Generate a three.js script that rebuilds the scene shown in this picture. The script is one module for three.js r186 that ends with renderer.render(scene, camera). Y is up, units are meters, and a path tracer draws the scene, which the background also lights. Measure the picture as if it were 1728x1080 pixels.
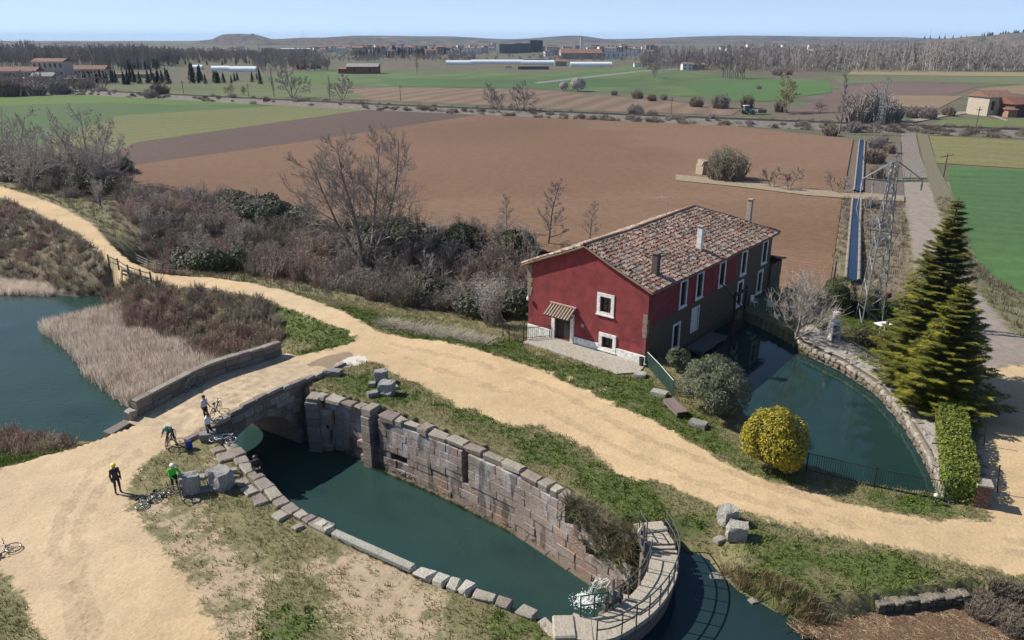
import * as THREE from 'three';
import { mergeGeometries } from 'three/addons/utils/BufferGeometryUtils.js';
import { MarchingCubes } from 'three/addons/objects/MarchingCubes.js';

// ---------------------------------------------------------------- camera, sky, sun, exposure
const scene = new THREE.Scene();
const EYE = 22.5, FOCAL = 1300, PITCH = Math.atan(475 / FOCAL);
const camera = new THREE.PerspectiveCamera(2 * Math.atan(540 / FOCAL) * 180 / Math.PI, 1.6, 0.5, 20000);
camera.position.set(0, EYE, 0);
camera.rotation.x = -PITCH;
const renderer = new THREE.WebGLRenderer({ antialias: true });
renderer.toneMapping = THREE.LinearToneMapping;
renderer.toneMappingExposure = 1.3;
renderer.shadowMap.enabled = true;
const SUN = new THREE.Vector3(-0.95, Math.tan(42 * Math.PI / 180), -0.31).normalize();
{
  const w = 512, h = 256, d = new Float32Array(w * h * 4);
  for (let j = 0; j < h; j++) for (let i = 0; i < w; i++) {
    const el = ((j + 0.5) / h - 0.5) * Math.PI, az = ((i + 0.5) / w - 0.5) * 2 * Math.PI;
    const v = new THREE.Vector3(Math.cos(el) * Math.cos(az), Math.sin(el), Math.cos(el) * Math.sin(az));
    const e = Math.max(0, Math.sin(el)), t = 1 - Math.exp(-Math.pow(e / 0.2, 0.95)), g = Math.pow(Math.max(0, v.dot(SUN)), 3) * 0.12;
    const k = 1 - 0.13 * (v.x * 0.9 - v.z * -0.1);
    d.set([(0.51 * (1 - t) + 0.036 * t + g) * k, (0.685 * (1 - t) + 0.085 * t + g) * k, (0.90 * (1 - t) + 0.215 * t + g * 0.8) * (k * 0.5 + 0.5), 1], (j * w + i) * 4);
  }
  const sky = new THREE.DataTexture(d, w, h, THREE.RGBAFormat, THREE.FloatType);
  sky.mapping = THREE.EquirectangularReflectionMapping; sky.magFilter = THREE.LinearFilter; sky.needsUpdate = true;
  scene.background = sky; scene.environment = sky;
}
const sun = new THREE.DirectionalLight(new THREE.Color().setRGB(1, 0.945, 0.85), 5.0);
sun.position.copy(SUN).multiplyScalar(300).add(new THREE.Vector3(0, 0, -60)); sun.target.position.set(0, 0, -60);
sun.castShadow = true; sun.shadow.mapSize.set(4096, 4096);
Object.assign(sun.shadow.camera, { left: -130, right: 130, top: 130, bottom: -130, near: 1, far: 700 });
scene.add(sun, sun.target);
scene.fog = new THREE.FogExp2(new THREE.Color().setRGB(0.50, 0.66, 0.95), 0.00006);

// ---------------------------------------------------------------- helpers
const PI = Math.PI, V = (x, y, z) => new THREE.Vector3(x, y, z);
function rng(seed) { let s = seed >>> 0 || 1; return () => { s = (s + 0x6D2B79F5) >>> 0; let t = s; t = Math.imul(t ^ t >>> 15, t | 1); t ^= t + Math.imul(t ^ t >>> 7, t | 61); return ((t ^ t >>> 14) >>> 0) / 4294967296; }; }
const clamp = (x, a = 0, b = 1) => x < a ? a : x > b ? b : x, mix = (a, b, t) => a + (b - a) * t, smooth = (a, b, x) => { const t = clamp((x - a) / (b - a)); return t * t * (3 - 2 * t); };
const LAT = (() => { const r = rng(77), a = new Float32Array(65536); for (let i = 0; i < 65536; i++) a[i] = r(); return a; })();
function noise(x, y) { // value noise on a 256 lattice, 0..1
  const xi = Math.floor(x), yi = Math.floor(y); let fx = x - xi, fy = y - yi; fx = fx * fx * (3 - 2 * fx); fy = fy * fy * (3 - 2 * fy);
  const x0 = xi & 255, x1 = xi + 1 & 255, y0 = (yi & 255) << 8, y1 = (yi + 1 & 255) << 8;
  const a = LAT[y0 + x0], b = LAT[y0 + x1], c = LAT[y1 + x0], e = LAT[y1 + x1];
  return a + (b - a) * fx + (c - a + (a - b - c + e) * fx) * fy;
}
const fbm = (x, y, o = 4) => { let s = 0, a = 0.5, t = 0; for (let i = 0; i < o; i++) { s += a * noise(x, y); t += a; a *= 0.5; x = x * 2.03 + 17.3; y = y * 2.03 + 9.1; } return s / t; };
// the survey: a bearing in the 1728 x 1080 sighting grid, met with the level h, gives a plan position in metres
const SP = Math.sin(PITCH), CP = Math.cos(PITCH);
function ray(u, v) { const x = (u - 864) / FOCAL, y = -(v - 540) / FOCAL; return [x, y * CP - SP, -(y * SP + CP)]; }
function G(u, v, h = 0) { const d = ray(u, v), t = (h - EYE) / d[1]; return [d[0] * t, d[2] * t]; }
const GP = (pts, h = 0) => pts.map(p => G(p[0], p[1], h));
function inPoly(p, x, z) { let r = false; for (let i = 0, j = p.length - 1; i < p.length; j = i++) { const a = p[i], b = p[j]; if ((a[1] > z) !== (b[1] > z) && x < (b[0] - a[0]) * (z - a[1]) / (b[1] - a[1]) + a[0]) r = !r; } return r; }
function segDist(p, x, z, closed) { let m = 1e9; for (let i = 0; i < p.length - (closed ? 0 : 1); i++) { const a = p[i], b = p[(i + 1) % p.length], dx = b[0] - a[0], dz = b[1] - a[1]; const t = clamp(((x - a[0]) * dx + (z - a[1]) * dz) / (dx * dx + dz * dz + 1e-9)); m = Math.min(m, Math.hypot(a[0] + dx * t - x, a[1] + dz * t - z)); } return m; }

const used = {};
function numbered(n) { const k = used[n] = (used[n] ?? -1) + 1; return k ? n + '_' + String(k).padStart(3, '0') : n; }
function tag(o, label, category, group, kind) { Object.assign(o.userData, label && { label }, category && { category }, group && { group }, kind && { kind }); return o; }
function shade(o) { o.traverse(m => { if (m.isMesh) { m.castShadow = true; m.receiveShadow = true; } }); return o; }
function thing(name, label, category, pos = [0, 0, 0], turn = 0, group) { const o = new THREE.Group(); o.name = numbered(name); o.position.set(...pos); o.rotation.y = turn; tag(o, label, category, group); scene.add(o); return o; }
function part(parent, name, geo, mat, label) { const m = new THREE.Mesh(geo, mat); m.name = name; m.castShadow = m.receiveShadow = true; if (label) m.userData.label = label; parent.add(m); return m; }
function top(name, geo, mat, label, category, group, kind) { const m = part(scene, numbered(name), geo, mat); tag(m, label, category, group, kind); return m; }
function structure(name, geo, mat) { const m = part(scene, name, geo, mat); m.userData.kind = 'structure'; return m; }
function copyOf(o, label, pos, turn = 0, scale = 1, group) { const c = o.clone(); c.userData = { ...o.userData, label }; if (group) c.userData.group = group; c.name = numbered(o.name.replace(/_\d{3}$/, '')); c.position.set(...pos); c.rotation.set(0, turn, 0); c.scale.setScalar(scale); scene.add(c); return c; }

// an indexed geometry that is filled piece by piece
class Geo {
  constructor() { this.p = []; this.n = []; this.u = []; this.c = []; this.i = []; this.col = null; }
  v(x, y, z, nx, ny, nz, u = 0, w = 0) { this.p.push(x, y, z); this.n.push(nx, ny, nz); this.u.push(u, w); if (this.col) this.c.push(...this.col); return this.p.length / 3 - 1; }
  face(pts, uv) { // flat polygon
    const a = pts[0], b = pts[1], c = pts[2], ux = b[0] - a[0], uy = b[1] - a[1], uz = b[2] - a[2], vx = c[0] - a[0], vy = c[1] - a[1], vz = c[2] - a[2];
    let nx = uy * vz - uz * vy, ny = uz * vx - ux * vz, nz = ux * vy - uy * vx; const l = Math.hypot(nx, ny, nz) || 1; nx /= l; ny /= l; nz /= l;
    const ax = Math.abs(nx), ay = Math.abs(ny), az = Math.abs(nz), k0 = this.p.length / 3;
    pts.forEach((q, k) => { const t = uv ? uv[k] : ay >= ax && ay >= az ? [q[0], q[2]] : ax > az ? [q[2], q[1]] : [q[0], q[1]]; this.v(q[0], q[1], q[2], nx, ny, nz, t[0], t[1]); });
    for (let k = 1; k < pts.length - 1; k++) this.i.push(k0, k0 + k, k0 + k + 1);
    return this;
  }
  // block: eight corners moved a little, edges chamfered (44 triangles); centre c, size s, turned about y
  block(c, s, turn = 0, ch = 0.02, jit = 0, r = Math.random, tilt) {
    const P = [], h = s.map(k => k / 2), co = Math.cos(turn), si = Math.sin(turn), jj = [];
    for (let k = 0; k < 8; k++) jj.push([0, 1, 2].map(() => jit ? (r() - 0.5) * 2 * jit : 0));
    const at = (k, ax) => { const sg = [k & 1 ? 1 : -1, k & 2 ? 1 : -1, k & 4 ? 1 : -1]; let q = sg.map((g, m) => g * (h[m] - (m === ax ? 0 : Math.min(ch, h[m] * 0.45))) + jj[k][m]); if (tilt) { q = V(...q).applyEuler(tilt).toArray(); } return [c[0] + q[0] * co + q[2] * si, c[1] + q[1], c[2] - q[0] * si + q[2] * co]; };
    for (let k = 0; k < 8; k++) P.push([at(k, 0), at(k, 1), at(k, 2)]);
    const F = (a, ks) => this.face(ks.map(k => P[k][a]));
    F(0, [1, 3, 7, 5]); F(0, [0, 4, 6, 2]); F(1, [2, 6, 7, 3]); F(1, [0, 1, 5, 4]); F(2, [4, 5, 7, 6]); F(2, [0, 2, 3, 1]);
    if (ch > 0) {
      const E = (a, b, k, l) => this.face([P[k][a], P[l][a], P[l][b], P[k][b]]);
      E(1, 0, 7, 3); E(0, 1, 6, 2); E(0, 1, 5, 1); E(1, 0, 4, 0);
      E(2, 1, 7, 6); E(1, 2, 3, 2); E(1, 2, 5, 4); E(2, 1, 1, 0);
      E(0, 2, 7, 5); E(2, 0, 6, 4); E(2, 0, 3, 1); E(0, 2, 2, 0);
      for (let k = 0; k < 8; k++) { const o = [0, 3, 5, 6].includes(k); this.face(o ? [P[k][0], P[k][2], P[k][1]] : [P[k][0], P[k][1], P[k][2]]); }
    }
    return this;
  }
  box(c, s, turn = 0) { return this.block(c, s, turn, 0); }
  tube(pts, rad, sides = 6, cap = true, vscale = 1) { // swept round bar; rad a number or a list
    const n = pts.length, R = k => Array.isArray(rad) ? rad[k] : rad; let px = null, base = this.p.length / 3, len = 0;
    for (let k = 0; k < n; k++) {
      const a = pts[Math.max(0, k - 1)], b = pts[Math.min(n - 1, k + 1)]; let tx = b[0] - a[0], ty = b[1] - a[1], tz = b[2] - a[2]; const l = Math.hypot(tx, ty, tz) || 1; tx /= l; ty /= l; tz /= l;
      if (!px) px = Math.abs(ty) < 0.9 ? [0, 1, 0] : [1, 0, 0];
      let d = px[0] * tx + px[1] * ty + px[2] * tz, ex = px[0] - d * tx, ey = px[1] - d * ty, ez = px[2] - d * tz; const m = Math.hypot(ex, ey, ez) || 1; ex /= m; ey /= m; ez /= m; px = [ex, ey, ez];
      const fx = ty * ez - tz * ey, fy = tz * ex - tx * ez, fz = tx * ey - ty * ex;
      if (k) len += Math.hypot(pts[k][0] - pts[k - 1][0], pts[k][1] - pts[k - 1][1], pts[k][2] - pts[k - 1][2]);
      for (let j = 0; j < sides; j++) { const q = j / sides * 2 * PI, cc = Math.cos(q), ss = Math.sin(q), nx = ex * cc + fx * ss, ny = ey * cc + fy * ss, nz = ez * cc + fz * ss, r = R(k); this.v(pts[k][0] + nx * r, pts[k][1] + ny * r, pts[k][2] + nz * r, nx, ny, nz, j / sides, len * vscale); }
    }
    for (let k = 0; k < n - 1; k++) for (let j = 0; j < sides; j++) { const a = base + k * sides + j, b = base + k * sides + (j + 1) % sides; this.i.push(a, b, b + sides, a, b + sides, a + sides); }
    if (cap) for (const k of [0, n - 1]) { const b = base + k * sides; for (let j = 1; j < sides - 1; j++) k ? this.i.push(b, b + j, b + j + 1) : this.i.push(b, b + j + 1, b + j); }
    return this;
  }
  bar(a, b, r, sides = 6) { return this.tube([a, b], r, sides); }
  add(g, m) { // another geometry
    if (m) { g = g.clone(); g.applyMatrix4(m); }
    const b = this.p.length / 3, P = g.attributes.position, N = g.attributes.normal, U = g.attributes.uv;
    for (let k = 0; k < P.count; k++) this.v(P.getX(k), P.getY(k), P.getZ(k), N.getX(k), N.getY(k), N.getZ(k), U ? U.getX(k) : 0, U ? U.getY(k) : 0);
    if (g.index) for (const k of g.index.array) this.i.push(b + k); else for (let k = 0; k < P.count; k++) this.i.push(b + k);
    return this;
  }
  build() {
    const g = new THREE.BufferGeometry(); g.setAttribute('position', new THREE.Float32BufferAttribute(this.p, 3)); g.setAttribute('normal', new THREE.Float32BufferAttribute(this.n, 3)); g.setAttribute('uv', new THREE.Float32BufferAttribute(this.u, 2));
    if (this.c.length) g.setAttribute('color', new THREE.Float32BufferAttribute(this.c, 3));
    g.setIndex(this.i); return g;
  }
}
// textures and materials
const s8 = c => Math.round(255 * (c <= 0.0031308 ? 12.92 * c : 1.055 * Math.pow(Math.max(c, 0), 1 / 2.4) - 0.055));
const S8 = new Uint8Array(4097); for (let i = 0; i <= 4096; i++) S8[i] = clamp(s8(i / 4096), 0, 255);
function tex(w, h, fn, colour = true) { // fn(i, j, out) fills linear rgb
  const d = new Uint8Array(w * h * 4), o = [0, 0, 0];
  for (let j = 0, k = 0; j < h; j++) for (let i = 0; i < w; i++, k += 4) { fn(i, j, o); for (let m = 0; m < 3; m++) { const c = clamp(o[m]); d[k + m] = colour ? S8[c * 4096 | 0] : c * 255; } d[k + 3] = 255; }
  const t = new THREE.DataTexture(d, w, h); t.magFilter = THREE.LinearFilter; t.minFilter = THREE.LinearMipmapLinearFilter; t.generateMipmaps = true; t.wrapS = t.wrapT = THREE.RepeatWrapping; if (colour) t.colorSpace = THREE.SRGBColorSpace; t.needsUpdate = true; return t;
}
const tileable = (f, n) => (i, j) => { const a = i / n, b = j / n; return f(i, j) * (1 - a) * (1 - b) + f(i - n, j) * a * (1 - b) + f(i, j - n) * (1 - a) * b + f(i - n, j - n) * a * b; };
const N512 = tileable((i, j) => fbm(i / 26 + 40, j / 26 + 40, 6), 512), F512 = tileable((i, j) => noise(i / 2.2 + 90, j / 2.2 + 90) * 0.6 + fbm(i / 7 + 60, j / 7 + 60, 3) * 0.4, 512);
const grainTex = tex(512, 512, (i, j, o) => { const n = N512(i, j), f = F512(i, j), k = 0.55 + 0.62 * (n - 0.5) * 1.5 + 0.5 * (f - 0.5) + 0.2; o[0] = o[1] = o[2] = k; });
const reliefTex = tex(512, 512, (i, j, o) => { o[0] = o[1] = o[2] = clamp(0.5 + (N512(i, j) - 0.5) * 1.3 + (F512(i, j) - 0.5) * 0.6); }, false);
function rep(t, sx, sy = sx) { const c = t.clone(); c.repeat.set(sx, sy); c.needsUpdate = true; return c; }
const RG = new Map();
function grain(k) { if (!RG.has(k)) RG.set(k, [rep(grainTex, k), rep(reliefTex, k)]); return RG.get(k); }
// matte material with grain of size 1/k metres on metric uv
function matte(r, g, b, k = 0.5, bump = 0.02, rough = 0.95, more = {}) { const [m, bm] = grain(k); return new THREE.MeshStandardMaterial({ color: new THREE.Color().setRGB(r, g, b), roughness: rough, map: m, bumpMap: bump ? bm : null, bumpScale: bump, ...more }); }
function plain(r, g, b, rough = 0.7, more = {}) { return new THREE.MeshStandardMaterial({ color: new THREE.Color().setRGB(r, g, b), roughness: rough, ...more }); }
function leafy(r, g, b, t = 0.35) { return new THREE.MeshPhysicalMaterial({ color: new THREE.Color().setRGB(r, g, b), roughness: 0.9, side: THREE.DoubleSide, transmission: t, thickness: 0, specularIntensity: 0.2 }); }
function instanced(name, geo, mat, list, label, kind = 'stuff') { // list of [x,y,z,turn,scale,scaleY,colour,tiltx]
  const m = new THREE.InstancedMesh(geo, mat, list.length), M = new THREE.Matrix4(), q = new THREE.Quaternion(), e = new THREE.Euler(), c = new THREE.Color();
  list.forEach((l, k) => { e.set(l[7] || 0, l[3], l[8] || 0); q.setFromEuler(e); M.compose(V(l[0], l[1], l[2]), q, V(l[4], l[5] ?? l[4], l[4])); m.setMatrixAt(k, M); if (l[6]) m.setColorAt(k, c.setRGB(...l[6])); });
  m.name = name; m.castShadow = m.receiveShadow = true; m.userData = { kind, label }; scene.add(m); return m;
}
// ---------------------------------------------------------------- terrain: levels from surveyed outlines, banks relaxed between them
const X0 = -104, X1 = 104, Z0 = -140, Z1 = -16, LOW = -4.1, POND = -0.9, UPPER = -1.0, FIELD = -2;
const roadLevel = z => FIELD * smooth(-62, -125, z);
const GR = (pts) => pts.map(p => { let h = 0, q; for (let k = 0; k < 6; k++) { q = G(p[0], p[1], h); h = roadLevel(q[1]); } return q; });
const sandMain = GP([[615, 572], [640, 562], [690, 570], [740, 575], [800, 588], [860, 606], [907, 622], [948, 644], [986, 658], [1060, 696], [1110, 713], [1157, 744], [1208, 772], [1254, 799], [1313, 814], [1375, 826], [1433, 849], [1507, 865], [1585, 877], [1674, 880], [1664, 840], [1655, 760], [1648, 690], [1640, 625], [1740, 615], [2000, 680], [2000, 1030], [1728, 969], [1656, 956], [1592, 940], [1529, 928], [1465, 915], [1402, 902], [1338, 887], [1275, 868], [1212, 855], [1180, 838], [1100, 807], [1058, 807], [1017, 781], [1006, 759], [972, 744], [939, 733], [913, 715], [869, 722], [832, 707], [806, 689], [776, 689], [739, 663], [700, 645], [658, 630], [640, 612], [600, 607], [560, 622], [520, 640], [470, 605], [560, 590]]);
const sandPath = GP([[-120, 290], [0, 315], [60, 332], [110, 352], [155, 378], [190, 412], [225, 442], [262, 460], [300, 465], [360, 468], [420, 477], [480, 490], [540, 509], [600, 537], [640, 560], [700, 572], [660, 590], [620, 582], [590, 559], [540, 539], [480, 516], [420, 499], [360, 487], [300, 481], [250, 471], [215, 455], [175, 427], [140, 400], [100, 378], [50, 353], [0, 335], [-120, 306]]);
const sandYard = GP([[350, 690], [300, 690], [240, 712], [180, 735], [120, 757], [60, 775], [0, 790], [-220, 840], [-220, 900], [0, 962], [40, 1015], [85, 1100], [120, 1200], [420, 1200], [370, 1090], [345, 1020], [300, 950], [255, 900], [215, 850], [225, 800], [262, 770], [310, 748], [360, 725]]);
const gravelRoad = GR([[1900, 600], [1728, 572], [1700, 555], [1680, 527], [1643, 487], [1612, 430], [1587, 367], [1570, 317], [1553, 267], [1540, 207], [1520, 207], [1522, 250], [1523, 317], [1536, 387], [1543, 447], [1560, 500], [1600, 560], [1640, 625], [1740, 615], [1900, 650]]);
const crossTrack = GR([[1150, 296], [1250, 306], [1360, 320], [1470, 326], [1525, 330], [1525, 340], [1470, 336], [1360, 330], [1250, 316], [1150, 304]]);
const lockLeft = GP([[395, 745], [430, 790], [490, 850], [565, 890], [725, 965], [860, 1010], [960, 1050]]);
const RW0 = [-13.67, -46.76], RWE = (() => { const d = [4.27 + 13.67, -32.21 + 46.76], l = Math.hypot(...d); return [d[0] / l, d[1] / l]; })(), RWN = [-RWE[1], RWE[0]]; // right lock wall: start, along, towards the water
const bow = s => -1.5 * Math.pow(Math.sin(PI * clamp(s / 24.6)), 0.6) * (1 - 0.3 * smooth(16, 23, s)); // the chamber is an oval: its side bows outward
const rw = (s, o = 0) => { const q = o + bow(s); return [RW0[0] + RWE[0] * s + RWN[0] * q, RW0[1] + RWE[1] * s + RWN[1] * q]; }, rwLine = (o, s0 = 0, s1 = 24) => Array.from({ length: 13 }, (_, k) => rw(mix(s0, s1, k / 12), o)), rwTurn = s => { const a = rw(s - 0.2), b = rw(s + 0.2); return -Math.atan2(b[1] - a[1], b[0] - a[0]); };
const BR0 = G(345, 728), BE = [0.52, -0.854], BN = [0.854, 0.52], br = (s, n) => [BR0[0] + BE[0] * s + BN[0] * n, BR0[1] + BE[1] * s + BN[1] * n];
const weirArc = GP([[958, 1046], [985, 1056], [1015, 1056], [1048, 1040], [1082, 1015], [1108, 982], [1120, 945], [1114, 915], [1098, 888]], 0.2);
const lockLeftBack = lockLeft.map((p, k) => { const a = lockLeft[Math.max(0, k - 1)], b = lockLeft[Math.min(lockLeft.length - 1, k + 1)], l = Math.hypot(b[0] - a[0], b[1] - a[1]); return [p[0] - (b[1] - a[1]) / l * 0.5, p[1] + (b[0] - a[0]) / l * 0.5]; });
const chamber = [br(-0.2, -7.5), br(-0.2, 0), ...lockLeftBack, weirArc[1], weirArc[3], weirArc[5], weirArc[7], rw(25.3, -0.3), ...rwLine(-0.75).reverse(), br(7.6, 0), br(7.6, -7.5)];
const lowCanal = GP([[-260, 470], [0, 497], [110, 500], [172, 504], [185, 512], [180, 524], [70, 557], [96, 577], [126, 599], [144, 632], [189, 666], [222, 688], [243, 692], [238, 706], [170, 722], [135, 727], [95, 692], [45, 655], [0, 632], [-260, 600]], LOW);
const reedBed = GP([[70, 557], [148, 536], [192, 527], [215, 520], [207, 566], [259, 571], [281, 584], [315, 588], [326, 603], [367, 621], [420, 625], [300, 672], [243, 690], [222, 688], [189, 666], [144, 632], [126, 599], [96, 577]], LOW);
const farReeds = GP([[-60, 470], [0, 477], [60, 483], [95, 490], [95, 500], [0, 498], [-60, 494]], LOW);
const upperCanal = [...weirArc.slice(3, 8).map((p, k) => [p[0] + 0.35, p[1] + 0.25]), ...GP([[1138, 945], [1190, 968], [1260, 1008], [1330, 1038], [1395, 1056], [1470, 1036], [1640, 1010], [1728, 1040], [1900, 1060], [1900, 1400], [900, 1400], [1010, 1110], [1050, 1085]], UPPER)];
const debrisBed = GP([[1340, 1062], [1400, 1055], [1470, 1036], [1640, 1008], [1728, 1040], [1900, 1060], [1900, 1300], [1500, 1300], [1440, 1110], [1400, 1080]], UPPER);
const pondPoly = GP([[1098, 612], [1150, 578], [1255, 540], [1300, 562], [1345, 587], [1420, 617], [1480, 653], [1530, 708], [1568, 768], [1590, 820], [1592, 858], [1470, 840], [1352, 803], [1305, 768], [1258, 722], [1215, 672], [1135, 632]], POND);
const HC = [9.77, -52.17], HA = [0.633, -0.774], HN = [0.774, 0.633], hs = (l, w) => [HC[0] + HA[0] * l + HN[0] * w, HC[1] + HA[1] * l + HN[1] * w];
const houseFoot = [hs(0, 0), hs(22.8, 0), hs(22.8, -10.9), hs(0, -10.9)];
const terracePoly = [hs(-0.02, 0.15), hs(-0.02, -9.4), hs(-2.3, -9.6), hs(-2.5, -5), hs(-2.9, -0.6), hs(-1.6, 0.5)];
const ditch = GP([[905, 500], [880, 520], [780, 495], [640, 470], [480, 448], [330, 425], [262, 437], [232, 470], [205, 500]], -3.2);
const fieldPoly = GP([[160, 300], [235, 240], [715, 185], [1440, 235], [1422, 330], [1400, 490], [1300, 490], [1120, 412], [900, 415], [700, 408], [560, 385], [450, 350], [330, 347]], FIELD), wheatRight = GP([[1598, 275], [1728, 285], [1960, 298], [1960, 640], [1740, 503], [1690, 481], [1650, 440], [1625, 385], [1605, 320]], FIELD);

const NODE = 0.25, NX = Math.round((X1 - X0) / NODE) + 1, NZ = Math.round((Z1 - Z0) / NODE) + 1;
function relax(cell, init) {
  const nx = Math.round((X1 - X0) / cell) + 1, nz = Math.round((Z1 - Z0) / cell) + 1, h = new Float32Array(nx * nz), fix = new Uint8Array(nx * nz);
  const put = (poly, fn, keep) => { let a = 1e9, b = -1e9, c = 1e9, d = -1e9; for (const p of poly) { a = Math.min(a, p[0]); b = Math.max(b, p[0]); c = Math.min(c, p[1]); d = Math.max(d, p[1]); }
    for (let j = Math.max(0, Math.ceil((c - Z0) / cell)); j <= Math.min(nz - 1, (d - Z0) / cell); j++) for (let i = Math.max(0, Math.ceil((a - X0) / cell)); i <= Math.min(nx - 1, (b - X0) / cell); i++) { const x = X0 + i * cell, z = Z0 + j * cell; if (inPoly(poly, x, z)) { const y = typeof fn === 'function' ? fn(x, z) : fn; if (y !== null) { h[j * nx + i] = y; fix[j * nx + i] = 1; } } } };
  const swath = (line, w, y) => put([[Math.min(...line.map(p => p[0])) - w, Math.min(...line.map(p => p[1])) - w], [Math.max(...line.map(p => p[0])) + w, Math.min(...line.map(p => p[1])) - w], [Math.max(...line.map(p => p[0])) + w, Math.max(...line.map(p => p[1])) + w], [Math.min(...line.map(p => p[0])) - w, Math.max(...line.map(p => p[1])) + w]], (x, z) => segDist(line, x, z) < w ? y : null);
  for (let j = 0; j < nz; j++) for (let i = 0; i < nx; i++) { const k = j * nx + i, z = Z0 + j * cell; h[k] = init ? init(X0 + i * cell, z) : z < -90 ? FIELD : 0; if (i === 0 || j === 0 || i === nx - 1 || j === nz - 1) { fix[k] = 1; h[k] = z < -70 ? FIELD : 0; } }
  put([[X0 - 1, Z0 - 1], [X1 + 1, Z0 - 1], [X1 + 1, -131], [X0 - 1, -131]], FIELD);
  put(fieldPoly, FIELD); put(wheatRight, FIELD);
  swath(ditch, 1.8, -3.7);
  for (const p of [sandMain, sandPath, sandYard]) put(p, 0);
  put(gravelRoad, (x, z) => roadLevel(z)); put(crossTrack, (x, z) => roadLevel(z));
  put(GP([[-300, 860], [0, 795], [240, 716], [345, 708], [380, 735], [960, 1050], [1010, 1085], [1010, 1400], [-300, 1400]]), 0);
  put([...rwLine(-3, -1.5), ...rwLine(0, -1.5).reverse()], 0);
  put(GP([[620, 600], [700, 650], [1100, 800], [1280, 870], [1100, 880], [1010, 860], [800, 720], [560, 640]]), 0);
  put(GP([[1290, 885], [1728, 972], [1728, 990], [1640, 985], [1480, 1000], [1330, 1000], [1240, 940]]), -0.1);
  put(GP([[1345, 572], [1430, 606], [1500, 645], [1560, 712], [1600, 795], [1612, 855], [1674, 880], [1660, 700], [1640, 625], [1560, 500], [1500, 500], [1400, 540]]), 0);
  put([...pondPoly.slice(10), pondPoly[0], ...GP([[1060, 690], [1110, 714], [1157, 746], [1254, 800], [1375, 827], [1507, 866], [1600, 878]])], 0); put([pondPoly[2], pondPoly[3], pondPoly[4], G(1400, 548), G(1390, 500), hs(25, 1), hs(22.8, 0), hs(15.5, 0)], -0.08);
  put(houseFoot, -1.3); put(terracePoly, -0.06);
  const inside = (poly, bed, rim) => put(poly, (x, z) => { const d = segDist(poly, x, z, true); return d > rim ? bed : null; });
  inside(lowCanal, LOW - 1.2, 0.9); put(reedBed, LOW + 0.12); put(farReeds, LOW + 0.12);
  inside(upperCanal, UPPER - 1.2, 0.7); put(debrisBed, UPPER + 0.04); put(pondPoly, POND - 1.4);
  put(chamber, LOW - 1.3);
  for (let it = 0; it < (init ? 40 : 500); it++) for (let j = 1; j < nz - 1; j++) for (let i = 1; i < nx - 1; i++) { const k = j * nx + i; if (!fix[k]) h[k] += 1.5 * ((h[k - 1] + h[k + 1] + h[k - nx] + h[k + nx]) / 4 - h[k]); }
  return { h, fix, nx, nz, cell };
}
const sampleGrid = (g) => (x, z) => { const fx = clamp((x - X0) / g.cell, 0, g.nx - 1.001), fz = clamp((z - Z0) / g.cell, 0, g.nz - 1.001), i = fx | 0, j = fz | 0, a = fx - i, b = fz - j, k = j * g.nx + i; return (g.h[k] * (1 - a) + g.h[k + 1] * a) * (1 - b) + (g.h[k + g.nx] * (1 - a) + g.h[k + g.nx + 1] * a) * b; };
const TG = relax(NODE, sampleGrid(relax(1)));
for (let j = 0; j < TG.nz; j++) for (let i = 0; i < TG.nx; i++) { const x = X0 + i * NODE, z = Z0 + j * NODE, k = j * TG.nx + i; TG.h[k] += (fbm(x * 0.8, z * 0.8, 3) - 0.5) * (TG.fix[k] ? 0.05 : 0.28) + (noise(x * 2.3, z * 2.3) - 0.5) * (TG.fix[k] ? 0.025 : 0.12); }
const HT = sampleGrid(TG);

// masks on a quarter-metre raster, softened
function raster(list, blur) {
  const a = new Float32Array(NX * NZ);
  for (const [poly, val] of list) { let x0 = 1e9, x1 = -1e9, z0 = 1e9, z1 = -1e9; for (const p of poly) { x0 = Math.min(x0, p[0]); x1 = Math.max(x1, p[0]); z0 = Math.min(z0, p[1]); z1 = Math.max(z1, p[1]); }
    for (let j = Math.max(0, Math.ceil((z0 - Z0) / NODE)); j <= Math.min(NZ - 1, (z1 - Z0) / NODE); j++) for (let i = Math.max(0, Math.ceil((x0 - X0) / NODE)); i <= Math.min(NX - 1, (x1 - X0) / NODE); i++) if (inPoly(poly, X0 + i * NODE, Z0 + j * NODE)) a[j * NX + i] = val; }
  const t = new Float32Array(NX * NZ);
  for (let pass = 0; pass < 2; pass++) {
    for (let j = 0; j < NZ; j++) { let s = 0; for (let i = -blur; i < NX; i++) { if (i + blur < NX) s += a[j * NX + i + blur]; if (i - blur - 1 >= 0) s -= a[j * NX + i - blur - 1]; if (i >= 0) t[j * NX + i] = s / (2 * blur + 1); } }
    for (let i = 0; i < NX; i++) { let s = 0; for (let j = -blur; j < NZ; j++) { if (j + blur < NZ) s += t[(j + blur) * NX + i]; if (j - blur - 1 >= 0) s -= t[(j - blur - 1) * NX + i]; if (j >= 0) a[j * NX + i] = s / (2 * blur + 1); } }
  }
  return sampleGrid({ h: a, nx: NX, nz: NZ, cell: NODE });
}
const sandM = raster([[sandMain, 1], [sandPath, 1], [sandYard, 1], [crossTrack, 0.9]], 2);
const gravM = raster([[gravelRoad, 1]], 3);
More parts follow.
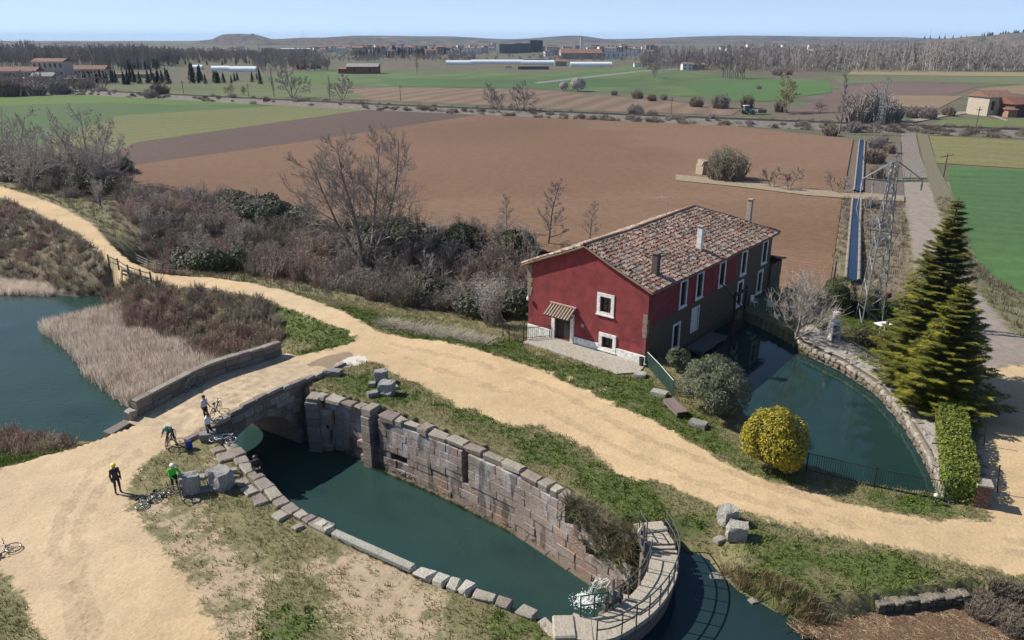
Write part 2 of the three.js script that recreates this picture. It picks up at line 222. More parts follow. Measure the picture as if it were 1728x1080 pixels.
const greenM = raster([
  [GP([[-300, 840], [0, 700], [60, 735], [140, 728], [245, 705], [330, 690], [240, 712], [0, 792], [-300, 880]]), 0.95],
  [GP([[360, 482], [480, 515], [600, 558], [630, 580], [580, 592], [480, 610], [470, 596], [530, 565], [440, 530]]), 0.95],
  [GP([[300, 460], [420, 470], [520, 495], [640, 545], [720, 555], [860, 580], [900, 600], [1090, 640], [1130, 660], [1250, 760], [1400, 820], [1600, 850], [1670, 880], [1500, 868], [1313, 820], [1110, 716], [986, 660], [860, 608], [690, 572], [600, 540], [480, 492], [360, 470]]), 0.85],
  [GP([[540, 640], [640, 610], [700, 650], [806, 692], [939, 736], [1017, 785], [1100, 810], [1060, 880], [930, 800], [740, 700], [620, 680]]), 0.62],
  [GP([[940, 800], [1050, 810], [1180, 840], [1210, 900], [1150, 940], [1060, 900], [1000, 870]]), 0.75],
  [GP([[1210, 858], [1338, 890], [1529, 930], [1728, 972], [1900, 1010], [1900, 1060], [1640, 980], [1440, 960], [1300, 930], [1220, 900]]), 0.7],
  [GP([[1220, 900], [1440, 960], [1640, 980], [1480, 1010], [1390, 1050], [1270, 1000]]), 0.52],
  [GP([[430, 1030], [500, 990], [560, 1030], [560, 1120], [420, 1120]]), 0.8],
  [GP([[420, 880], [520, 900], [570, 960], [480, 960]]), 0.5], [GP([[750, 1000], [900, 1030], [960, 1060], [960, 1120], [760, 1080]]), 0.5], [GP([[330, 770], [400, 800], [480, 880], [350, 850]]), 0.4],
  [GP([[-50, 1000], [20, 1010], [70, 1100], [-50, 1100]]), 0.45],
  [GP([[1400, 540], [1500, 500], [1560, 560], [1560, 680], [1480, 620]]), 0.9],
  [GP([[560, 500], [900, 560], [880, 590], [700, 556], [640, 546]]), 0.8],
], 4);
const soilM = raster([[GP([[500, 930], [640, 920], [760, 990], [800, 1100], [560, 1100], [540, 1000]]), 0.75], [GP([[230, 800], [330, 850], [450, 960], [440, 1100], [330, 1100], [230, 880]]), 0.7], [GP([[860, 610], [1000, 640], [1060, 690], [960, 650]]), 0.5], [GP([[330, 730], [400, 750], [440, 800], [340, 790]]), 0.55], [GP([[1480, 240], [1520, 240], [1540, 440], [1480, 480]]), 0.3]], 4);
const culvertM = raster([[GP([[180, 466], [206, 478], [232, 486], [228, 505], [180, 505]], -1.2), 1]], 2);
const bankM = raster([[GP([[180, 466], [206, 478], [232, 486], [228, 505], [180, 505]], -1.2), 1], [GP([[200, 480], [330, 490], [440, 520], [480, 560], [400, 600], [330, 600], [210, 560]], -2), 1], [GP([[-200, 350], [0, 350], [90, 390], [200, 460], [195, 500], [-200, 480]], -2), 1], [GP([[-200, 640], [0, 640], [130, 725], [60, 730], [-200, 790]], -2), 1], [GP([[1200, 965], [1390, 1060], [1640, 1000], [1728, 1030], [1728, 1000], [1440, 990]], -0.5), 0.6], [GR([[1455, 240], [1520, 240], [1540, 440], [1560, 500], [1480, 520], [1430, 500], [1405, 480], [1430, 330]]), 0.9], [GP([[160, 330], [330, 335], [560, 370], [900, 390], [880, 560], [620, 500], [420, 470], [270, 455], [190, 390]], -2.5), 1]], 5);
const rubbleM = raster([[GP([[505, 622], [540, 604], [590, 592], [598, 600], [580, 612], [530, 632]]), 1]], 1), limeM = raster([[GP([[588, 604], [612, 597], [624, 606], [610, 614], [560, 624], [560, 618]]), 1]], 1);
const TINT = { sand: [0.50, 0.362, 0.208], grav: [0.245, 0.205, 0.175], green: [0.088, 0.115, 0.028], dry: [0.185, 0.165, 0.080], soil: [0.38, 0.29, 0.195], bank: [0.15, 0.12, 0.08] };
// wheel ruts in the yard and on the tracks
const ruts = [[[130, 1080], [115, 1000], [90, 920], [110, 860], [160, 790], [230, 745]], [[170, 1080], [130, 980], [130, 900], [170, 820], [250, 750]], [[640, 590], [760, 630], [900, 680], [1050, 760], [1250, 840], [1500, 900], [1728, 935]], [[660, 580], [800, 610], [940, 660], [1080, 735], [1280, 815], [1500, 880], [1728, 915]]].map(p => GP(p));
function groundColour(x, z, o, fine) {
  const n1 = fbm(x * 0.35, z * 0.35, 3), n2 = fbm(x * 1.7 + 30, z * 1.7, 3), n3 = noise(x * 9, z * 9), n4 = fine ? noise(x * 23 + 5, z * 23) : 0.5, wob = (n2 - 0.5) * 0.9 + (n3 - 0.5) * 0.5;
  const g = greenM(x, z), s = soilM(x, z), b = bankM(x, z);
  const green = smooth(0.30, 0.60, g + (n1 - 0.5) * 0.85 + (n2 - 0.5) * 0.6 + (n3 - 0.5) * 0.25), soil = smooth(0.5, 0.72, s + 0.12 + (n2 - 0.5) * 0.9 + (n1 - 0.5) * 0.6 + (n4 - 0.5) * 0.35), bank = smooth(0.3, 0.7, b + wob * 0.6);
  const sand = smooth(0.36, 0.62, sandM(x, z) + wob * 0.55 + (n1 - 0.5) * 0.3) * (1 - smooth(0.4, 0.8, culvertM(x, z))), grav = smooth(0.35, 0.65, gravM(x, z) + wob * 0.4);
  const T = TINT; let r = 0, t1 = 0.78 + 0.44 * n2, t2 = 0.9 + 0.14 * n3 + 0.16 * (n4 - 0.4);
  for (let k = 0; k < 3; k++) {
    let c = mix(T.dry[k], T.green[k], green) * t1; c = mix(c, T.bank[k] * t1, bank); c = mix(c, T.soil[k] * (0.8 + 0.35 * n2), soil * (1 - bank));
    c = mix(c, T.grav[k] * (0.8 + 0.4 * n2), grav); c = mix(c, T.sand[k] * (0.76 + 0.34 * n1 + 0.16 * n2), sand); o[k] = c * t2;
  }
  if (fine && x < -11) { const q = sand * smooth(-9, -17, x + n1 * 3); o[1] *= 1 + 0.03 * q; o[2] *= 1 + 0.12 * q; }
  if (fine && sand > 0.5) { for (const q of ruts) { const d = segDist(q, x, z) + (n2 - 0.5) * 0.5; if (d < 0.32 && n1 > 0.38) { const k = 0.80 + 0.12 * (n3); o[0] *= k; o[1] *= k; o[2] *= k; } } }
  if (fine) { const q = smooth(0.35, 0.6, rubbleM(x, z) + wob * 0.5), l = smooth(0.4, 0.6, limeM(x, z) + wob * 0.5); o[0] = mix(mix(o[0], 0.24 * t1, q), 0.58, l); o[1] = mix(mix(o[1], 0.18 * t1, q), 0.53, l); o[2] = mix(mix(o[2], 0.12 * t1, q), 0.46, l); }
  if (n4 > 0.955 && n3 > 0.5 && fine) { o[0] = mix(o[0], 0.55, 0.5); o[1] = mix(o[1], 0.5, 0.5); o[2] = mix(o[2], 0.42, 0.5); } else if (n4 < 0.08 && fine && sand + soil > 0.5) { o[0] *= 0.75; o[1] *= 0.72; o[2] *= 0.7; }
}
const FX0 = -38, FX1 = 38, FZ0 = -70, FZ1 = -18;
function groundMap(x0, x1, z0, z1, w, h, fine) { const t = tex(w, h, (i, j, o) => groundColour(x0 + (i + 0.5) / w * (x1 - x0), z0 + (j + 0.5) / h * (z1 - z0), o, fine)); t.wrapS = t.wrapT = THREE.ClampToEdgeWrapping; return t; }
const groundRelief = rep(reliefTex, 1); groundRelief.channel = 1;
const mkGround = m => new THREE.MeshStandardMaterial({ map: m, roughness: 1, bumpMap: groundRelief, bumpScale: 0.022 });
const matFine = mkGround(groundMap(FX0, FX1, FZ0, FZ1, 2048, 1400, true)), matOuter = mkGround(groundMap(X0, X1, Z0, Z1, 2048, 1220, false));
{
  // one sheet cut by kind of surface: each kind is a mesh of its own, edge to edge with its neighbours
  const kinds = { ground: [[], []], dirt_track: [[], []], gravel_road: [[], []] };
  const put = (zone, cell, x0, x1, z0, z1, skip, drop) => {
    for (let z = z0; z < z1 - 1e-6; z += cell) for (let x = x0; x < x1 - 1e-6; x += cell) {
      const cx = x + cell / 2, cz = z + cell / 2; if (skip && skip(cx, cz)) continue;
      (sandM(cx, cz) > 0.5 ? kinds.dirt_track : gravM(cx, cz) > 0.5 ? kinds.gravel_road : kinds.ground)[zone].push([x, z, cell, drop ? drop(cx, cz) : 0]);
    }
  };
  put(0, 0.25, FX0, FX1, FZ0, FZ1);
  put(1, 0.5, X0, X1, Z0, Z1, (x, z) => x > FX0 + 0.6 && x < FX1 - 0.6 && z > FZ0 + 0.6 && z < FZ1 - 0.6, (x, z) => x > FX0 && x < FX1 && z > FZ0 && z < FZ1 ? 0.05 : 0);
  for (const name in kinds) {
    const p = [], n = [], u = [], u1 = [], idx = [], geo = new THREE.BufferGeometry(), R = [[FX0, FX1, FZ0, FZ1], [X0, X1, Z0, Z1]];
    kinds[name].forEach((cells, zone) => {
      const seen = new Map(), start = idx.length, [a, b, c, d] = R[zone];
      const vert = (x, z, dr) => { const key = Math.round(x * 4) * 4096 + Math.round(-z * 4) + (dr ? 0.5 : 0); let k = seen.get(key); if (k === undefined) { k = p.length / 3; p.push(x, HT(x, z) - dr, z); const e = 0.25, nx = HT(x - e, z) - HT(x + e, z), nz = HT(x, z - e) - HT(x, z + e), l = Math.hypot(nx, 2 * e, nz); n.push(nx / l, 2 * e / l, nz / l); u.push((x - a) / (b - a), (z - c) / (d - c)); u1.push(x * 0.4, z * 0.4); seen.set(key, k); } return k; };
      for (const [x, z, s, dr] of cells) { const A = vert(x, z, dr), B = vert(x + s, z, dr), C = vert(x + s, z + s, dr), D = vert(x, z + s, dr); idx.push(A, D, C, A, C, B); }
      geo.addGroup(start, idx.length - start, zone);
    });
    geo.setAttribute('position', new THREE.Float32BufferAttribute(p, 3)); geo.setAttribute('normal', new THREE.Float32BufferAttribute(n, 3)); geo.setAttribute('uv', new THREE.Float32BufferAttribute(u, 2)); geo.setAttribute('uv1', new THREE.Float32BufferAttribute(u1, 2)); geo.setIndex(idx);
    structure(name, geo, [matFine, matOuter]);
  }
}
// water sheets: turbid canal water, smooth with small ripples
const rippleTex = tex(512, 512, (() => { const a = tileable((i, j) => fbm(i / 20, j / 34, 4), 512), b = tileable((i, j) => fbm(i / 60 + 9, j / 60, 3), 512); return (i, j, o) => { o[0] = o[1] = o[2] = a(i, j) * 0.6 + b(i, j) * 0.4; }; })(), false);
const murkTex = tex(512, 512, (() => { const a = tileable((i, j) => fbm(i / 70 + 3, j / 70, 5), 512); return (i, j, o) => { const t = a(i, j); o[0] = 0.7 + 0.5 * (t - 0.3); o[1] = 0.72 + 0.45 * (t - 0.3); o[2] = 0.75 + 0.3 * (t - 0.3); }; })());
function water(name, poly, y, col, bump, k, rough = 0.06) {
  const g = new Geo(), tris = THREE.ShapeUtils.triangulateShape(poly.map(p => new THREE.Vector2(p[0], p[1])), []);
  poly.forEach(p => g.v(p[0], y, p[1], 0, 1, 0, p[0], p[1]));
  tris.forEach(t => { const [a, b, c] = t.map(q => poly[q]); ((b[0] - a[0]) * (c[1] - a[1]) - (b[1] - a[1]) * (c[0] - a[0])) > 0 ? g.i.push(t[0], t[2], t[1]) : g.i.push(...t); });
  const m = new THREE.MeshPhysicalMaterial({ color: new THREE.Color().setRGB(...col), roughness: rough, ior: 1.33, map: rep(murkTex, 0.06), bumpMap: rep(rippleTex, k), bumpScale: bump });
  return structure(name, g.build(), m);
}
water('canal_water', [[X0 + 1, -70], [-30, -90], [-20, -75], [-10, -52], [12, -34], [9, -22], [0, -22], [-30, -40], [-60, -40], [X0 + 1, -50]], LOW, [0.027, 0.062, 0.055], 0.03, 0.35);
water('upper_canal_water', [...weirArc.slice(2).map(p => [p[0], p[1]]), [9, -34], [40, -34], [40, -17], [3, -17], [3.2, -24.5]], UPPER, [0.018, 0.040, 0.044], 0.012, 0.3, 0.03);
water('pond_water', [[9, -53], [12.2, -45.5], [16, -34], [26, -34], [29, -50], [24, -64], hs(17, -0.3), hs(1, -0.3)], POND, [0.017, 0.046, 0.042], 0.006, 0.25, 0.02);
// ---------------------------------------------------------------- plants: generators
const barkMat = matte(0.24, 0.21, 0.185, 2, 0.01), twigMat = plain(0.27, 0.225, 0.195, 0.95), paleTwig = plain(0.40, 0.355, 0.315, 0.95), greyTwig = plain(0.30, 0.265, 0.245, 0.95), brownTwig = plain(0.2, 0.15, 0.115, 0.95);
// a leafless tree: tapered stem(s), limbs and many fine twigs; returns [trunk geometry, crown geometry]
function bareTree(seed, o) {
  const r = rng(seed), T = new Geo(), C = new Geo(), { height = 10, stems = 1, spread = 0.5, limbs = 9, twigs = 7, fine = 6, thin = 0.012, radius = height * 0.018, lift = 0.35, from = 0.25, up = 0.25, lean = 0.08 } = o;
  const grow = (p, d, len, rad, n, wob, rise) => { const pts = [p.slice()], q = p.slice(); d = d.clone(); for (let k = 0; k < n; k++) { d.x += (r() - 0.5) * wob; d.z += (r() - 0.5) * wob; d.y += (r() - 0.5) * wob * 0.6 + rise / n; d.normalize(); q[0] += d.x * len / n; q[1] += d.y * len / n; q[2] += d.z * len / n; pts.push(q.slice()); } return pts; };
  const at = (pts, t) => { const f = t * (pts.length - 1), i = Math.min(pts.length - 2, f | 0), a = f - i; return { p: [0, 1, 2].map(k => mix(pts[i][k], pts[i + 1][k], a)), d: V(pts[i + 1][0] - pts[i][0], pts[i + 1][1] - pts[i][1], pts[i + 1][2] - pts[i][2]).normalize() }; };
  const off = (d, ang, az) => { const a = V(d.y, d.z, d.x).cross(d).normalize(), b = d.clone().cross(a); return d.clone().multiplyScalar(Math.cos(ang)).addScaledVector(a, Math.sin(ang) * Math.cos(az)).addScaledVector(b, Math.sin(ang) * Math.sin(az)).normalize(); };
  for (let s = 0; s < stems; s++) {
    const a0 = (s + r() * 0.6) / stems * 2 * PI, sp = stems > 1 ? spread * (0.5 + r() * 0.6) : lean * r(), len = height * (stems > 1 ? 0.8 + 0.25 * r() : 0.93);
    const st = grow([stems > 1 ? Math.cos(a0) * radius : 0, -0.2, stems > 1 ? Math.sin(a0) * radius : 0], V(Math.cos(a0) * sp, 1, Math.sin(a0) * sp).normalize(), len, radius, 8, 0.16, 0.12);
    const R0 = radius * (stems > 1 ? 0.8 : 1), rad = st.map((_, k) => Math.max(thin, R0 * (1 - k / st.length * 0.93)));
    T.tube(st, rad, 7, true, 0.5);
    for (let l = 0; l < limbs; l++) {
      const t = mix(from, 0.97, (l + r() * 0.8) / limbs), b = at(st, t), ll = height * spread * (1.05 - t * 0.75) * (0.7 + 0.5 * r()), lr = Math.max(thin, R0 * (1 - t * 0.9) * 0.55), li = grow(b.p, off(b.d, 0.7 + 0.5 * r() - lift, l * 2.4 + r()), ll, lr, 5, 0.4, up);
      C.tube(li, li.map((_, k) => Math.max(thin, lr * (1 - k / 5.2))), 5, false);
      for (let w = 0; w < twigs; w++) {
        const tt = 0.2 + 0.8 * (w + r()) / twigs, c = at(li, Math.min(tt, 0.99)), wl = ll * 0.5 * (0.5 + r() * 0.7) * (1.2 - tt * 0.5), tw = grow(c.p, off(c.d, 0.5 + 0.5 * r(), r() * 6.3), wl, 0, 3, 0.5, up * 1.2), wr = Math.max(thin, lr * 0.35);
        C.tube(tw, [wr, wr * 0.8, Math.max(thin * 0.8, wr * 0.55), thin * 0.7], 4, false);
        for (let f = 0; f < fine; f++) { const e = at(tw, 0.1 + 0.89 * r()), fl = wl * 0.45 * (0.5 + r()), tf = grow(e.p, off(e.d, 0.4 + 0.6 * r(), r() * 6.3), fl, 0, 2, 0.5, up); C.tube(tf, [thin, thin * 0.8, thin * 0.5], 3, false); }
      }
    }
  }
  return [T.build(), C.build()];
}
function bush(seed, h, w, n, thin, sub = 4, dome = false) { // many stems from one foot
  const r = rng(seed), g = new Geo();
  for (let k = 0; k < n; k++) {
    const a = r() * 6.283, s = Math.sqrt(r()), ln = dome ? h * (0.25 + 0.75 * Math.sqrt(1 - s * s)) * (0.7 + 0.35 * r()) : h * (0.55 + 0.5 * r()) * (1 - 0.25 * s), foot = dome ? 0.75 : 0.3, dx = Math.cos(a) * s * w, dz = Math.sin(a) * s * w, b = [dx * foot, -0.1, dz * foot];
    const m = [dx * (dome ? 0.9 : 0.65) + (r() - 0.5) * 0.2 * w, ln * 0.55, dz * (dome ? 0.9 : 0.65) + (r() - 0.5) * 0.2 * w], e = [dx + (r() - 0.5) * 0.35 * w, ln, dz + (r() - 0.5) * 0.35 * w];
    g.tube([b, m, e], [thin * 1.7, thin * 1.2, thin * 0.6], 3, false);
    for (let j = 0; j < sub; j++) { const t = 0.25 + 0.75 * r(), q = t < 0.5 ? [0, 1, 2].map(i => mix(b[i], m[i], t * 2)) : [0, 1, 2].map(i => mix(m[i], e[i], t * 2 - 1)), l = ln * (0.12 + 0.22 * r()), aa = r() * 6.283; g.tube([q, [q[0] + Math.cos(aa) * l * 0.6, q[1] + l * 0.5 * (r() + 0.2), q[2] + Math.sin(aa) * l * 0.6]], [thin * 0.9, thin * 0.5], 3, false); }
  }
  return g.build();
}
function blades(seed, n, h, w, spread, bend = 0.5) { // grass or reed clump of tapering flat blades
  const r = rng(seed), g = new Geo();
  for (let k = 0; k < n; k++) {
    const a = r() * 6.283, d = Math.sqrt(r()) * spread, x = Math.cos(a) * d, z = Math.sin(a) * d, b = r() * 6.283, hh = h * (0.5 + 0.7 * r()), lx = Math.cos(b) * hh * bend * (0.3 + r()), lz = Math.sin(b) * hh * bend * (0.3 + r()), px = -Math.sin(b) * w, pz = Math.cos(b) * w;
    const nn = V(2 * px, 0, 2 * pz).cross(V(lx * 0.4, hh * 0.6, lz * 0.4)).normalize(), i0 = g.v(x - px, -0.02, z - pz, nn.x, nn.y, nn.z), i1 = g.v(x + px, -0.02, z + pz, nn.x, nn.y, nn.z), i2 = g.v(x + lx * 0.4 + px * 0.7, hh * 0.6, z + lz * 0.4 + pz * 0.7, nn.x, nn.y, nn.z), i3 = g.v(x + lx * 0.4 - px * 0.7, hh * 0.6, z + lz * 0.4 - pz * 0.7, nn.x, nn.y, nn.z), i4 = g.v(x + lx, hh * 0.95, z + lz, nn.x, nn.y, nn.z);
    g.i.push(i0, i1, i2, i0, i2, i3, i3, i2, i4);
  }
  return g.build();
}
// leaves scattered by a placing function: leaf(k, r) -> [x,y,z, nx,ny,nz, size, colour]
function leafCloud(seed, n, place, long = 1.8) {
  const r = rng(seed), g = new Geo(); g.col = [1, 1, 1];
  for (let k = 0; k < n; k++) {
    const q = place(k, r); if (!q) continue; const N = V(q[3] + (r() - 0.5) * 1.3, q[4] + (r() - 0.5) * 1.3, q[5] + (r() - 0.5) * 1.3).normalize(), a = V(r() - 0.5, r() - 0.5, r() - 0.5).cross(N).normalize(), b = N.clone().cross(a), s = q[6]; g.col = q[7];
    const P = (u, v, w = 0) => { const x = q[0] + a.x * u + b.x * v + N.x * w, y = q[1] + a.y * u + b.y * v + N.y * w, z = q[2] + a.z * u + b.z * v + N.z * w; return g.v(x, y, z, N.x, N.y, N.z); };
    const i0 = P(-s * long / 2, 0), i1 = P(0, -s * 0.42, s * 0.12), i2 = P(s * long / 2, 0), i3 = P(0, s * 0.42, s * 0.12); g.i.push(i0, i1, i2, i0, i2, i3);
  }
  return g.build();
}
function tree(name, label, geos, pos, turn, scale, group, mats = [barkMat, twigMat]) { const t = thing(name, label, 'tree', pos, turn, group); part(t, 'trunk', geos[0], mats[0]); part(t, 'crown', geos[1], mats[1]); t.scale.setScalar(scale); return t; }
const at0 = (u, v, h) => { const p = G(u, v, h); return [p[0], h, p[1]]; };
// position on the terrain seen at a bearing
function onGround(u, v) { let h = 0, p; for (let k = 0; k < 12; k++) { p = G(u, v, h); const t = p[1] < Z0 ? FIELD : HT(p[0], p[1]); h = h + (t - h) * 0.7; } p = G(u, v, h); return [p[0], p[1] < Z0 ? FIELD : HT(p[0], p[1]), p[1]]; }
// ---------------------------------------------------------------- the plain: fields, tracks, railway, hills
const farPoly = (pts, y, uvBox) => { const g = new Geo(), tris = THREE.ShapeUtils.triangulateShape(pts.map(p => new THREE.Vector2(p[0], p[1])), []); const x0 = Math.min(...pts.map(p => p[0])), x1 = Math.max(...pts.map(p => p[0])), z0 = Math.min(...pts.map(p => p[1])), z1 = Math.max(...pts.map(p => p[1])); pts.forEach(p => g.v(p[0], y, p[1], 0, 1, 0, uvBox ? (p[0] - x0) / (x1 - x0) : p[0], uvBox ? (p[1] - z0) / (z1 - z0) : p[1])); tris.forEach(t => { const [a, b, c] = t.map(q => pts[q]); ((b[0] - a[0]) * (c[1] - a[1]) - (b[1] - a[1]) * (c[0] - a[0])) > 0 ? g.i.push(t[0], t[2], t[1]) : g.i.push(...t); }); g.box4 = [x0, x1, z0, z1]; return g; };
{
  const plainTex = tex(1024, 1024, (i, j, o) => { const x = i * 0.06, y = j * 0.06, a = fbm(x, y, 5), b = noise(x * 0.35 + 7, y * 0.35); const c = b > 0.55 ? [0.10, 0.095, 0.055] : b > 0.4 ? [0.075, 0.09, 0.04] : [0.11, 0.085, 0.06]; for (let k = 0; k < 3; k++) o[k] = c[k] * (0.7 + 0.6 * a); });
  const m = new THREE.MeshStandardMaterial({ map: rep(plainTex, 1 / 700), roughness: 1 });
  const g = new Geo(), R = (x0, x1, z0, z1, y0, y1) => { const b = g.p.length / 3; for (const [x, z, y] of [[x0, z0, y0], [x1, z0, y0], [x1, z1, y1], [x0, z1, y1]]) g.v(x, y, z, 0, 1, 0, x, z); g.i.push(b, b + 3, b + 2, b, b + 2, b + 1); };
  R(-9000, 9000, -9500, Z0 + 0.5, FIELD - 0.06, FIELD - 0.06); R(-9000, X0 + 0.5, Z0 + 0.5, 900, FIELD - 0.06, -0.06); R(X1 - 0.5, 9000, Z0 + 0.5, 900, FIELD - 0.06, -0.06); R(X0 + 0.5, X1 - 0.5, Z1 - 0.5, 900, -0.06, -0.06);
  structure('plain_ground', g.build(), m);
}
function fieldSheet(name, px, lift, col, o = {}) {
  const pts = GP(px, FIELD + lift), g = farPoly(pts, FIELD + lift, true), [x0, x1, z0, z1] = g.box4, n = o.size || 512, dir = o.dir ?? 0.3, co = Math.cos(dir), si = Math.sin(dir), per = o.period || 3, amp = o.amp ?? 0.12, col2 = o.col2 || col;
  const t = tex(n, n, (i, j, c) => { const x = x0 + (i + 0.5) / n * (x1 - x0), z = z0 + (j + 0.5) / n * (z1 - z0); let q = x * si + z * co; q += (noise(x * 0.05, z * 0.05) - 0.5) * (o.wave || 1) * per * 2;
    const st = Math.sin(q * 2 * PI / per), big = fbm(x * 0.012 + 3, z * 0.012 + 5, 4), fine = noise(x * 1.7, z * 1.7), sel = smooth(0.4, 0.62, fbm(x * 0.02 + 40, z * 0.03, 3)), k = (0.72 + 0.42 * big + amp * st) * (0.86 + 0.28 * fine); for (let m = 0; m < 3; m++) c[m] = mix(col[m], col2[m], sel) * k; });
  t.wrapS = t.wrapT = THREE.ClampToEdgeWrapping;
  return structure(name, g.build(), new THREE.MeshStandardMaterial({ map: t, roughness: 1, ...(o.bump ? { bumpMap: t, bumpScale: o.bump } : {}) }));
}
fieldSheet('ploughed_field', [[100, 330], [230, 278], [540, 235], [830, 190], [1100, 197], [1440, 235], [1422, 330], [1402, 470], [1390, 500], [1300, 500], [1120, 420], [900, 425], [700, 415], [560, 392], [450, 355], [330, 352]], 0.10, [0.158, 0.086, 0.047], { size: 1536, period: 1.1, amp: 0.10, dir: -0.45, wave: 2.2, col2: [0.184, 0.106, 0.061], bump: 0.06 });
fieldSheet('ploughed_field_001', [[100, 300], [235, 239], [640, 182], [715, 185], [830, 190], [540, 235], [230, 278]], 0.06, [0.088, 0.056, 0.044], { period: 2.5, dir: 0.9, amp: 0.05, size: 1024 });
fieldSheet('stubble_field', [[20, 262], [200, 195], [480, 178], [650, 179], [645, 182], [235, 240], [100, 300]], 0.03, [0.125, 0.130, 0.045], { period: 7, dir: 0.95, amp: 0.07, wave: 0.15, size: 1024 });
fieldSheet('wheat_field', [[-160, 205], [0, 176], [180, 172], [300, 176], [480, 178], [200, 196], [20, 264], [-160, 300]], 0.02, [0.060, 0.110, 0.030], { period: 6, dir: 0.95, amp: 0.06 });
fieldSheet('wheat_field_001', [[-160, 180], [0, 164], [180, 159], [480, 177], [300, 177], [180, 173], [0, 178], [-160, 206]], 0.05, [0.085, 0.145, 0.025], { period: 6, dir: 0.95, amp: 0.05 });
fieldSheet('stubble_field_001', [[1568, 229], [1728, 237], [1960, 250], [1960, 296], [1728, 284], [1580, 275]], 0.03, [0.165, 0.150, 0.055], { period: 9, dir: -0.2, amp: 0.06 });
fieldSheet('wheat_field_002', [[1598, 281], [1728, 287], [1960, 298], [1960, 640], [1740, 503], [1690, 481], [1650, 440], [1625, 385], [1605, 320]], 0.12, [0.045, 0.105, 0.030], { period: 5, dir: -0.3, amp: 0.07, col2: [0.055, 0.125, 0.032], size: 1024 });
fieldSheet('ploughed_field_002', [[545, 153], [660, 147], [900, 152], [1100, 168], [1250, 184], [1235, 195], [1000, 187], [700, 172], [590, 167]], 0.03, [0.175, 0.118, 0.075], { period: 12, dir: 1.2, amp: 0.15, wave: 0.2, size: 1024 });
fieldSheet('wheat_field_003', [[440, 128], [560, 117], [760, 121], [900, 125], [1060, 112], [1250, 128], [1400, 136], [1405, 156], [1290, 172], [1180, 164], [1100, 160], [900, 149], [650, 146], [560, 142]], 0.02, [0.075, 0.125, 0.030], { period: 40, dir: 1.1, amp: 0.12, col2: [0.085, 0.125, 0.045], wave: 0.4 });
fieldSheet('wheat_field_004', [[640, 132], [900, 135], [1010, 131], [1080, 146], [900, 149], [660, 145]], 0.06, [0.055, 0.115, 0.028], { amp: 0.04 });
fieldSheet('wheat_field_005', [[1140, 142], [1250, 135], [1400, 138], [1404, 155], [1290, 171], [1200, 163]], 0.06, [0.060, 0.130, 0.028], { amp: 0.04 });
fieldSheet('meadow', [[190, 146], [420, 138], [560, 142], [620, 165], [480, 170], [320, 163], [200, 156]], 0.05, [0.105, 0.120, 0.045], { period: 20, amp: 0.08 });
fieldSheet('meadow_001', [[500, 122], [545, 121], [590, 140], [520, 142], [430, 136]], 0.08, [0.075, 0.125, 0.03], { amp: 0.06 });
fieldSheet('ploughed_field_003', [[1330, 192], [1420, 150], [1480, 138], [1570, 137], [1650, 146], [1600, 163], [1505, 161], [1490, 186], [1400, 190]], 0.04, [0.130, 0.085, 0.070], { period: 10, amp: 0.08 });
fieldSheet('stubble_field_002', [[1500, 161], [1625, 162], [1585, 182], [1490, 180]], 0.07, [0.215, 0.150, 0.085], { amp: 0.06 });
fieldSheet('meadow_002', [[1400, 128], [1728, 130], [1900, 133], [1900, 148], [1728, 143], [1560, 138], [1420, 141]], 0.03, [0.120, 0.135, 0.060], { amp: 0.08 });
fieldSheet('stubble_field_003', [[1440, 117], [1728, 122], [1900, 124], [1900, 130], [1728, 129], [1430, 126]], 0.05, [0.24, 0.20, 0.11], { amp: 0.06 });
fieldSheet('meadow_003', [[1590, 201], [1728, 201], [1960, 206], [1960, 232], [1728, 221], [1570, 212]], 0.05, [0.105, 0.130, 0.040], { amp: 0.06 });
fieldSheet('stubble_field_004', [[1640, 150], [1728, 143], [1800, 145], [1800, 160], [1728, 160]], 0.06, [0.19, 0.13, 0.075], { amp: 0.06 });
// roads and tracks beyond the near ground
{
  const t = matte(0.245, 0.205, 0.175, 0.15, 0.02);
  structure('gravel_road_001', farPoly(GP([[1519, 206], [1522, 250], [1523, 300], [1568, 300], [1553, 262], [1541, 206]], FIELD + 0.06), FIELD + 0.06).build(), t);
  structure('gravel_road_002', farPoly(GP([[1515, 206], [1545, 206], [1590, 197], [1640, 190], [1660, 193], [1700, 205], [1700, 202], [1662, 188], [1620, 188], [1560, 198]], FIELD + 0.16), FIELD + 0.16).build(), matte(0.34, 0.29, 0.23, 0.15, 0.02));
  structure('dirt_track_001', farPoly(GP([[1140, 294], [1250, 305], [1360, 319], [1470, 326], [1526, 330], [1526, 340], [1470, 337], [1360, 329], [1250, 315], [1140, 304]], FIELD + 0.2), FIELD + 0.2).build(), matte(0.36, 0.28, 0.19, 0.2, 0.02));
  structure('scrub_strip', farPoly(GP([[1460, 238], [1520, 238], [1530, 400], [1500, 440], [1440, 480], [1405, 480], [1425, 330], [1442, 240]], FIELD + 0.08), FIELD + 0.08).build(), matte(0.165, 0.13, 0.10, 0.12, 0.05));
  structure('scrub_strip_001', farPoly(GP([[1545, 215], [1566, 228], [1580, 275], [1603, 320], [1625, 390], [1660, 450], [1610, 430], [1587, 367], [1565, 300]], FIELD + 0.09), FIELD + 0.09).build(), matte(0.20, 0.175, 0.11, 0.3, 0.05));
  structure('town_road', farPoly(GP([[900, 139], [1080, 119], [1180, 113], [1182, 115], [1085, 121], [910, 141]], FIELD + 0.1), FIELD + 0.1).build(), matte(0.24, 0.23, 0.22, 0.05, 0));
}
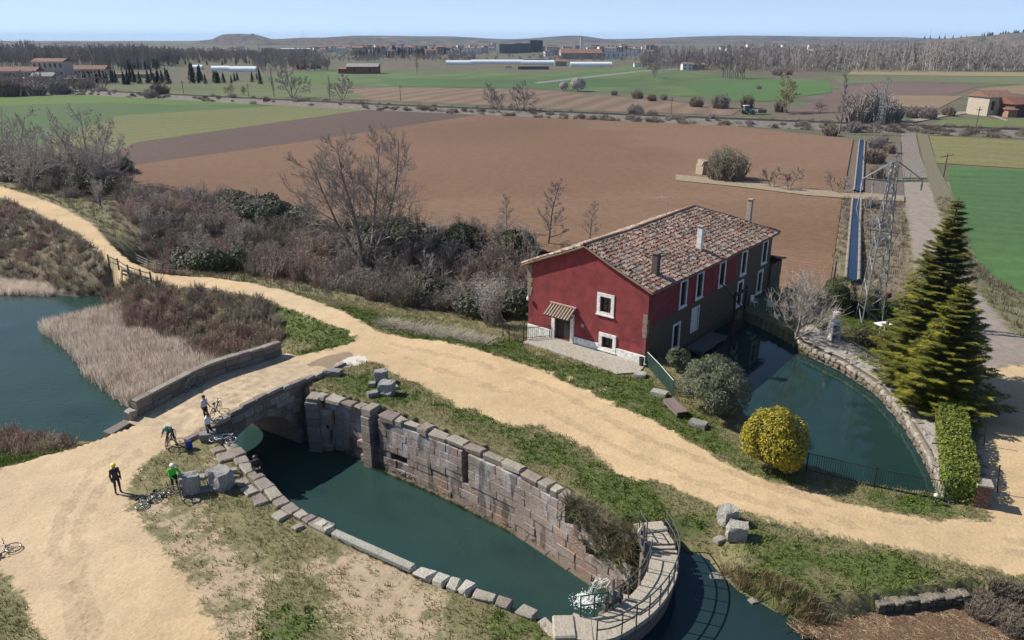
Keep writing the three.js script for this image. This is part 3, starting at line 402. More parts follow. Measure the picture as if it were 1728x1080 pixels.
// railway on its low bank
{
  const line = GP([[-260, 133], [60, 148], [190, 156], [640, 178], [1000, 193], [1300, 205], [1500, 213], [1728, 221], [1960, 228]], FIELD + 1), nrm = line.map((p, k) => { const a = line[Math.max(0, k - 1)], b = line[Math.min(line.length - 1, k + 1)], l = Math.hypot(b[0] - a[0], b[1] - a[1]); return [-(b[1] - a[1]) / l, (b[0] - a[0]) / l]; });
  const sweep = (prof, mat, parent, name) => { const g = new Geo(); for (let k = 0; k < line.length - 1; k++) for (let m = 0; m < prof.length - 1; m++) { const P = (i, q) => [line[i][0] + nrm[i][0] * q[0], FIELD + q[1], line[i][1] + nrm[i][1] * q[0]]; g.face([P(k, prof[m]), P(k, prof[m + 1]), P(k + 1, prof[m + 1]), P(k + 1, prof[m])]); } const geo = g.build(); return parent ? part(parent, name, geo, mat) : structure(name, geo, mat); };
  sweep([[-7, 0.02], [-3.4, 1.1], [-2.4, 1.25], [2.4, 1.25], [3.4, 1.1], [8, 0.1], [9, 0]], matte(0.21, 0.185, 0.16, 0.04, 0.1), null, 'railway_embankment');
  const t = thing('railway_track', 'dark railway track crossing the plain on its grey bank', 'railway');
  sweep([[-1.45, 1.26], [-1.35, 1.42], [1.35, 1.42], [1.45, 1.26]], matte(0.075, 0.065, 0.06, 0.3, 0.05), t, 'sleeper_bed');
  for (const s of [-0.72, 0.72]) sweep([[s - 0.07, 1.42], [s - 0.05, 1.6], [s + 0.05, 1.6], [s + 0.07, 1.42]], plain(0.10, 0.075, 0.06, 0.5), t, 'rail');
  const sr = rng(41), SL = []; for (let k = 0; k < 520; k++) { const t = sr() * (line.length - 1.01), i = t | 0, f = t - i, o = (sr() < 0.72 ? 1 : -1) * (3.5 + 5.5 * sr()), w = 0.7 + 0.6 * sr(); SL.push([mix(line[i][0], line[i + 1][0], f) + nrm[i][0] * o, FIELD + clamp(1.3 - (Math.abs(o) - 3) * 0.22, 0.05, 1.2), mix(line[i][1], line[i + 1][1], f) + nrm[i][1] * o, sr() * 6, 0.35 + 0.75 * sr() * sr(), 0.25 + 0.4 * sr(), sr() < 0.7 ? [0.30 * w, 0.26 * w, 0.21 * w] : [0.20 * w, 0.16 * w, 0.13 * w]]); }
  instanced('railway_scrub', bush(87, 2.2, 2.2, 46, 0.06, 4, true), plain(1, 1, 1, 0.95), SL, 'dry scrub growing along the railway bank');
  // line-side poles
  const poles = [[676, 170, 0], [1132, 198, 0], [310, 160, 0], [420, 166, 0], [1646, 219, 0]];
  poles.forEach(([u, v], k) => { const p = at0(u, v, FIELD + 0.8), q = thing('railway_pole', ['dark railway pole behind the big leafless tree', 'thin railway pole right of the brown strip field', 'thin railway pole behind the green field', 'thin railway pole left of the two bare trees by the line', 'thin railway pole beside the far ochre house'][k], 'pole', p, 0.2, 'poles along the railway'); part(q, 'post', new Geo().bar([0, 0, 0], [0, 6.2, 0], 0.12).build(), plain(0.12, 0.11, 0.1)); part(q, 'bracket', new Geo().bar([-0.9, 5.4, 0], [0.9, 5.4, 0], 0.07).bar([0, 4.9, 0], [0.5, 5.4, 0], 0.04).build(), plain(0.12, 0.11, 0.1)); });
}
// hills on the skyline
{
  const interp = (a, x) => { for (let k = 0; k < a.length - 1; k++) if (x <= a[k + 1][0]) return mix(a[k][1], a[k + 1][1], smooth(0, 1, (x - a[k][0]) / (a[k + 1][0] - a[k][0]))); return a[a.length - 1][1]; };
  const hill = (name, D0, D1, ridge, seed, cols) => {
    const u0 = ridge[0][0], u1 = ridge[ridge.length - 1][0], nx = 260, nz = 26, g = new THREE.BufferGeometry(), p = [], uv = [], idx = [];
    for (let j = 0; j <= nz; j++) for (let i = 0; i <= nx; i++) {
      const u = mix(u0, u1, i / nx), t = j / nz, D = mix(D0, D1 + (D1 - D0) * 0.25, t), x = (u - 864) / FOCAL * D * 1.065, v = interp(ridge, u), y1 = EYE + (65 - v) / FOCAL * D1 * 1.065 + 1, f = smooth(0.15, 0.8, t), n = fbm(x * 0.0022 + seed, D * 0.003, 4);
      p.push(x, mix(FIELD - 1, y1, f * (0.75 + 0.25 * smooth(0.6, 0.82, t))) + (n - 0.5) * 0.45 * (y1 + 12) * smooth(0.1, 0.5, t) * (1 - smooth(0.7, 0.8, t)) - (t > 0.86 ? (t - 0.86) * 60 : 0), -D); uv.push(i / nx, t);
      if (i < nx && j < nz) { const a = j * (nx + 1) + i; idx.push(a, a + 1, a + nx + 2, a, a + nx + 2, a + nx + 1); }
    }
    g.setAttribute('position', new THREE.Float32BufferAttribute(p, 3)); g.setAttribute('uv', new THREE.Float32BufferAttribute(uv, 2)); g.setIndex(idx); g.computeVertexNormals();
    const t = tex(1024, 256, (i, j, o) => { const b = noise(i / 22 + seed, j / 26 + seed) * 0.75 + noise(i / 7, j / 9 + seed) * 0.25, q = clamp((b - 0.22) / 0.56) * cols.length, c = cols[Math.min(cols.length - 1, q | 0)], k = (0.7 + 0.6 * noise(i / 3, j / 3)) * (q % 1 < 0.12 ? 0.4 : 1); for (let m = 0; m < 3; m++) o[m] = c[m] * k; });
    structure(name, g, new THREE.MeshStandardMaterial({ map: t, roughness: 1, side: THREE.DoubleSide }));
  };
  const earth = [[0.12, 0.05, 0.035], [0.04, 0.06, 0.02], [0.17, 0.11, 0.065], [0.025, 0.055, 0.014], [0.13, 0.055, 0.04], [0.02, 0.024, 0.018]];
  hill('far_hills', 3200, 6600, [[-400, 68], [0, 70], [70, 66], [120, 70], [210, 71], [300, 69], [360, 71], [430, 66], [540, 66], [640, 61], [760, 62], [860, 66], [960, 61], [1010, 66], [1200, 61], [1430, 63], [1500, 65], [1728, 60], [2100, 60]], 11, earth);
  hill('butte_hill', 2600, 4700, [[330, 79], [380, 74], [410, 68], [437, 59.5], [460, 58.5], [482, 60], [510, 66], [560, 64], [640, 64], [720, 68], [820, 76]], 31, earth);
  hill('low_hill', 2300, 3800, [[-400, 72], [0, 69], [40, 68], [75, 66.5], [105, 69], [140, 72], [200, 70], [290, 71], [360, 76], [420, 82]], 51, earth);
  hill('wooded_hill', 1100, 1900, [[1400, 80], [1450, 74], [1490, 67], [1560, 62], [1620, 57], [1728, 55], [1900, 54], [2100, 60]], 71, [[0.12, 0.10, 0.08], [0.15, 0.12, 0.09], [0.10, 0.10, 0.06]]);
}
// ---------------------------------------------------------------- the red mill house
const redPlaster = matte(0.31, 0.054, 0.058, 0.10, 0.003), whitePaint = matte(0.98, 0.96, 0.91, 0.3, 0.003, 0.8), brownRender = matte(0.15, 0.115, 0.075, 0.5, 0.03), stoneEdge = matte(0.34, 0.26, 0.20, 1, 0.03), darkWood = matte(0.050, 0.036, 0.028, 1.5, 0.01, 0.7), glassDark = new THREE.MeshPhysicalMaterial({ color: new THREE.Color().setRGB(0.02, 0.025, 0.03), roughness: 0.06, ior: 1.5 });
const ironBlack = plain(0.018, 0.018, 0.02, 0.5), concreteMat = matte(0.40, 0.36, 0.30, 0.7, 0.02), paleStone = matte(0.46, 0.42, 0.35, 0.9, 0.03), greyStone = matte(0.30, 0.285, 0.26, 0.9, 0.05);
const mill = thing('mill_house', 'red gabled mill house with tiled roof between the track and the pond', 'house', [HC[0], 0, HC[1]], Math.atan2(0.774, 0.633));
const HL = 22.8, HW = 10.9, EAVE = 5.75, RIDGE = 8.2;
const extr = (pts, holes, d) => { const s = new THREE.Shape(pts.map(p => new THREE.Vector2(...p))); for (const h of holes) s.holes.push(new THREE.Path([[h[0], h[2]], [h[1], h[2]], [h[1], h[3]], [h[0], h[3]]].map(p => new THREE.Vector2(...p)))); return new THREE.ExtrudeGeometry(s, { depth: d, bevelEnabled: false }); };
const rect = (a, b, c, d) => [[a, c], [b, c], [b, d], [a, d]];
// frames of the two visible walls: gable (across, up) and pond side (along, up)
const gableM = o => new THREE.Matrix4().makeBasis(V(0, 0, -1), V(0, 1, 0), V(1, 0, 0)).setPosition(-o, 0, 0), pondM = o => new THREE.Matrix4().makeBasis(V(1, 0, 0), V(0, 1, 0), V(0, 0, -1)).setPosition(0, 0, o);
const onGable = (g, o = 0) => g.applyMatrix4(gableM(o)), onPond = (g, o = 0) => flipFix(g.applyMatrix4(pondM(o)));
function flipFix(g) { if (g.index) { const a = g.index.array; for (let k = 0; k < a.length; k += 3) { const t = a[k]; a[k] = a[k + 1]; a[k + 1] = t; } } else { const n = g.toNonIndexed ? g : g; for (const name of ['position', 'normal', 'uv']) { const A = n.attributes[name], s = A.itemSize; for (let k = 0; k < A.count; k += 3) for (let m = 0; m < s; m++) { const t = A.array[k * s + m]; A.array[k * s + m] = A.array[(k + 1) * s + m]; A.array[(k + 1) * s + m] = t; } } } return g; }
{
  const gOpen = [[3.1, 4.06, 3.22, 4.42], [2.78, 3.76, 0.42, 1.3], [6.68, 8.2, 0.06, 2.15]];
  part(mill, 'gable_wall', (onGable(extr([[0, -1.5], [HW, -1.5], [HW, EAVE], [HW / 2, RIDGE - 0.12], [0, EAVE]], gOpen, 0.45))), redPlaster);
  const up = [5.35, 8.1, 12.2, 16.6, 21.2].map(c => [c - 0.42, c + 0.42, 3.15, 5.05]), lo = [[4.65, -0.1, 1.7], [16.35, 0.3, 2.35], [20.75, 0.4, 2.3]].map(([c, a, b]) => [c - 0.42, c + 0.42, a, b]), shut = [7.15, 8.35, 0.35, 2.3];
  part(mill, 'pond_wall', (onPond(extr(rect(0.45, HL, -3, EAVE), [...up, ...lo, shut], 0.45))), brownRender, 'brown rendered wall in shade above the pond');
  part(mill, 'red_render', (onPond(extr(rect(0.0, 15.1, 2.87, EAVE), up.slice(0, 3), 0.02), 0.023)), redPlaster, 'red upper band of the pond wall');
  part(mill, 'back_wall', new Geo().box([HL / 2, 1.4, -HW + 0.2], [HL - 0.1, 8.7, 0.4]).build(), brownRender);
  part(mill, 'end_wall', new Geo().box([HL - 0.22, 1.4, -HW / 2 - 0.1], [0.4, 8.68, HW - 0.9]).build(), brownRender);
  // white plinth in three runs
  for (const [a, b] of [[-0.04, 2.46], [4.08, 6.32], [8.52, HW + 0.02]]) part(mill, 'plinth', new Geo().block([-0.03, -0.35, -(a + b) / 2], [0.1, 1.94, b - a], 0, 0.015).build(), whitePaint);
  const frameOf = (o, w, place, out, kind) => {
    const s = extr(rect(o[0] - w, o[1] + w, o[2] - w, o[3] + w), [o], 0.12), win = part(mill, kind, (place(s, out)), whitePaint), cx = (o[0] + o[1]) / 2, cy = (o[2] + o[3]) / 2, W = o[1] - o[0], Hh = o[3] - o[2];
    const q = (g, d) => (place(g, d));
    part(win, 'pane', q(extr(rect(o[0] - 0.02, o[1] + 0.02, o[2] - 0.02, o[3] + 0.02), [], 0.02), -0.24), glassDark);
    const f = 0.06, sash = mergeGeometries([extr(rect(o[0], o[1], o[2], o[3]), [[o[0] + f, cx - f / 2, o[2] + f, cy - f / 2], [cx + f / 2, o[1] - f, o[2] + f, cy - f / 2], [o[0] + f, cx - f / 2, cy + f / 2, o[3] - f], [cx + f / 2, o[1] - f, cy + f / 2, o[3] - f]], 0.05)]);
    part(win, 'sash', q(sash, -0.18), darkWood);
    const sill = new THREE.BoxGeometry(W + 2 * w + 0.1, 0.09, 0.16); sill.translate(cx, o[2] - w + 0.02, 0.02); part(win, 'sill', q(sill, out), whitePaint);
  };
  frameOf(gOpen[0], 0.27, onGable, 0.06, 'window'); frameOf(gOpen[1], 0.27, onGable, 0.09, 'window');
  for (const o of [...up, ...lo]) frameOf(o, 0.2, onPond, 0.055, 'window');
  const sh = part(mill, 'window', (onPond(extr(rect(shut[0] - 0.08, shut[1] + 0.08, shut[2] - 0.08, shut[3] + 0.08), [shut], 0.1), 0.05)), whitePaint, 'lower window closed by a white shutter'); part(sh, 'shutter', (onPond(extr(rect(...shut), [], 0.05), -0.05)), whitePaint);
  // door with plank leaves under its tiled canopy
  const door = part(mill, 'door', (onGable(extr([[6.36, 0.02], [6.68, 0.02], [6.68, 2.15], [8.2, 2.15], [8.2, 0.02], [8.5, 0.02], [8.5, 2.42], [6.36, 2.42]], [], 0.14), 0.1)), whitePaint, 'dark plank door in a white surround');
  for (let k = 0; k < 8; k++) part(door, 'plank', new Geo().block([0.22, 1.1, -(6.69 + 0.19 * (k + 0.5))], [0.05, 2.1, 0.18], 0, 0.008).build(), darkWood);
  const can = part(mill, 'canopy', new Geo().face([[-0.02, 2.86, -6.26], [-1.0, 2.2, -6.26], [-1.0, 2.2, -8.56], [-0.02, 2.86, -8.56]]).face([[-0.02, 2.8, -6.26], [-0.02, 2.8, -8.56], [-1.0, 2.13, -8.56], [-1.0, 2.13, -6.26]]).face([[-1.0, 2.13, -6.26], [-1.0, 2.13, -8.56], [-1.0, 2.2, -8.56], [-1.0, 2.2, -6.26]]).face([[-0.02, 2.8, -6.26], [-1, 2.13, -6.26], [-1, 2.2, -6.26], [-0.02, 2.86, -6.26]]).face([[-0.02, 2.8, -8.56], [-0.02, 2.86, -8.56], [-1, 2.2, -8.56], [-1, 2.13, -8.56]]).build(), matte(0.30, 0.20, 0.14, 1, 0.02), 'small tiled canopy over the door');
  const paleTile = matte(0.50, 0.40, 0.30, 1.2, 0.02);
  for (let k = 0; k < 9; k++) { const z = -6.33 - k * 0.27; part(can, 'tile', new Geo().tube([[-0.02, 2.9, z], [-1.06, 2.2, z]], [0.085, 0.1], 8).build(), paleTile); }
  part(can, 'ridge_course', new Geo().block([-0.07, 2.98, -7.41], [0.16, 0.12, 2.5], 0, 0.02).build(), matte(0.55, 0.36, 0.30, 1, 0.02));
  for (const z of [-6.5, -8.32]) part(can, 'bracket', new Geo().bar([-0.02, 2.15, z], [-0.8, 2.25, z], 0.05, 4).build(), darkWood);
  // exposed stone at the corners, a lantern and a meter box
  const rq = rng(5); for (let k = 0; k < 7; k++) part(mill, 'quoin', new Geo().block([0.1, 3.25 + k * 0.37, -HW - 0.005 + 0.1 + 0.05 * (k % 2)], [0.27, 0.35, 0.42 + 0.12 * (k % 2)], 0, 0.02, 0.01, rq).build(), stoneEdge);
  for (let k = 0; k < 5; k++) part(mill, 'quoin', new Geo().block([0.12, 2.15 + k * 0.37, -0.16], [0.3, 0.35, 0.36 + 0.06 * (k % 2)], 0, 0.02, 0.01, rq).build(), stoneEdge);
  for (let k = 0; k < 13; k++) part(mill, 'brick', new Geo().block([0.1, 0.62 + k * 0.115, -0.08 - 0.04 * (k % 2)], [0.26, 0.09, 0.2], 0, 0.01, 0.004, rq).build(), matte(0.27, 0.13, 0.09, 1, 0.02));
  const lamp = part(mill, 'wall_lantern', new Geo().block([-0.22, 2.85, -HW + 0.12], [0.2, 0.26, 0.2], 0, 0.03).block([-0.22, 3.04, -HW + 0.12], [0.12, 0.12, 0.12], 0, 0.03).build(), whitePaint); part(lamp, 'bracket', new Geo().bar([0, 2.7, -HW + 0.12], [-0.25, 2.72, -HW + 0.12], 0.025).build(), ironBlack);
  part(mill, 'meter_box', new Geo().block([-0.04, 1.72, -5.55], [0.12, 0.3, 0.26], 0, 0.02).build(), matte(0.5, 0.42, 0.34, 1, 0.01));
  // roof: deck, rows of curved tiles, ridge caps, chimneys
  const OV = 0.45, XE = HL + 0.45, XR = 17.4, X00 = -0.35, yE = EAVE - 0.12, wav = (x, z) => (noise(x * 0.35 + 3, z * 0.3 + 8) - 0.5) * 0.16 - 0.14 * Math.sin(clamp(x / 17, 0, 1) * PI) * clamp((5.45 - Math.abs(z + 5.45)) / 5.45, 0, 1);
  const W2 = HW / 2, slopeY = t => mix(yE, RIDGE, t); // t 0 eave, 1 ridge
  const rp = (x, side, t) => { const z = side ? -W2 - (W2 + OV) * (1 - t) : -W2 + (W2 + OV) * (1 - t); return [x, slopeY(t) + wav(x, z), z]; };
  const hp = (s, t) => { const zA = OV, zB = -HW - OV, z = mix(mix(zA, -W2, t), mix(zB, -W2, t), s), x = mix(XE, XR, t); return [x, slopeY(t) + wav(x, z), z]; };
  const deck = new Geo(), dn = 0.06, n = 24;
  for (const side of [0, 1]) for (let i = 0; i < n; i++) for (let j = 0; j < 6; j++) { const xr = t => mix(XE, XR, t), X = (a, t) => mix(X00, xr(t), a), q = (a, t) => { const p = rp(X(a, t), side, t); p[1] -= dn; return p; }; const f = [q(i / n, j / 6), q((i + 1) / n, j / 6), q((i + 1) / n, (j + 1) / 6), q(i / n, (j + 1) / 6)]; deck.face(side ? f.reverse() : f); }
  for (let i = 0; i < 10; i++) for (let j = 0; j < 6; j++) { const q = (s, t) => { const p = hp(s, t); p[1] -= dn; return p; }; deck.face([q(i / 10, j / 6), q((i + 1) / 10, j / 6), q((i + 1) / 10, (j + 1) / 6), q(i / 10, (j + 1) / 6)]); }
  // verge boards and eave boards give the roof its edge
  const roof = part(mill, 'roof', deck.build(), matte(0.22, 0.15, 0.11, 1, 0.02), 'mottled clay tile roof with a hipped far end');
  const edge = new Geo(), E2 = (a, b) => { for (let k = 0; k < 12; k++) { const p = a.map((v, m) => mix(v, b[m], k / 12)), q = a.map((v, m) => mix(v, b[m], (k + 1) / 12)); p[1] += wav(p[0], p[2]); q[1] += wav(q[0], q[2]); edge.tube([[p[0], p[1] - 0.12, p[2]], [q[0], q[1] - 0.12, q[2]]], 0.1, 4); } };
  E2([X00, yE, OV - 0.06], [XE, yE, OV - 0.06]); E2([X00 + 0.06, yE, OV], [X00 + 0.06, RIDGE, -W2]); E2([X00 + 0.06, yE, -HW - OV], [X00 + 0.06, RIDGE, -W2]); E2([XE - 0.06, yE, OV], [XE - 0.06, yE, -HW - OV]);
  part(roof, 'edge_course', edge.build(), matte(0.36, 0.28, 0.21, 1, 0.02));
  const tiles = new Geo(), r = rng(91), pal = [[0.46, 0.29, 0.22], [0.42, 0.20, 0.145], [0.52, 0.39, 0.31], [0.20, 0.15, 0.12], [0.36, 0.30, 0.24], [0.56, 0.38, 0.31], [0.29, 0.165, 0.12]];
  const tile = (a, b, side) => { // half-round tile from low end a to high end b; side = horizontal unit vector across
    const c = pal[Math.min(6, Math.floor(clamp(r() * 0.6 + (fbm(a[0] * 0.55 + 50, a[2] * 0.7, 3) - 0.34) * 1.5) * 7))], k = 0.75 + 0.5 * r(); tiles.col = c.map(v => v * k);
    const flip = side[0] && b[2] > a[2], base = tiles.p.length / 3, j = (r() - 0.5) * 0.03, dx = b[0] - a[0], dy = b[1] - a[1], dz = b[2] - a[2], l = Math.hypot(dx, dy, dz), up = [side[1] * dz / l - 0, 0, 0]; const nx = side[1] * dy / l * -1, ny = (side[1] * dx - side[0] * dz) / l * 1, nz = side[0] * dy / l; const sg = ny < 0 ? -1 : 1;
    for (const [p, R, lift] of [[a, 0.118, 0.045], [b, 0.092, 0.0]]) for (let q = 0; q <= 4; q++) { const t = q / 4 * PI, co = Math.cos(t), si = Math.sin(t), ox = side[0] * (co * R + j) + nx * sg * si * R, oy = ny * sg * si * R + lift, oz = side[1] * (co * R + j) + nz * sg * si * R; tiles.v(p[0] + ox, p[1] + oy, p[2] + oz, side[0] * co + nx * sg * si, ny * sg * si, side[1] * co + nz * sg * si); }
    for (let q = 0; q < 4; q++) { const A = base + q; flip ? tiles.i.push(A, A + 6, A + 5, A, A + 1, A + 6) : tiles.i.push(A, A + 5, A + 6, A, A + 6, A + 1); }
    for (let q = 1; q < 4; q++) tiles.i.push(base, base + q, base + q + 1);
  };
  const rows = 17, cw = 0.235;
  for (const side of [0, 1]) for (let x = X00 + 0.1; x < XE; x += cw) { const tm = x > XR ? (XE - x) / (XE - XR) : 1; for (let k = 0; k < rows; k++) { const t0 = k / rows, t1 = Math.min(tm, (k + 1.12) / rows); if (t0 >= tm - 0.01 || r() < 0.006) continue; const w = (r() - 0.5) * 0.07, sl = (r() - 0.5) * 0.028; tile(rp(x + w, side, t0 - (k ? sl : 0.008)), rp(x + w + (r() - 0.5) * 0.04, side, Math.min(tm, t1 + sl)), [1, 0]); } }
  for (let z = OV - 0.1; z > -HW - OV; z -= cw) { const s = (OV - z) / (HW + 2 * OV), tm = Math.min(s, 1 - s) * 2; for (let k = 0; k < rows; k++) { const t0 = k / rows, t1 = Math.min(tm, (k + 1.12) / rows); if (t0 >= tm - 0.01) continue; const P = t => { const x = mix(XE, XR, t); return [x, slopeY(t) + wav(x, z), z]; }; tile(P(t0), P(t1), [0, 1]); } }
  const tm = part(roof, 'roof_tiles', tiles.build(), new THREE.MeshStandardMaterial({ vertexColors: true, roughness: 0.95, map: grain(1)[0], side: THREE.DoubleSide })); tm.userData.kind = 'stuff';
  const cap = (a, b, nn, name) => { for (let k = 0; k < nn; k++) { const f = t => { const p = a.map((v, m) => mix(v, b[m], t)); p[1] += wav(p[0], p[2]); return p; }; const A = f(k / nn), B = f((k + 1.1) / nn); part(roof, name, new Geo().tube([[A[0], A[1] + 0.05, A[2]], [B[0], B[1] + 0.02, B[2]]], [0.15, 0.12], 8).build(), k % 3 ? capMat : capMat2); } };
  const capMat = matte(0.30, 0.235, 0.19, 1, 0.02), capMat2 = matte(0.40, 0.27, 0.2, 1, 0.02);
  cap([X00, RIDGE, -W2], [XR, RIDGE, -W2], 44, 'ridge_tile'); cap([XE, yE, OV], [XR, RIDGE, -W2], 20, 'hip_tile'); cap([XE, yE, -HW - OV], [XR, RIDGE, -W2], 20, 'hip_tile');
  const chim = (x, z, h, w, m, capM, label) => { const t = clamp((OV - z) / (W2 + OV)), y = slopeY(t) - 0.35, c = part(mill, 'chimney', new Geo().block([x, y + h / 2 + 0.2, z], [w, h + 0.4, w], 0, 0.02).build(), m, label); part(c, 'chimney_cap', new Geo().block([x, y + h + 0.5, z], [w + 0.14, 0.1, w + 0.14], 0, 0.02).block([x - w * 0.3, y + h + 0.42, z], [0.1, 0.2, w * 0.9], 0, 0.01).block([x + w * 0.3, y + h + 0.42, z], [0.1, 0.2, w * 0.9], 0, 0.01).build(), capM); };
  chim(2.2, -0.8, 1.5, 0.48, matte(0.16, 0.13, 0.11, 1.5, 0.03), matte(0.2, 0.17, 0.14, 1, 0.02), 'short dark weathered chimney'); chim(10.3, -1.3, 1.75, 0.42, whitePaint, matte(0.45, 0.36, 0.28, 1, 0.02), 'white chimney halfway along the roof'); chim(21.9, -2.1, 1.7, 0.4, matte(0.55, 0.45, 0.38, 1, 0.02), matte(0.45, 0.36, 0.28, 1, 0.02), 'pale chimney near the far end');
  const an = part(mill, 'antenna', new Geo().bar([12.2, 7.9, -5.5], [12.2, 10.0, -5.5], 0.03).build(), plain(0.35, 0.33, 0.32, 0.5)); part(an, 'antenna_boom', new Geo().bar([11.3, 9.85, -5.9], [13.0, 9.85, -5.1], 0.02).bar([11.6, 9.85, -6.2], [11.5, 9.85, -5.4], 0.015).bar([12.0, 9.85, -6], [11.9, 9.85, -5.2], 0.015).bar([12.5, 9.85, -5.75], [12.4, 9.85, -5], 0.015).build(), plain(0.35, 0.33, 0.32, 0.5));
}
// lean-to at the far end
{
  const t = thing('lean_to_shed', 'small lean-to with pinkish tiles against the far end of the mill', 'shed', [...[hs(24.2, -1.6)].map(p => [p[0], 0, p[1]])[0]], Math.atan2(0.774, 0.633));
  part(t, 'wall', new Geo().box([0, 0.2, 0], [2.6, 4.6, 3.6]).build(), brownRender); const rf = part(t, 'roof', new Geo().face([[-1.35, 3.3, 2.1], [1.6, 2.6, 2.1], [1.6, 2.6, -2.1], [-1.35, 3.3, -2.1]]).face([[-1.35, 3.18, 2.1], [-1.35, 3.18, -2.1], [1.6, 2.5, -2.1], [1.6, 2.5, 2.1]]).build(), matte(0.4, 0.25, 0.2, 1, 0.02));
  for (let k = 0; k < 16; k++) part(rf, 'tile_row', new Geo().tube([[-1.35, 3.34, -2 + k * 0.265], [1.66, 2.62, -2 + k * 0.265]], 0.1, 7).build(), k % 3 ? matte(0.42, 0.26, 0.21, 1, 0.02) : matte(0.35, 0.2, 0.15, 1, 0.02));
}
// paved apron in front of the gable
{
  const P = terracePoly, g = new Geo(), tris = THREE.ShapeUtils.triangulateShape(P.map(p => new THREE.Vector2(...p)), []);
  P.forEach(p => g.v(p[0], 0.05, p[1], 0, 1, 0, p[0], p[1])); tris.forEach(t => { const [a, b, c] = t.map(q => P[q]); ((b[0] - a[0]) * (c[1] - a[1]) - (b[1] - a[1]) * (c[0] - a[0])) > 0 ? g.i.push(t[0], t[2], t[1]) : g.i.push(...t); });
  P.forEach((p, k) => { const q = P[(k + 1) % P.length]; g.face([[p[0], 0.05, p[1]], [q[0], 0.05, q[1]], [q[0], -0.4, q[1]], [p[0], -0.4, p[1]]]); });
  structure('paved_apron', g.build(), new THREE.MeshStandardMaterial({ color: new THREE.Color().setRGB(0.47, 0.43, 0.36), roughness: 0.95, map: grain(0.45)[0], bumpMap: grain(0.45)[1], bumpScale: 0.03, side: THREE.DoubleSide }));
}
// black iron railing beside the door: from the apron corner to the door, then away over the mill race
{
  const t = thing('iron_railing', 'black iron railing left of the mill door above the race', 'railing'), pts = [hs(-0.15, -8.6), hs(-1.9, -9.9), hs(-2.1, -11.2), hs(-1.2, -12.6), hs(0.2, -14.2)];
  for (let k = 0; k < pts.length; k++) part(t, 'post', new Geo().bar([pts[k][0], -0.6, pts[k][1]], [pts[k][0], 1.06, pts[k][1]], 0.04).build(), ironBlack);
  for (let k = 0; k < pts.length - 1; k++) { const a = pts[k], b = pts[k + 1], L = Math.hypot(b[0] - a[0], b[1] - a[1]); for (const y of [1.0, 0.15]) part(t, 'rail', new Geo().bar([a[0], y, a[1]], [b[0], y, b[1]], 0.028).build(), ironBlack); for (let q = 0.16; q < L; q += 0.16) { const s = q / L, x = mix(a[0], b[0], s), z = mix(a[1], b[1], s); part(t, 'baluster', new Geo().bar([x, 0.15, z], [x, 1, z], 0.013, 4).build(), ironBlack); } }
}
// litter bin at the wall's corner
{ const p = hs(-0.5, 0.0), t = thing('litter_bin', 'small dark bin against the white plinth at the mill corner', 'bin', [p[0], 0.05, p[1]]); part(t, 'body', new THREE.LatheGeometry([[0.001, 0], [0.15, 0], [0.19, 0.55], [0.2, 0.6], [0.17, 0.6], [0.15, 0.1], [0.001, 0.1]].map(p => new THREE.Vector2(...p)), 14), plain(0.06, 0.06, 0.06, 0.6)); part(t, 'rim', new THREE.TorusGeometry(0.19, 0.02, 6, 16).rotateX(PI / 2).translate(0, 0.6, 0), plain(0.1, 0.1, 0.1, 0.5)); }
// green mesh fence from the mill corner down towards the bench
{
  const t = thing('mesh_fence', 'green mesh fence from the mill corner along the pond', 'fence'), pts = [hs(-0.3, 0.35), G(1112, 640), G(1135, 668)];
  const mesh = new THREE.MeshStandardMaterial({ color: new THREE.Color().setRGB(0.02, 0.075, 0.06), roughness: 0.8, side: THREE.DoubleSide });
  pts.forEach(p => part(t, 'post', new Geo().bar([p[0], -0.6, p[1]], [p[0], 1.15, p[1]], 0.035).build(), plain(0.03, 0.09, 0.07, 0.6)));
  for (let k = 0; k < 2; k++) { const a = pts[k], b = pts[k + 1], g = new Geo(), L = Math.hypot(b[0] - a[0], b[1] - a[1]); for (let q = 0; q <= L; q += 0.1) { const s = q / L, x = mix(a[0], b[0], s), z = mix(a[1], b[1], s); g.bar([x, 0, z], [x, 1.1, z], 0.018, 3); } for (let y = 0; y <= 1.1; y += 0.11) g.bar([a[0], y, a[1]], [b[0], y, b[1]], 0.018, 3); part(t, 'mesh_panel', g.build(), mesh); part(t, 'top_rail', new Geo().bar([a[0], 1.12, a[1]], [b[0], 1.12, b[1]], 0.03).build(), plain(0.5, 0.52, 0.48, 0.5)); }
}
// ---------------------------------------------------------------- lock chamber, bridge, weir
const WALLH = 5.6; // from below the water to the coping
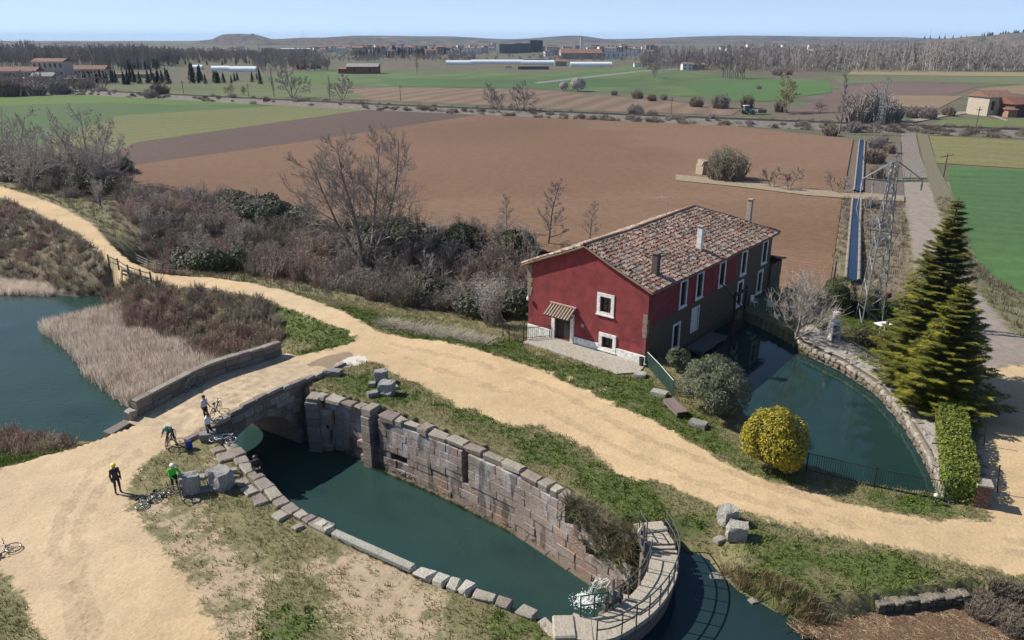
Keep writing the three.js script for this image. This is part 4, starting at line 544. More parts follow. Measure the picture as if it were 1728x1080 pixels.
// lime streaks, damp foot and moss of the old ashlar, drawn in the wall's own metres
const ashlarTex = tex(2048, 512, (i, j, o) => {
  const x = i / 2048 * 26, y = j / 512 * 6, st = fbm(x * 2.2, y * 0.35 + 4, 4), bl = fbm(x * 0.9 + 9, y * 0.9, 4), f = noise(x * 9, y * 9), ff = noise(x * 26, y * 26);
  let c = [0.33, 0.265, 0.23], k = 0.72 + 0.5 * bl; const lime = smooth(0.42, 0.62, st * 0.7 + bl * 0.3 + (y - 4.1) * 0.055), rust = smooth(0.56, 0.7, fbm(x * 0.6 + 20, y * 0.8 + 3, 3)), alg = smooth(0.5, 0.75, (1.75 - y) * 0.45 + (f - 0.3) * 0.5 + (bl - 0.4)), drk = smooth(0.6, 0.72, fbm(x * 1.6 + 70, y * 0.5, 3));
  for (let m = 0; m < 3; m++) { let v = c[m]; v = mix(v, [0.36, 0.235, 0.175][m], rust * 0.7); v = mix(v, [0.42, 0.41, 0.42][m], lime * 0.75); v = mix(v, [0.075, 0.06, 0.05][m], drk * 0.65); v = mix(v, [0.055, 0.05, 0.03][m], alg); o[m] = v * k * (0.75 + 0.3 * f + 0.25 * ff); }
});
const ashlar = ['1', '0.93', '1.08'].map(k => new THREE.MeshStandardMaterial({ map: ashlarTex, color: new THREE.Color().setScalar(+k), roughness: 0.95, bumpMap: grain(3)[1], bumpScale: 0.04 }));
ashlar.forEach(m => { m.bumpMap = rep(reliefTex, 14, 3.2); });
const mortar = matte(0.075, 0.06, 0.05, 1, 0.05), copingM = [matte(0.42, 0.365, 0.30, 0.9, 0.05), matte(0.50, 0.445, 0.36, 0.9, 0.05), matte(0.35, 0.285, 0.24, 0.9, 0.05)], limeStone = matte(0.60, 0.565, 0.48, 0.8, 0.04), moss = matte(0.12, 0.12, 0.05, 1, 0.06);
// a hewn or broken stone: chamfered, skewed block as one mesh geometry
const stone = (w, h, d, seed, jit = 0.08, ch = 0.06) => new Geo().block([0, h / 2, 0], [w, h, d], 0, ch, jit, rng(seed)).build();
// subdivided weathered rock
function rock(w, h, d, seed, rough = 0.16) { const g = new THREE.BoxGeometry(w, h, d, 4, 4, 4), P = g.attributes.position, r = seed * 7.3; for (let k = 0; k < P.count; k++) { const x = P.getX(k), y = P.getY(k), z = P.getZ(k), e = Math.pow(Math.pow(Math.abs(x / w * 2), 5) + Math.pow(Math.abs(y / h * 2), 5) + Math.pow(Math.abs(z / d * 2), 5), 0.2), s = (0.9 / Math.max(e, 0.6) * 0.35 + 0.65), n = (a, b) => (fbm(a * 2.1 + r, b * 2.1 + r * 0.7, 3) - 0.5) * 2 * rough * Math.min(w, h, d); P.setXYZ(k, x * s + n(y + 3, z), y * s + h / 2 + n(x, z + 5), z * s + n(x + 7, y)); } const m = g.toNonIndexed(); m.computeVertexNormals(); return m; }
{
  // ---- chamber wall on the road side: every ashlar block is a part
  const W = thing('lock_wall', 'tall weathered ashlar lock wall with lime streaks on the road side', 'wall'), r = rng(17), ang = -Math.atan2(RWE[1], RWE[0]);
  const X = (s, o, y) => { const p = rw(s, o); return [p[0], y, p[1]]; }, LEN = 24.2, y0 = LOW - 0.5;
  for (let k = 0; k < 12; k++) part(W, 'core', new Geo().box(X((k + 0.5) * LEN / 12, -1.0, (y0 - 0.35) / 2), [LEN / 12 + 0.25, -0.35 - y0 - 0.003 * k, 0.65], rwTurn((k + 0.5) * LEN / 12)).build(), mortar);
  const courses = []; { let y = y0; while (y < -0.45) { const h = 0.47 + r() * 0.14; courses.push([y, Math.min(h, -0.3 - y)]); y += h; } }
  const slot = (s, y) => (s > 12.55 && s < 13.05 && y > -2.5) || (s > 4.95 && s < 5.55 && y > -2.3) || (s > 20.6 && s < 21.2 && y > -1.6);
  const gone = (s, y) => (s > 7.0 && s < 8.2 && Math.abs(y + 2.55) < 0.25) || (s > 15.6 && s < 16.5 && Math.abs(y + 1.3) < 0.2) || (s > 15.3 && s < 15.8 && Math.abs(y + 2.7) < 0.22) || r() < 0.006;
  let n = 0;
  for (const [y, h] of courses) {
    let s = -0.2 - r() * 0.5;
    while (s < LEN) {
      let w = 0.85 + r() * 1.0, e = s + w; for (const [a, b, c] of [[12.55, 13.05, -2.5], [4.95, 5.55, -2.3], [20.6, 21.2, -1.6]]) if (y + h / 2 > c) { if (s < a && e > a - 0.25) e = a; if (s >= a - 0.01 && s < b) { s = b; e = Math.max(b + 0.5, e); } }
      w = e - s; const c = s + w / 2; if (w > 0.1 && !gone(c, y + h / 2) && !slot(c, y + h / 2)) {
        const recess = c < 4.3 && c > 0.6 ? -0.35 : 0, out = recess + (r() - 0.5) * 0.045, ero = y < LOW + 1.2 ? r() * 0.05 : 0, g = new Geo().block(X(c, -0.3 + out - ero, y + h / 2), [w - 0.018, h - 0.016, 0.6], rwTurn(c), 0.02, 0.012, r).build();
        const P = g.attributes.position, U = g.attributes.uv; for (let k = 0; k < P.count; k++) { const q = (P.getX(k) - RW0[0]) * RWE[0] + (P.getZ(k) - RW0[1]) * RWE[1], o = (P.getX(k) - RW0[0]) * RWN[0] + (P.getZ(k) - RW0[1]) * RWN[1]; U.setXY(k, (q + o * 0.8 + 2) / 26, (P.getY(k) - LOW + 1) / 6); }
        part(W, 'ashlar_block', g, ashlar[n++ % 3]);
      }
      s = e;
    }
  }
  // coping stones along the top
  for (let s = 0.4; s < LEN + 0.6;) { const w = 0.6 + r() * 0.9; if (!(s > 4.2 && s < 5.4) && !(s + w > 12.6 && s < 12.9 && w < 1)) part(W, 'coping_stone', new Geo().block(X(s + w / 2, -0.36 + (r() - 0.5) * 0.14, -0.17 + (r() - 0.5) * 0.1), [w - 0.03, 0.38 + r() * 0.1, 0.62 + r() * 0.3], rwTurn(s + w / 2) + (r() - 0.5) * 0.14, 0.09, 0.075, r).build(), copingM[n++ % 3]); s += w; }
  // gate pillars: one at the bridge, one where the recess ends
  for (const [s, w, lift] of [[0.1, 0.9, -0.22], [4.65, 0.75, 0.0]]) { const ang = rwTurn(s); for (let k = 0; k < 7; k++) { const h = 0.6, y = y0 + k * h; part(W, 'pillar_block', new Geo().block(X(s, -0.25, y + h / 2), [w, h - 0.02, 1.0], ang, 0.03, 0.015, r).build(), copingM[k % 3 === 1 ? 2 : 0]); } part(W, 'pillar_cap', new Geo().block(X(s, -0.38, -0.12 + lift), [w + 0.04, 0.5, 1.05], ang, 0.05, 0.03, r).build(), copingM[0]); }
  for (let k = 0; k < 10; k++) part(W, 'toe_ledge', new Geo().block(X(7 + k * 1.65, 0.06, LOW - 0.05), [1.64, 0.28, 0.3], rwTurn(7 + k * 1.65), 0.03, 0.01, r).build(), matte(0.24, 0.19, 0.14, 0.8, 0.05));
  // ---- chamber edge on the yard side: wall below, loose coping above
  const E = thing('lock_edge', 'low stone edge of the lock chamber on the yard side', 'wall'), L = lockLeft;
  for (let k = 0; k < L.length - 1; k++) { const a = L[k], b = L[k + 1], l = Math.hypot(b[0] - a[0], b[1] - a[1]), t = -Math.atan2(b[1] - a[1], b[0] - a[0]), nx = (b[1] - a[1]) / l, nz = -(b[0] - a[0]) / l, m = [(a[0] + b[0]) / 2 - nx * 0.5, (a[1] + b[1]) / 2 - nz * 0.5];
    part(E, 'wall_face', new Geo().box([m[0], (y0 - 0.32) / 2, m[1]], [l + 0.3, -0.32 - y0, 0.9 - k * 0.01], t).build(), ashlar[k % 3]); }
  const walk = s => { let q = s; for (let k = 0; k < L.length - 1; k++) { const a = L[k], b = L[k + 1], l = Math.hypot(b[0] - a[0], b[1] - a[1]); if (q <= l || k === L.length - 2) return { p: [mix(a[0], b[0], q / l), mix(a[1], b[1], q / l)], t: -Math.atan2(b[1] - a[1], b[0] - a[0]), n: [(b[1] - a[1]) / l, -(b[0] - a[0]) / l] }; q -= l; } };
  const put = (s, w, h, d, o, y, m, name, jit) => { const q = walk(s + w / 2); part(E, name, new Geo().block([q.p[0] - q.n[0] * o, y, q.p[1] - q.n[1] * o], [w, h, d], q.t + (r() - 0.5) * 0.12, 0.06, jit, r).build(), m); };
  for (let s = 0.1; s < 10.8;) { const w = 0.55 + r() * 0.75; put(s, w - 0.04, 0.42, 0.6 + r() * 0.25, 0.35, -0.06 + r() * 0.08, copingM[(n++) % 3], 'coping_stone', 0.06); if (r() < 0.65) put(s + 0.1, w * 0.8, 0.3, 0.5 + r() * 0.3, 1.0 + r() * 0.2, -0.03 + r() * 0.05, copingM[n % 3], 'paving_stone', 0.05); s += w; }
  for (const [s, w] of [[10.9, 0.55], [11.5, 0.35]]) put(s, w, 0.4, 0.55, 0.35, 0.05, limeStone, 'coping_stone', 0.07);
  put(12.0, 5.0, 0.34, 0.42, 0.3, 0.0, matte(0.47, 0.45, 0.38, 0.8, 0.03), 'concrete_beam', 0.01);
  for (const [s, w] of [[17.2, 0.95], [18.25, 0.6], [18.9, 0.5], [19.5, 0.55]]) put(s, w, 0.42, 0.7, 0.35, 0.06, limeStone, 'coping_stone', 0.1);
  for (const [s, w] of [[20.2, 1.0], [21.3, 0.7], [22.4, 0.8]]) put(s, w, 0.35, 0.6, 0.4, -0.02, copingM[n++ % 3], 'coping_stone', 0.06);
}
// ---- bridge over the lower end of the lock
const deckY = s => 0.02 + 0.55 * Math.exp(-Math.pow((s - 4.6) / 4.2, 2)) - 0.08;
{
  const B = thing('stone_bridge', 'old humped stone bridge with one arch and a solid parapet', 'bridge'), r = rng(23), S0 = 0.35, S1 = 7.1, R = (S1 - S0) / 2, C = (S0 + S1) / 2, N0 = -5.45, N1 = 0.25, ang = -Math.atan2(BE[1], BE[0]);
  const P = (s, y, n) => { const q = br(s, n); return [q[0], y, q[1]]; };
  const arch = []; for (let k = 0; k <= 20; k++) { const a = PI - k / 20 * PI; arch.push([C + Math.cos(a) * R, LOW - 0.1 + Math.sin(a) * 3.35]); }
  const outline = [[-1.6, -5.4], [S0, -5.4], ...arch, [S1, -5.4], [11.4, -5.4]]; for (let k = 0; k <= 24; k++) { const s = mix(11.4, -1.6, k / 24); outline.push([s, deckY(s) - 0.1]); }
  const g = new Geo(), tris = THREE.ShapeUtils.triangulateShape(outline.map(p => new THREE.Vector2(...p)), []);
  for (const n of [N0, N1]) tris.forEach(t => { const f = t.map(q => P(outline[q][0], outline[q][1], n)); g.face(n === N0 ? f : f.reverse(), t.map(q => outline[q])); });
  for (let k = 0; k < outline.length; k++) { const a = outline[k], b = outline[(k + 1) % outline.length]; g.face([P(a[0], a[1], N0), P(b[0], b[1], N0), P(b[0], b[1], N1), P(a[0], a[1], N1)], [[0, a[1]], [0, b[1]], [5, b[1]], [5, a[1]]].map((q, m) => [q[0], q[1] + k * 0.7])); }
  part(B, 'arch_body', g.build(), new THREE.MeshStandardMaterial({ color: new THREE.Color().setRGB(0.34, 0.24, 0.195), map: grain(0.4)[0], bumpMap: grain(0.4)[1], bumpScale: 0.05, roughness: 0.95, side: THREE.DoubleSide }));
  for (let k = 0; k < 19; k++) { const a0 = PI * k / 19, a1 = PI * (k + 1) / 19, am = (a0 + a1) / 2, rr = R + 0.26, y = LOW - 0.1 + Math.sin(am) * (3.35 + 0.26), s = C + Math.cos(am) * rr; if (y < LOW - 0.4) continue; const p = P(s, y, N1 - 0.12); part(B, 'voussoir', new Geo().block([0, 0, 0], [0.5, rr * PI / 19 - 0.03, 0.3], 0, 0.02, 0.012, r).build().rotateZ(am).rotateY(ang).translate(...p), copingM[k % 3]); }
  // spandrel courses on the lock side
  for (let y = -4.9; y < 0.35; y += 0.46) for (let s = -1.5 + r() * 0.3; s < 11.3;) { const w = 0.6 + r() * 0.6, c = s + w / 2, top = deckY(c) - 0.2, inA = (y + 0.5 > LOW - 0.1 ? Math.pow((c - C) / (R + 0.62 + w / 2), 2) + Math.pow((y + 0.2 - LOW + 0.1) / 4.0, 2) < 1 : Math.abs(c - C) < R + w / 2); if (!inA && y + 0.44 < top && !(c > 7.4 && y < -0.4)) part(B, 'spandrel_block', new Geo().block(P(c, y + 0.22, N1 - 0.1 + r() * 0.03), [w - 0.03, 0.43, 0.3], ang, 0.02, 0.012, r).build(), copingM[(c * 7 | 0) % 3]); s += w; }
  // deck surface
  const d = new Geo(); for (let k = 0; k < 40; k++) { const a = mix(-1.7, 11.5, k / 40), b = mix(-1.7, 11.5, (k + 1) / 40); for (let m = 0; m < 6; m++) { const n0 = mix(N0 + 0.3, N1 - 0.15, m / 6), n1 = mix(N0 + 0.3, N1 - 0.15, (m + 1) / 6), Y = (s, n) => deckY(s) + (noise(s * 2, n * 2) - 0.5) * 0.015; d.face([P(a, Y(a, n0), n0), P(a, Y(a, n1), n1), P(b, Y(b, n1), n1), P(b, Y(b, n0), n0)]); } }
  part(B, 'deck', d.build(), matte(0.56, 0.43, 0.28, 0.11, 0.01), 'sandy trodden deck');
  // kerb stones on the lock side, worn and low
  for (let s = -1.4; s < 11.2;) { const w = 0.7 + r() * 0.8; part(B, 'kerb_stone', new Geo().block(P(s + w / 2, deckY(s + w / 2) + 0.02 + r() * 0.06, N1 - 0.12), [w - 0.04, 0.26, 0.42 + r() * 0.1], ang + (r() - 0.5) * 0.05, 0.05, 0.03, r).build(), copingM[(s * 5 | 0) % 3 === 0 ? 1 : 2]); s += w; }
  // parapet: slabs on the canal side with a coping
  const pm = [matte(0.24, 0.215, 0.185, 0.8, 0.04), matte(0.28, 0.25, 0.21, 0.8, 0.04), matte(0.20, 0.18, 0.155, 0.8, 0.04)];
  for (let s = -0.9, k = 0; s < 11.0; k++) { const w = 1.0 + r() * 0.6, e = Math.min(11.1, s + w), c = (s + e) / 2, y = deckY(c), tl = Math.atan2(deckY(e) - deckY(s), e - s); for (const [hh, q] of [[0.5, 0.2], [0.46, 0.69]]) part(B, 'parapet_block', new Geo().block(P(c, y + q - 0.05, N0 + 0.05), [e - s - 0.02, hh, 0.46], ang, 0.025, 0.015, r, new THREE.Euler(0, 0, tl)).build(), pm[(k + (q > 0.5)) % 3]); part(B, 'parapet_coping', new Geo().block(P(c, y + 0.98, N0 + 0.05), [e - s - 0.015, 0.2, 0.58], ang, 0.05, 0.02, r, new THREE.Euler(0, 0, tl)).build(), copingM[k % 3 ? 0 : 2]); s = e; }
  part(B, 'end_stone', new Geo().block(P(-1.25, 0.2, N0 + 0.0), [0.6, 0.7, 0.7], ang + 0.2, 0.08, 0.08, r).build(), paleStone);
  // canal side footing that shows above the water at the left
  part(B, 'wing_wall', new Geo().block(P(-1.9, -1.6, N0 + 0.2), [2.6, 3.2, 0.7], ang + 0.25, 0.05, 0.05, r).build(), pm[1]);
}
// loose stones lying about: each its own thing
const looseMat = [matte(0.44, 0.43, 0.41, 0.8, 0.06), matte(0.36, 0.345, 0.31, 0.8, 0.06), matte(0.52, 0.49, 0.43, 0.8, 0.06)];
for (const [u, v, w, h, d, turn, m, label, cat] of [
  [323, 829, 1.0, 1.1, 0.9, 0.3, 0, 'upright squared boulder beside the cyclist in green', 'boulder'], [374, 822, 1.15, 1.15, 0.95, -0.5, 0, 'tall squared boulder with a sharp edge on the yard', 'boulder'], [347, 806, 1.0, 0.22, 0.45, 0.1, 2, 'pale slab lying between the two squared boulders', 'stone slab'], [352, 828, 1.2, 0.25, 0.6, 0.25, 1, 'flat grey slab in front of the two boulders', 'stone slab'], [331, 846, 0.4, 0.15, 0.35, 0.3, 2, 'small pale stone by the bicycle wheel', 'stone'], [396, 800, 0.35, 0.4, 0.35, 0.3, 2, 'small pale stone behind the sharp boulder', 'stone'],
  [643, 645, 0.95, 1.0, 0.8, 0.2, 0, 'white-topped hewn block at the back of the verge cluster', 'boulder'], [652, 664, 1.1, 0.95, 0.8, -0.3, 0, 'squared dark-faced block at the front of the verge cluster', 'boulder'], [628, 652, 0.5, 0.35, 0.5, 0.1, 1, 'small stone at the back left of the verge cluster', 'stone'], [629, 668, 0.75, 0.4, 0.55, 0.4, 1, 'low stone at the front left of the verge cluster', 'stone'], [667, 656, 0.4, 0.3, 0.35, 0.4, 2, 'small stone right of the verge cluster', 'stone'],
  [562, 633, 1.35, 0.5, 0.7, -0.25, 1, 'long grey block at the upper end of the bridge kerb', 'boulder'],
  [1227, 884, 0.85, 0.95, 0.8, 0.3, 2, 'rear one of two pale boulders on the verge by the weir', 'boulder'], [1243, 909, 0.95, 0.9, 0.8, -0.2, 2, 'front one of two pale boulders on the verge by the weir', 'boulder'], [1214, 913, 0.55, 0.25, 0.4, 0.5, 2, 'small flat stone left of the two pale boulders', 'stone'],
  [69, 745, 1.25, 0.45, 0.55, 0.15, 1, 'long grey boulder on the grass by the lower canal', 'boulder'],
  [378, 744, 1.3, 0.35, 0.8, -0.35, 0, 'flat slab at the bridge foot near the riders in white', 'stone slab'], [398, 752, 1.0, 0.4, 0.7, 0.2, 1, 'square slab overhanging the lock at the bridge foot', 'stone slab'], [352, 742, 1.0, 0.55, 0.7, 0.4, 1, 'dark block at the end of the bridge kerb', 'boulder'], [415, 776, 0.9, 0.3, 0.6, 0.6, 2, 'pale slab on the lock edge below the bridge', 'stone slab'],
  [1213, 978, 0.9, 0.3, 0.5, -0.2, 1, 'grey block at the waterline right of the weir', 'stone'], [1305, 1018, 1.0, 0.35, 0.55, -0.3, 1, 'grey block in the middle of the grassy canal bank', 'stone'], [1272, 1010, 0.4, 0.35, 0.35, 0.4, 2, 'small pale stone on the grassy canal bank', 'stone'],
]) { const p = onGround(u, v), ob = top("loose_" + (cat === 'boulder' ? 'boulder' : cat === 'stone' ? 'stone' : 'slab'), rock(w, h, d, u, cat === 'boulder' ? 0.2 : 0.14), looseMat[m], label, cat, 'loose hewn stones around the lock'); ob.position.set(p[0], p[1] - 0.06, p[2]); ob.rotation.y = turn; }
// ---- curved weir with its footway
{
  const Wr = thing('curved_weir', 'curved concrete weir with a railed footway across the lock head', 'weir'), curve = new THREE.CatmullRomCurve3(weirArc.map(p => V(p[0], 0, p[1]))), L = curve.getLength();
  const at = t => { const p = curve.getPointAt(clamp(t)), q = curve.getTangentAt(clamp(t)); return { p: [p.x, p.z], n: [q.z, -q.x], t: -Math.atan2(q.z, q.x) }; }; // n points to the lock
  const P = (t, o, y) => { const a = at(t); return [a.p[0] + a.n[0] * o, y, a.p[1] + a.n[1] * o]; };
  const sgn = (() => { const a = at(0.5), c = [3.2, -28.4]; return Math.hypot(a.p[0] + a.n[0] - c[0], a.p[1] + a.n[1] - c[1]) < Math.hypot(a.p[0] - a.n[0] - c[0], a.p[1] - a.n[1] - c[1]) ? 1 : -1; })(), Q = (t, o, y) => P(t, o * sgn, y); // positive o towards the lock
  const loop = (o0, o1, y0, y1, t0, t1, n, m, name) => { const g = new Geo(); for (let k = 0; k < n; k++) { const a = mix(t0, t1, k / n), b = mix(t0, t1, (k + 1) / n), A = [Q(a, o0, y0), Q(a, o1, y0), Q(a, o1, y1), Q(a, o0, y1)], C = [Q(b, o0, y0), Q(b, o1, y0), Q(b, o1, y1), Q(b, o0, y1)]; for (let e = 0; e < 4; e++) { const f = (e + 1) % 4; g.face([A[e], A[f], C[f], C[e]]); } if (k === 0) g.face([A[0], A[3], A[2], A[1]]); if (k === n - 1) g.face(C); } return part(Wr, name, g.build(), m); };
  const con = new THREE.MeshStandardMaterial({ color: new THREE.Color().setRGB(0.50, 0.44, 0.35), roughness: 0.95, map: grain(0.8)[0], bumpMap: grain(0.8)[1], bumpScale: 0.02, side: THREE.DoubleSide }), con2 = new THREE.MeshStandardMaterial({ color: new THREE.Color().setRGB(0.24, 0.19, 0.15), roughness: 0.95, map: grain(0.5)[0], bumpMap: grain(0.5)[1], bumpScale: 0.04, side: THREE.DoubleSide });
  loop(-0.55, 0.45, -5.5, -0.12, 0.02, 0.98, 24, con2, 'weir_wall');
  const gaps = [[0.79, 0.88]]; let k = 0;
  for (const [a, b] of [[0.0, 0.11], [0.113, 0.2], [0.203, 0.29], [0.293, 0.38], [0.383, 0.47], [0.473, 0.56], [0.563, 0.65], [0.653, 0.74], [0.743, 0.785], [0.8, 0.815], [0.83, 0.85], [0.865, 0.93], [0.933, 1.0]]) loop(-0.68, 0.62, -0.12, 0.1 + (k++ % 2) * 0.006, a, b, 3, con, 'footway_slab');
  const rail = (o, t0, t1, n, hs_, name) => { for (const h of hs_) { const pts = []; for (let k = 0; k <= 28; k++) pts.push(Q(mix(t0, t1, k / 28), o, h)); part(Wr, 'rail', new Geo().tube(pts, 0.032, 6).build(), railM); } for (let k = 0; k <= n; k++) { const t = mix(t0, t1, k / n); part(Wr, 'post', new Geo().bar(Q(t, o, -0.25), Q(t, o, hs_[0]), 0.03).build(), railM); } };
  const railM = plain(0.075, 0.085, 0.08, 0.55, { metalness: 0.3 });
  rail(-0.66, 0.12, 0.99, 11, [1.12, 0.62]); rail(0.58, 0.27, 0.74, 4, [1.12, 0.62]); rail(0.58, 0.9, 1.0, 2, [1.12, 0.62]);
  // straight rail at the yard end
  const a = Q(0.03, 0.55, 0), b = Q(0.24, 0.6, 0); for (const h of [1.12, 0.62]) part(Wr, 'rail', new Geo().bar([a[0], h, a[2]], [b[0], h, b[2]], 0.035).build(), plain(0.03, 0.07, 0.05, 0.5)); for (let q = 0; q <= 2; q++) part(Wr, 'post', new Geo().bar([mix(a[0], b[0], q / 2), -0.2, mix(a[2], b[2], q / 2)], [mix(a[0], b[0], q / 2), 1.12, mix(a[2], b[2], q / 2)], 0.035).build(), plain(0.03, 0.07, 0.05, 0.5));
  // end blocks
  part(Wr, 'end_block', new Geo().block(Q(0, -0.35, -0.06), [0.9, 0.5, 1.3], at(0).t + 0.5, 0.06, 0.03, rng(3)).build(), con); const eb = Q(0.0, 0, 0); part(Wr, 'end_block', new Geo().block([eb[0] - 0.7, -0.12, eb[2] + 0.35], [1.3, 0.4, 0.45], at(0).t - 0.5, 0.06, 0.04, rng(4)).build(), con); part(Wr, 'end_block', new Geo().block(Q(1, 0.0, 0.0), [0.8, 0.4, 1.5], at(1).t, 0.06, 0.03, rng(4)).build(), con);
  part(Wr, 'pier', new Geo().block(Q(0.8, 0.75, -2.6), [0.55, 5.0, 0.5], at(0.8).t, 0.04).build(), con2); part(Wr, 'pier', new Geo().block(Q(0.25, 0.75, -2.6), [0.55, 5.0, 0.5], at(0.25).t, 0.04).build(), con2);
  // two lifting gears for the sluices: frame, rack, crank
  for (const t of [0.3, 0.84]) { const c = Q(t, 0.85, 0), an = at(t).t, S = part(Wr, 'sluice_gear', new Geo().block([c[0], 0.2, c[2]], [1.1, 0.22, 0.25], an, 0.02).block([c[0] - 0.45 * Math.cos(an), -0.2, c[2] + 0.45 * Math.sin(an)], [0.14, 1.9, 0.14], an, 0.01).block([c[0] + 0.45 * Math.cos(an), -0.2, c[2] - 0.45 * Math.sin(an)], [0.14, 1.9, 0.14], an, 0.01).build(), matte(0.12, 0.115, 0.11, 1, 0.01)); part(S, 'rack', new Geo().block([c[0], 0.2, c[2]], [0.1, 2.3, 0.08], an, 0.01).build(), plain(0.16, 0.15, 0.14, 0.5, { metalness: 0.4 })); part(S, 'gearbox', new Geo().block([c[0], 0.5, c[2]], [0.35, 0.4, 0.3], an, 0.05).build(), plain(0.10, 0.10, 0.10, 0.5)); part(S, 'crank', new Geo().tube([[c[0] + 0.1, 0.55, c[2]], [c[0] - 0.25, 0.75, c[2] + 0.15], [c[0] - 0.3, 1.1, c[2] + 0.2], [c[0] - 0.15, 1.35, c[2] + 0.15]], 0.045, 6).build(), plain(0.42, 0.40, 0.37, 0.5)); part(S, 'gate_board', new Geo().block([c[0] + sgn * 0.0, -2.0, c[2]], [0.85, 3.2, 0.08], an, 0.01).build(), matte(0.09, 0.07, 0.05, 1, 0.02)); }
  // water falling from the yard-side sluice and the foam below it
  const f = rng(66), c = [3.75, LOW, -31.6], g = new Geo(), h = [4.5, LOW, -30.7];
  for (let k = 0; k < 16; k++) { const o = (f() - 0.5) * 0.8, pts = []; for (let m = 0; m < 6; m++) { const t = m / 5; pts.push([mix(h[0], c[0], t * 0.9) + o * 0.5 + (f() - 0.5) * 0.08, LOW + 2.2 * (1 - t * t) * (0.7 + 0.3 * f()), mix(h[2], c[2], t * 0.9) + o * 0.4 + (f() - 0.5) * 0.08]); } g.tube(pts, 0.011, 3, false); }
  const foamG = new Geo(); for (let k = 0; k < 700; k++) { const a = f() * 6.28, d = Math.min(0.9, 0.3 * Math.sqrt(-2 * Math.log(1 - f() * 0.999))), s = 0.015 + 0.035 * f() * (1.3 - d); foamG.add(new THREE.IcosahedronGeometry(s, 0), new THREE.Matrix4().makeTranslation(c[0] + Math.cos(a) * d, LOW + 0.005 + (f() * f() * f() * 0.5) * Math.max(0, 0.8 - d), c[2] + Math.sin(a) * d)); }
  const fm = plain(0.85, 0.88, 0.88, 0.6);
  top('falling_water', g.build(), fm, 'thin jets of water falling from the sluice into the lock', 'water', null, 'stuff'); top('water_foam', foamG.build(), fm, 'white foam where the sluice water hits the lock', 'foam', null, 'stuff');
}
// low retaining wall at the reedy pool, bottom right
{
  const t = thing('low_bank_wall', 'low dark stone wall above the brown reed litter', 'wall'), a = G(1478, 1002), b = G(1634, 985), n = 11, r = rng(8), an = -Math.atan2(b[1] - a[1], b[0] - a[0]), l = Math.hypot(b[0] - a[0], b[1] - a[1]);
  for (let k = 0; k < n; k++) for (let c = 0; c < 2; c++) part(t, 'block', new Geo().block([mix(a[0], b[0], (k + 0.5) / n), -0.98 + c * 0.34, mix(a[1], b[1], (k + 0.5) / n) + 0.05 + 0.1 * r()], [l / n - 0.03, 0.32, 0.5], an, 0.04, 0.03, r).build(), matte(0.13, 0.115, 0.09, 0.8, 0.05));
  for (let k = 0; k < n; k++) part(t, 'coping_stone', new Geo().block([mix(a[0], b[0], (k + 0.5) / n), -0.4, mix(a[1], b[1], (k + 0.5) / n) + 0.12 * r()], [l / n - 0.02, 0.13, 0.55], an, 0.04, 0.03, r).build(), matte(0.30, 0.26, 0.2, 0.8, 0.05));
}
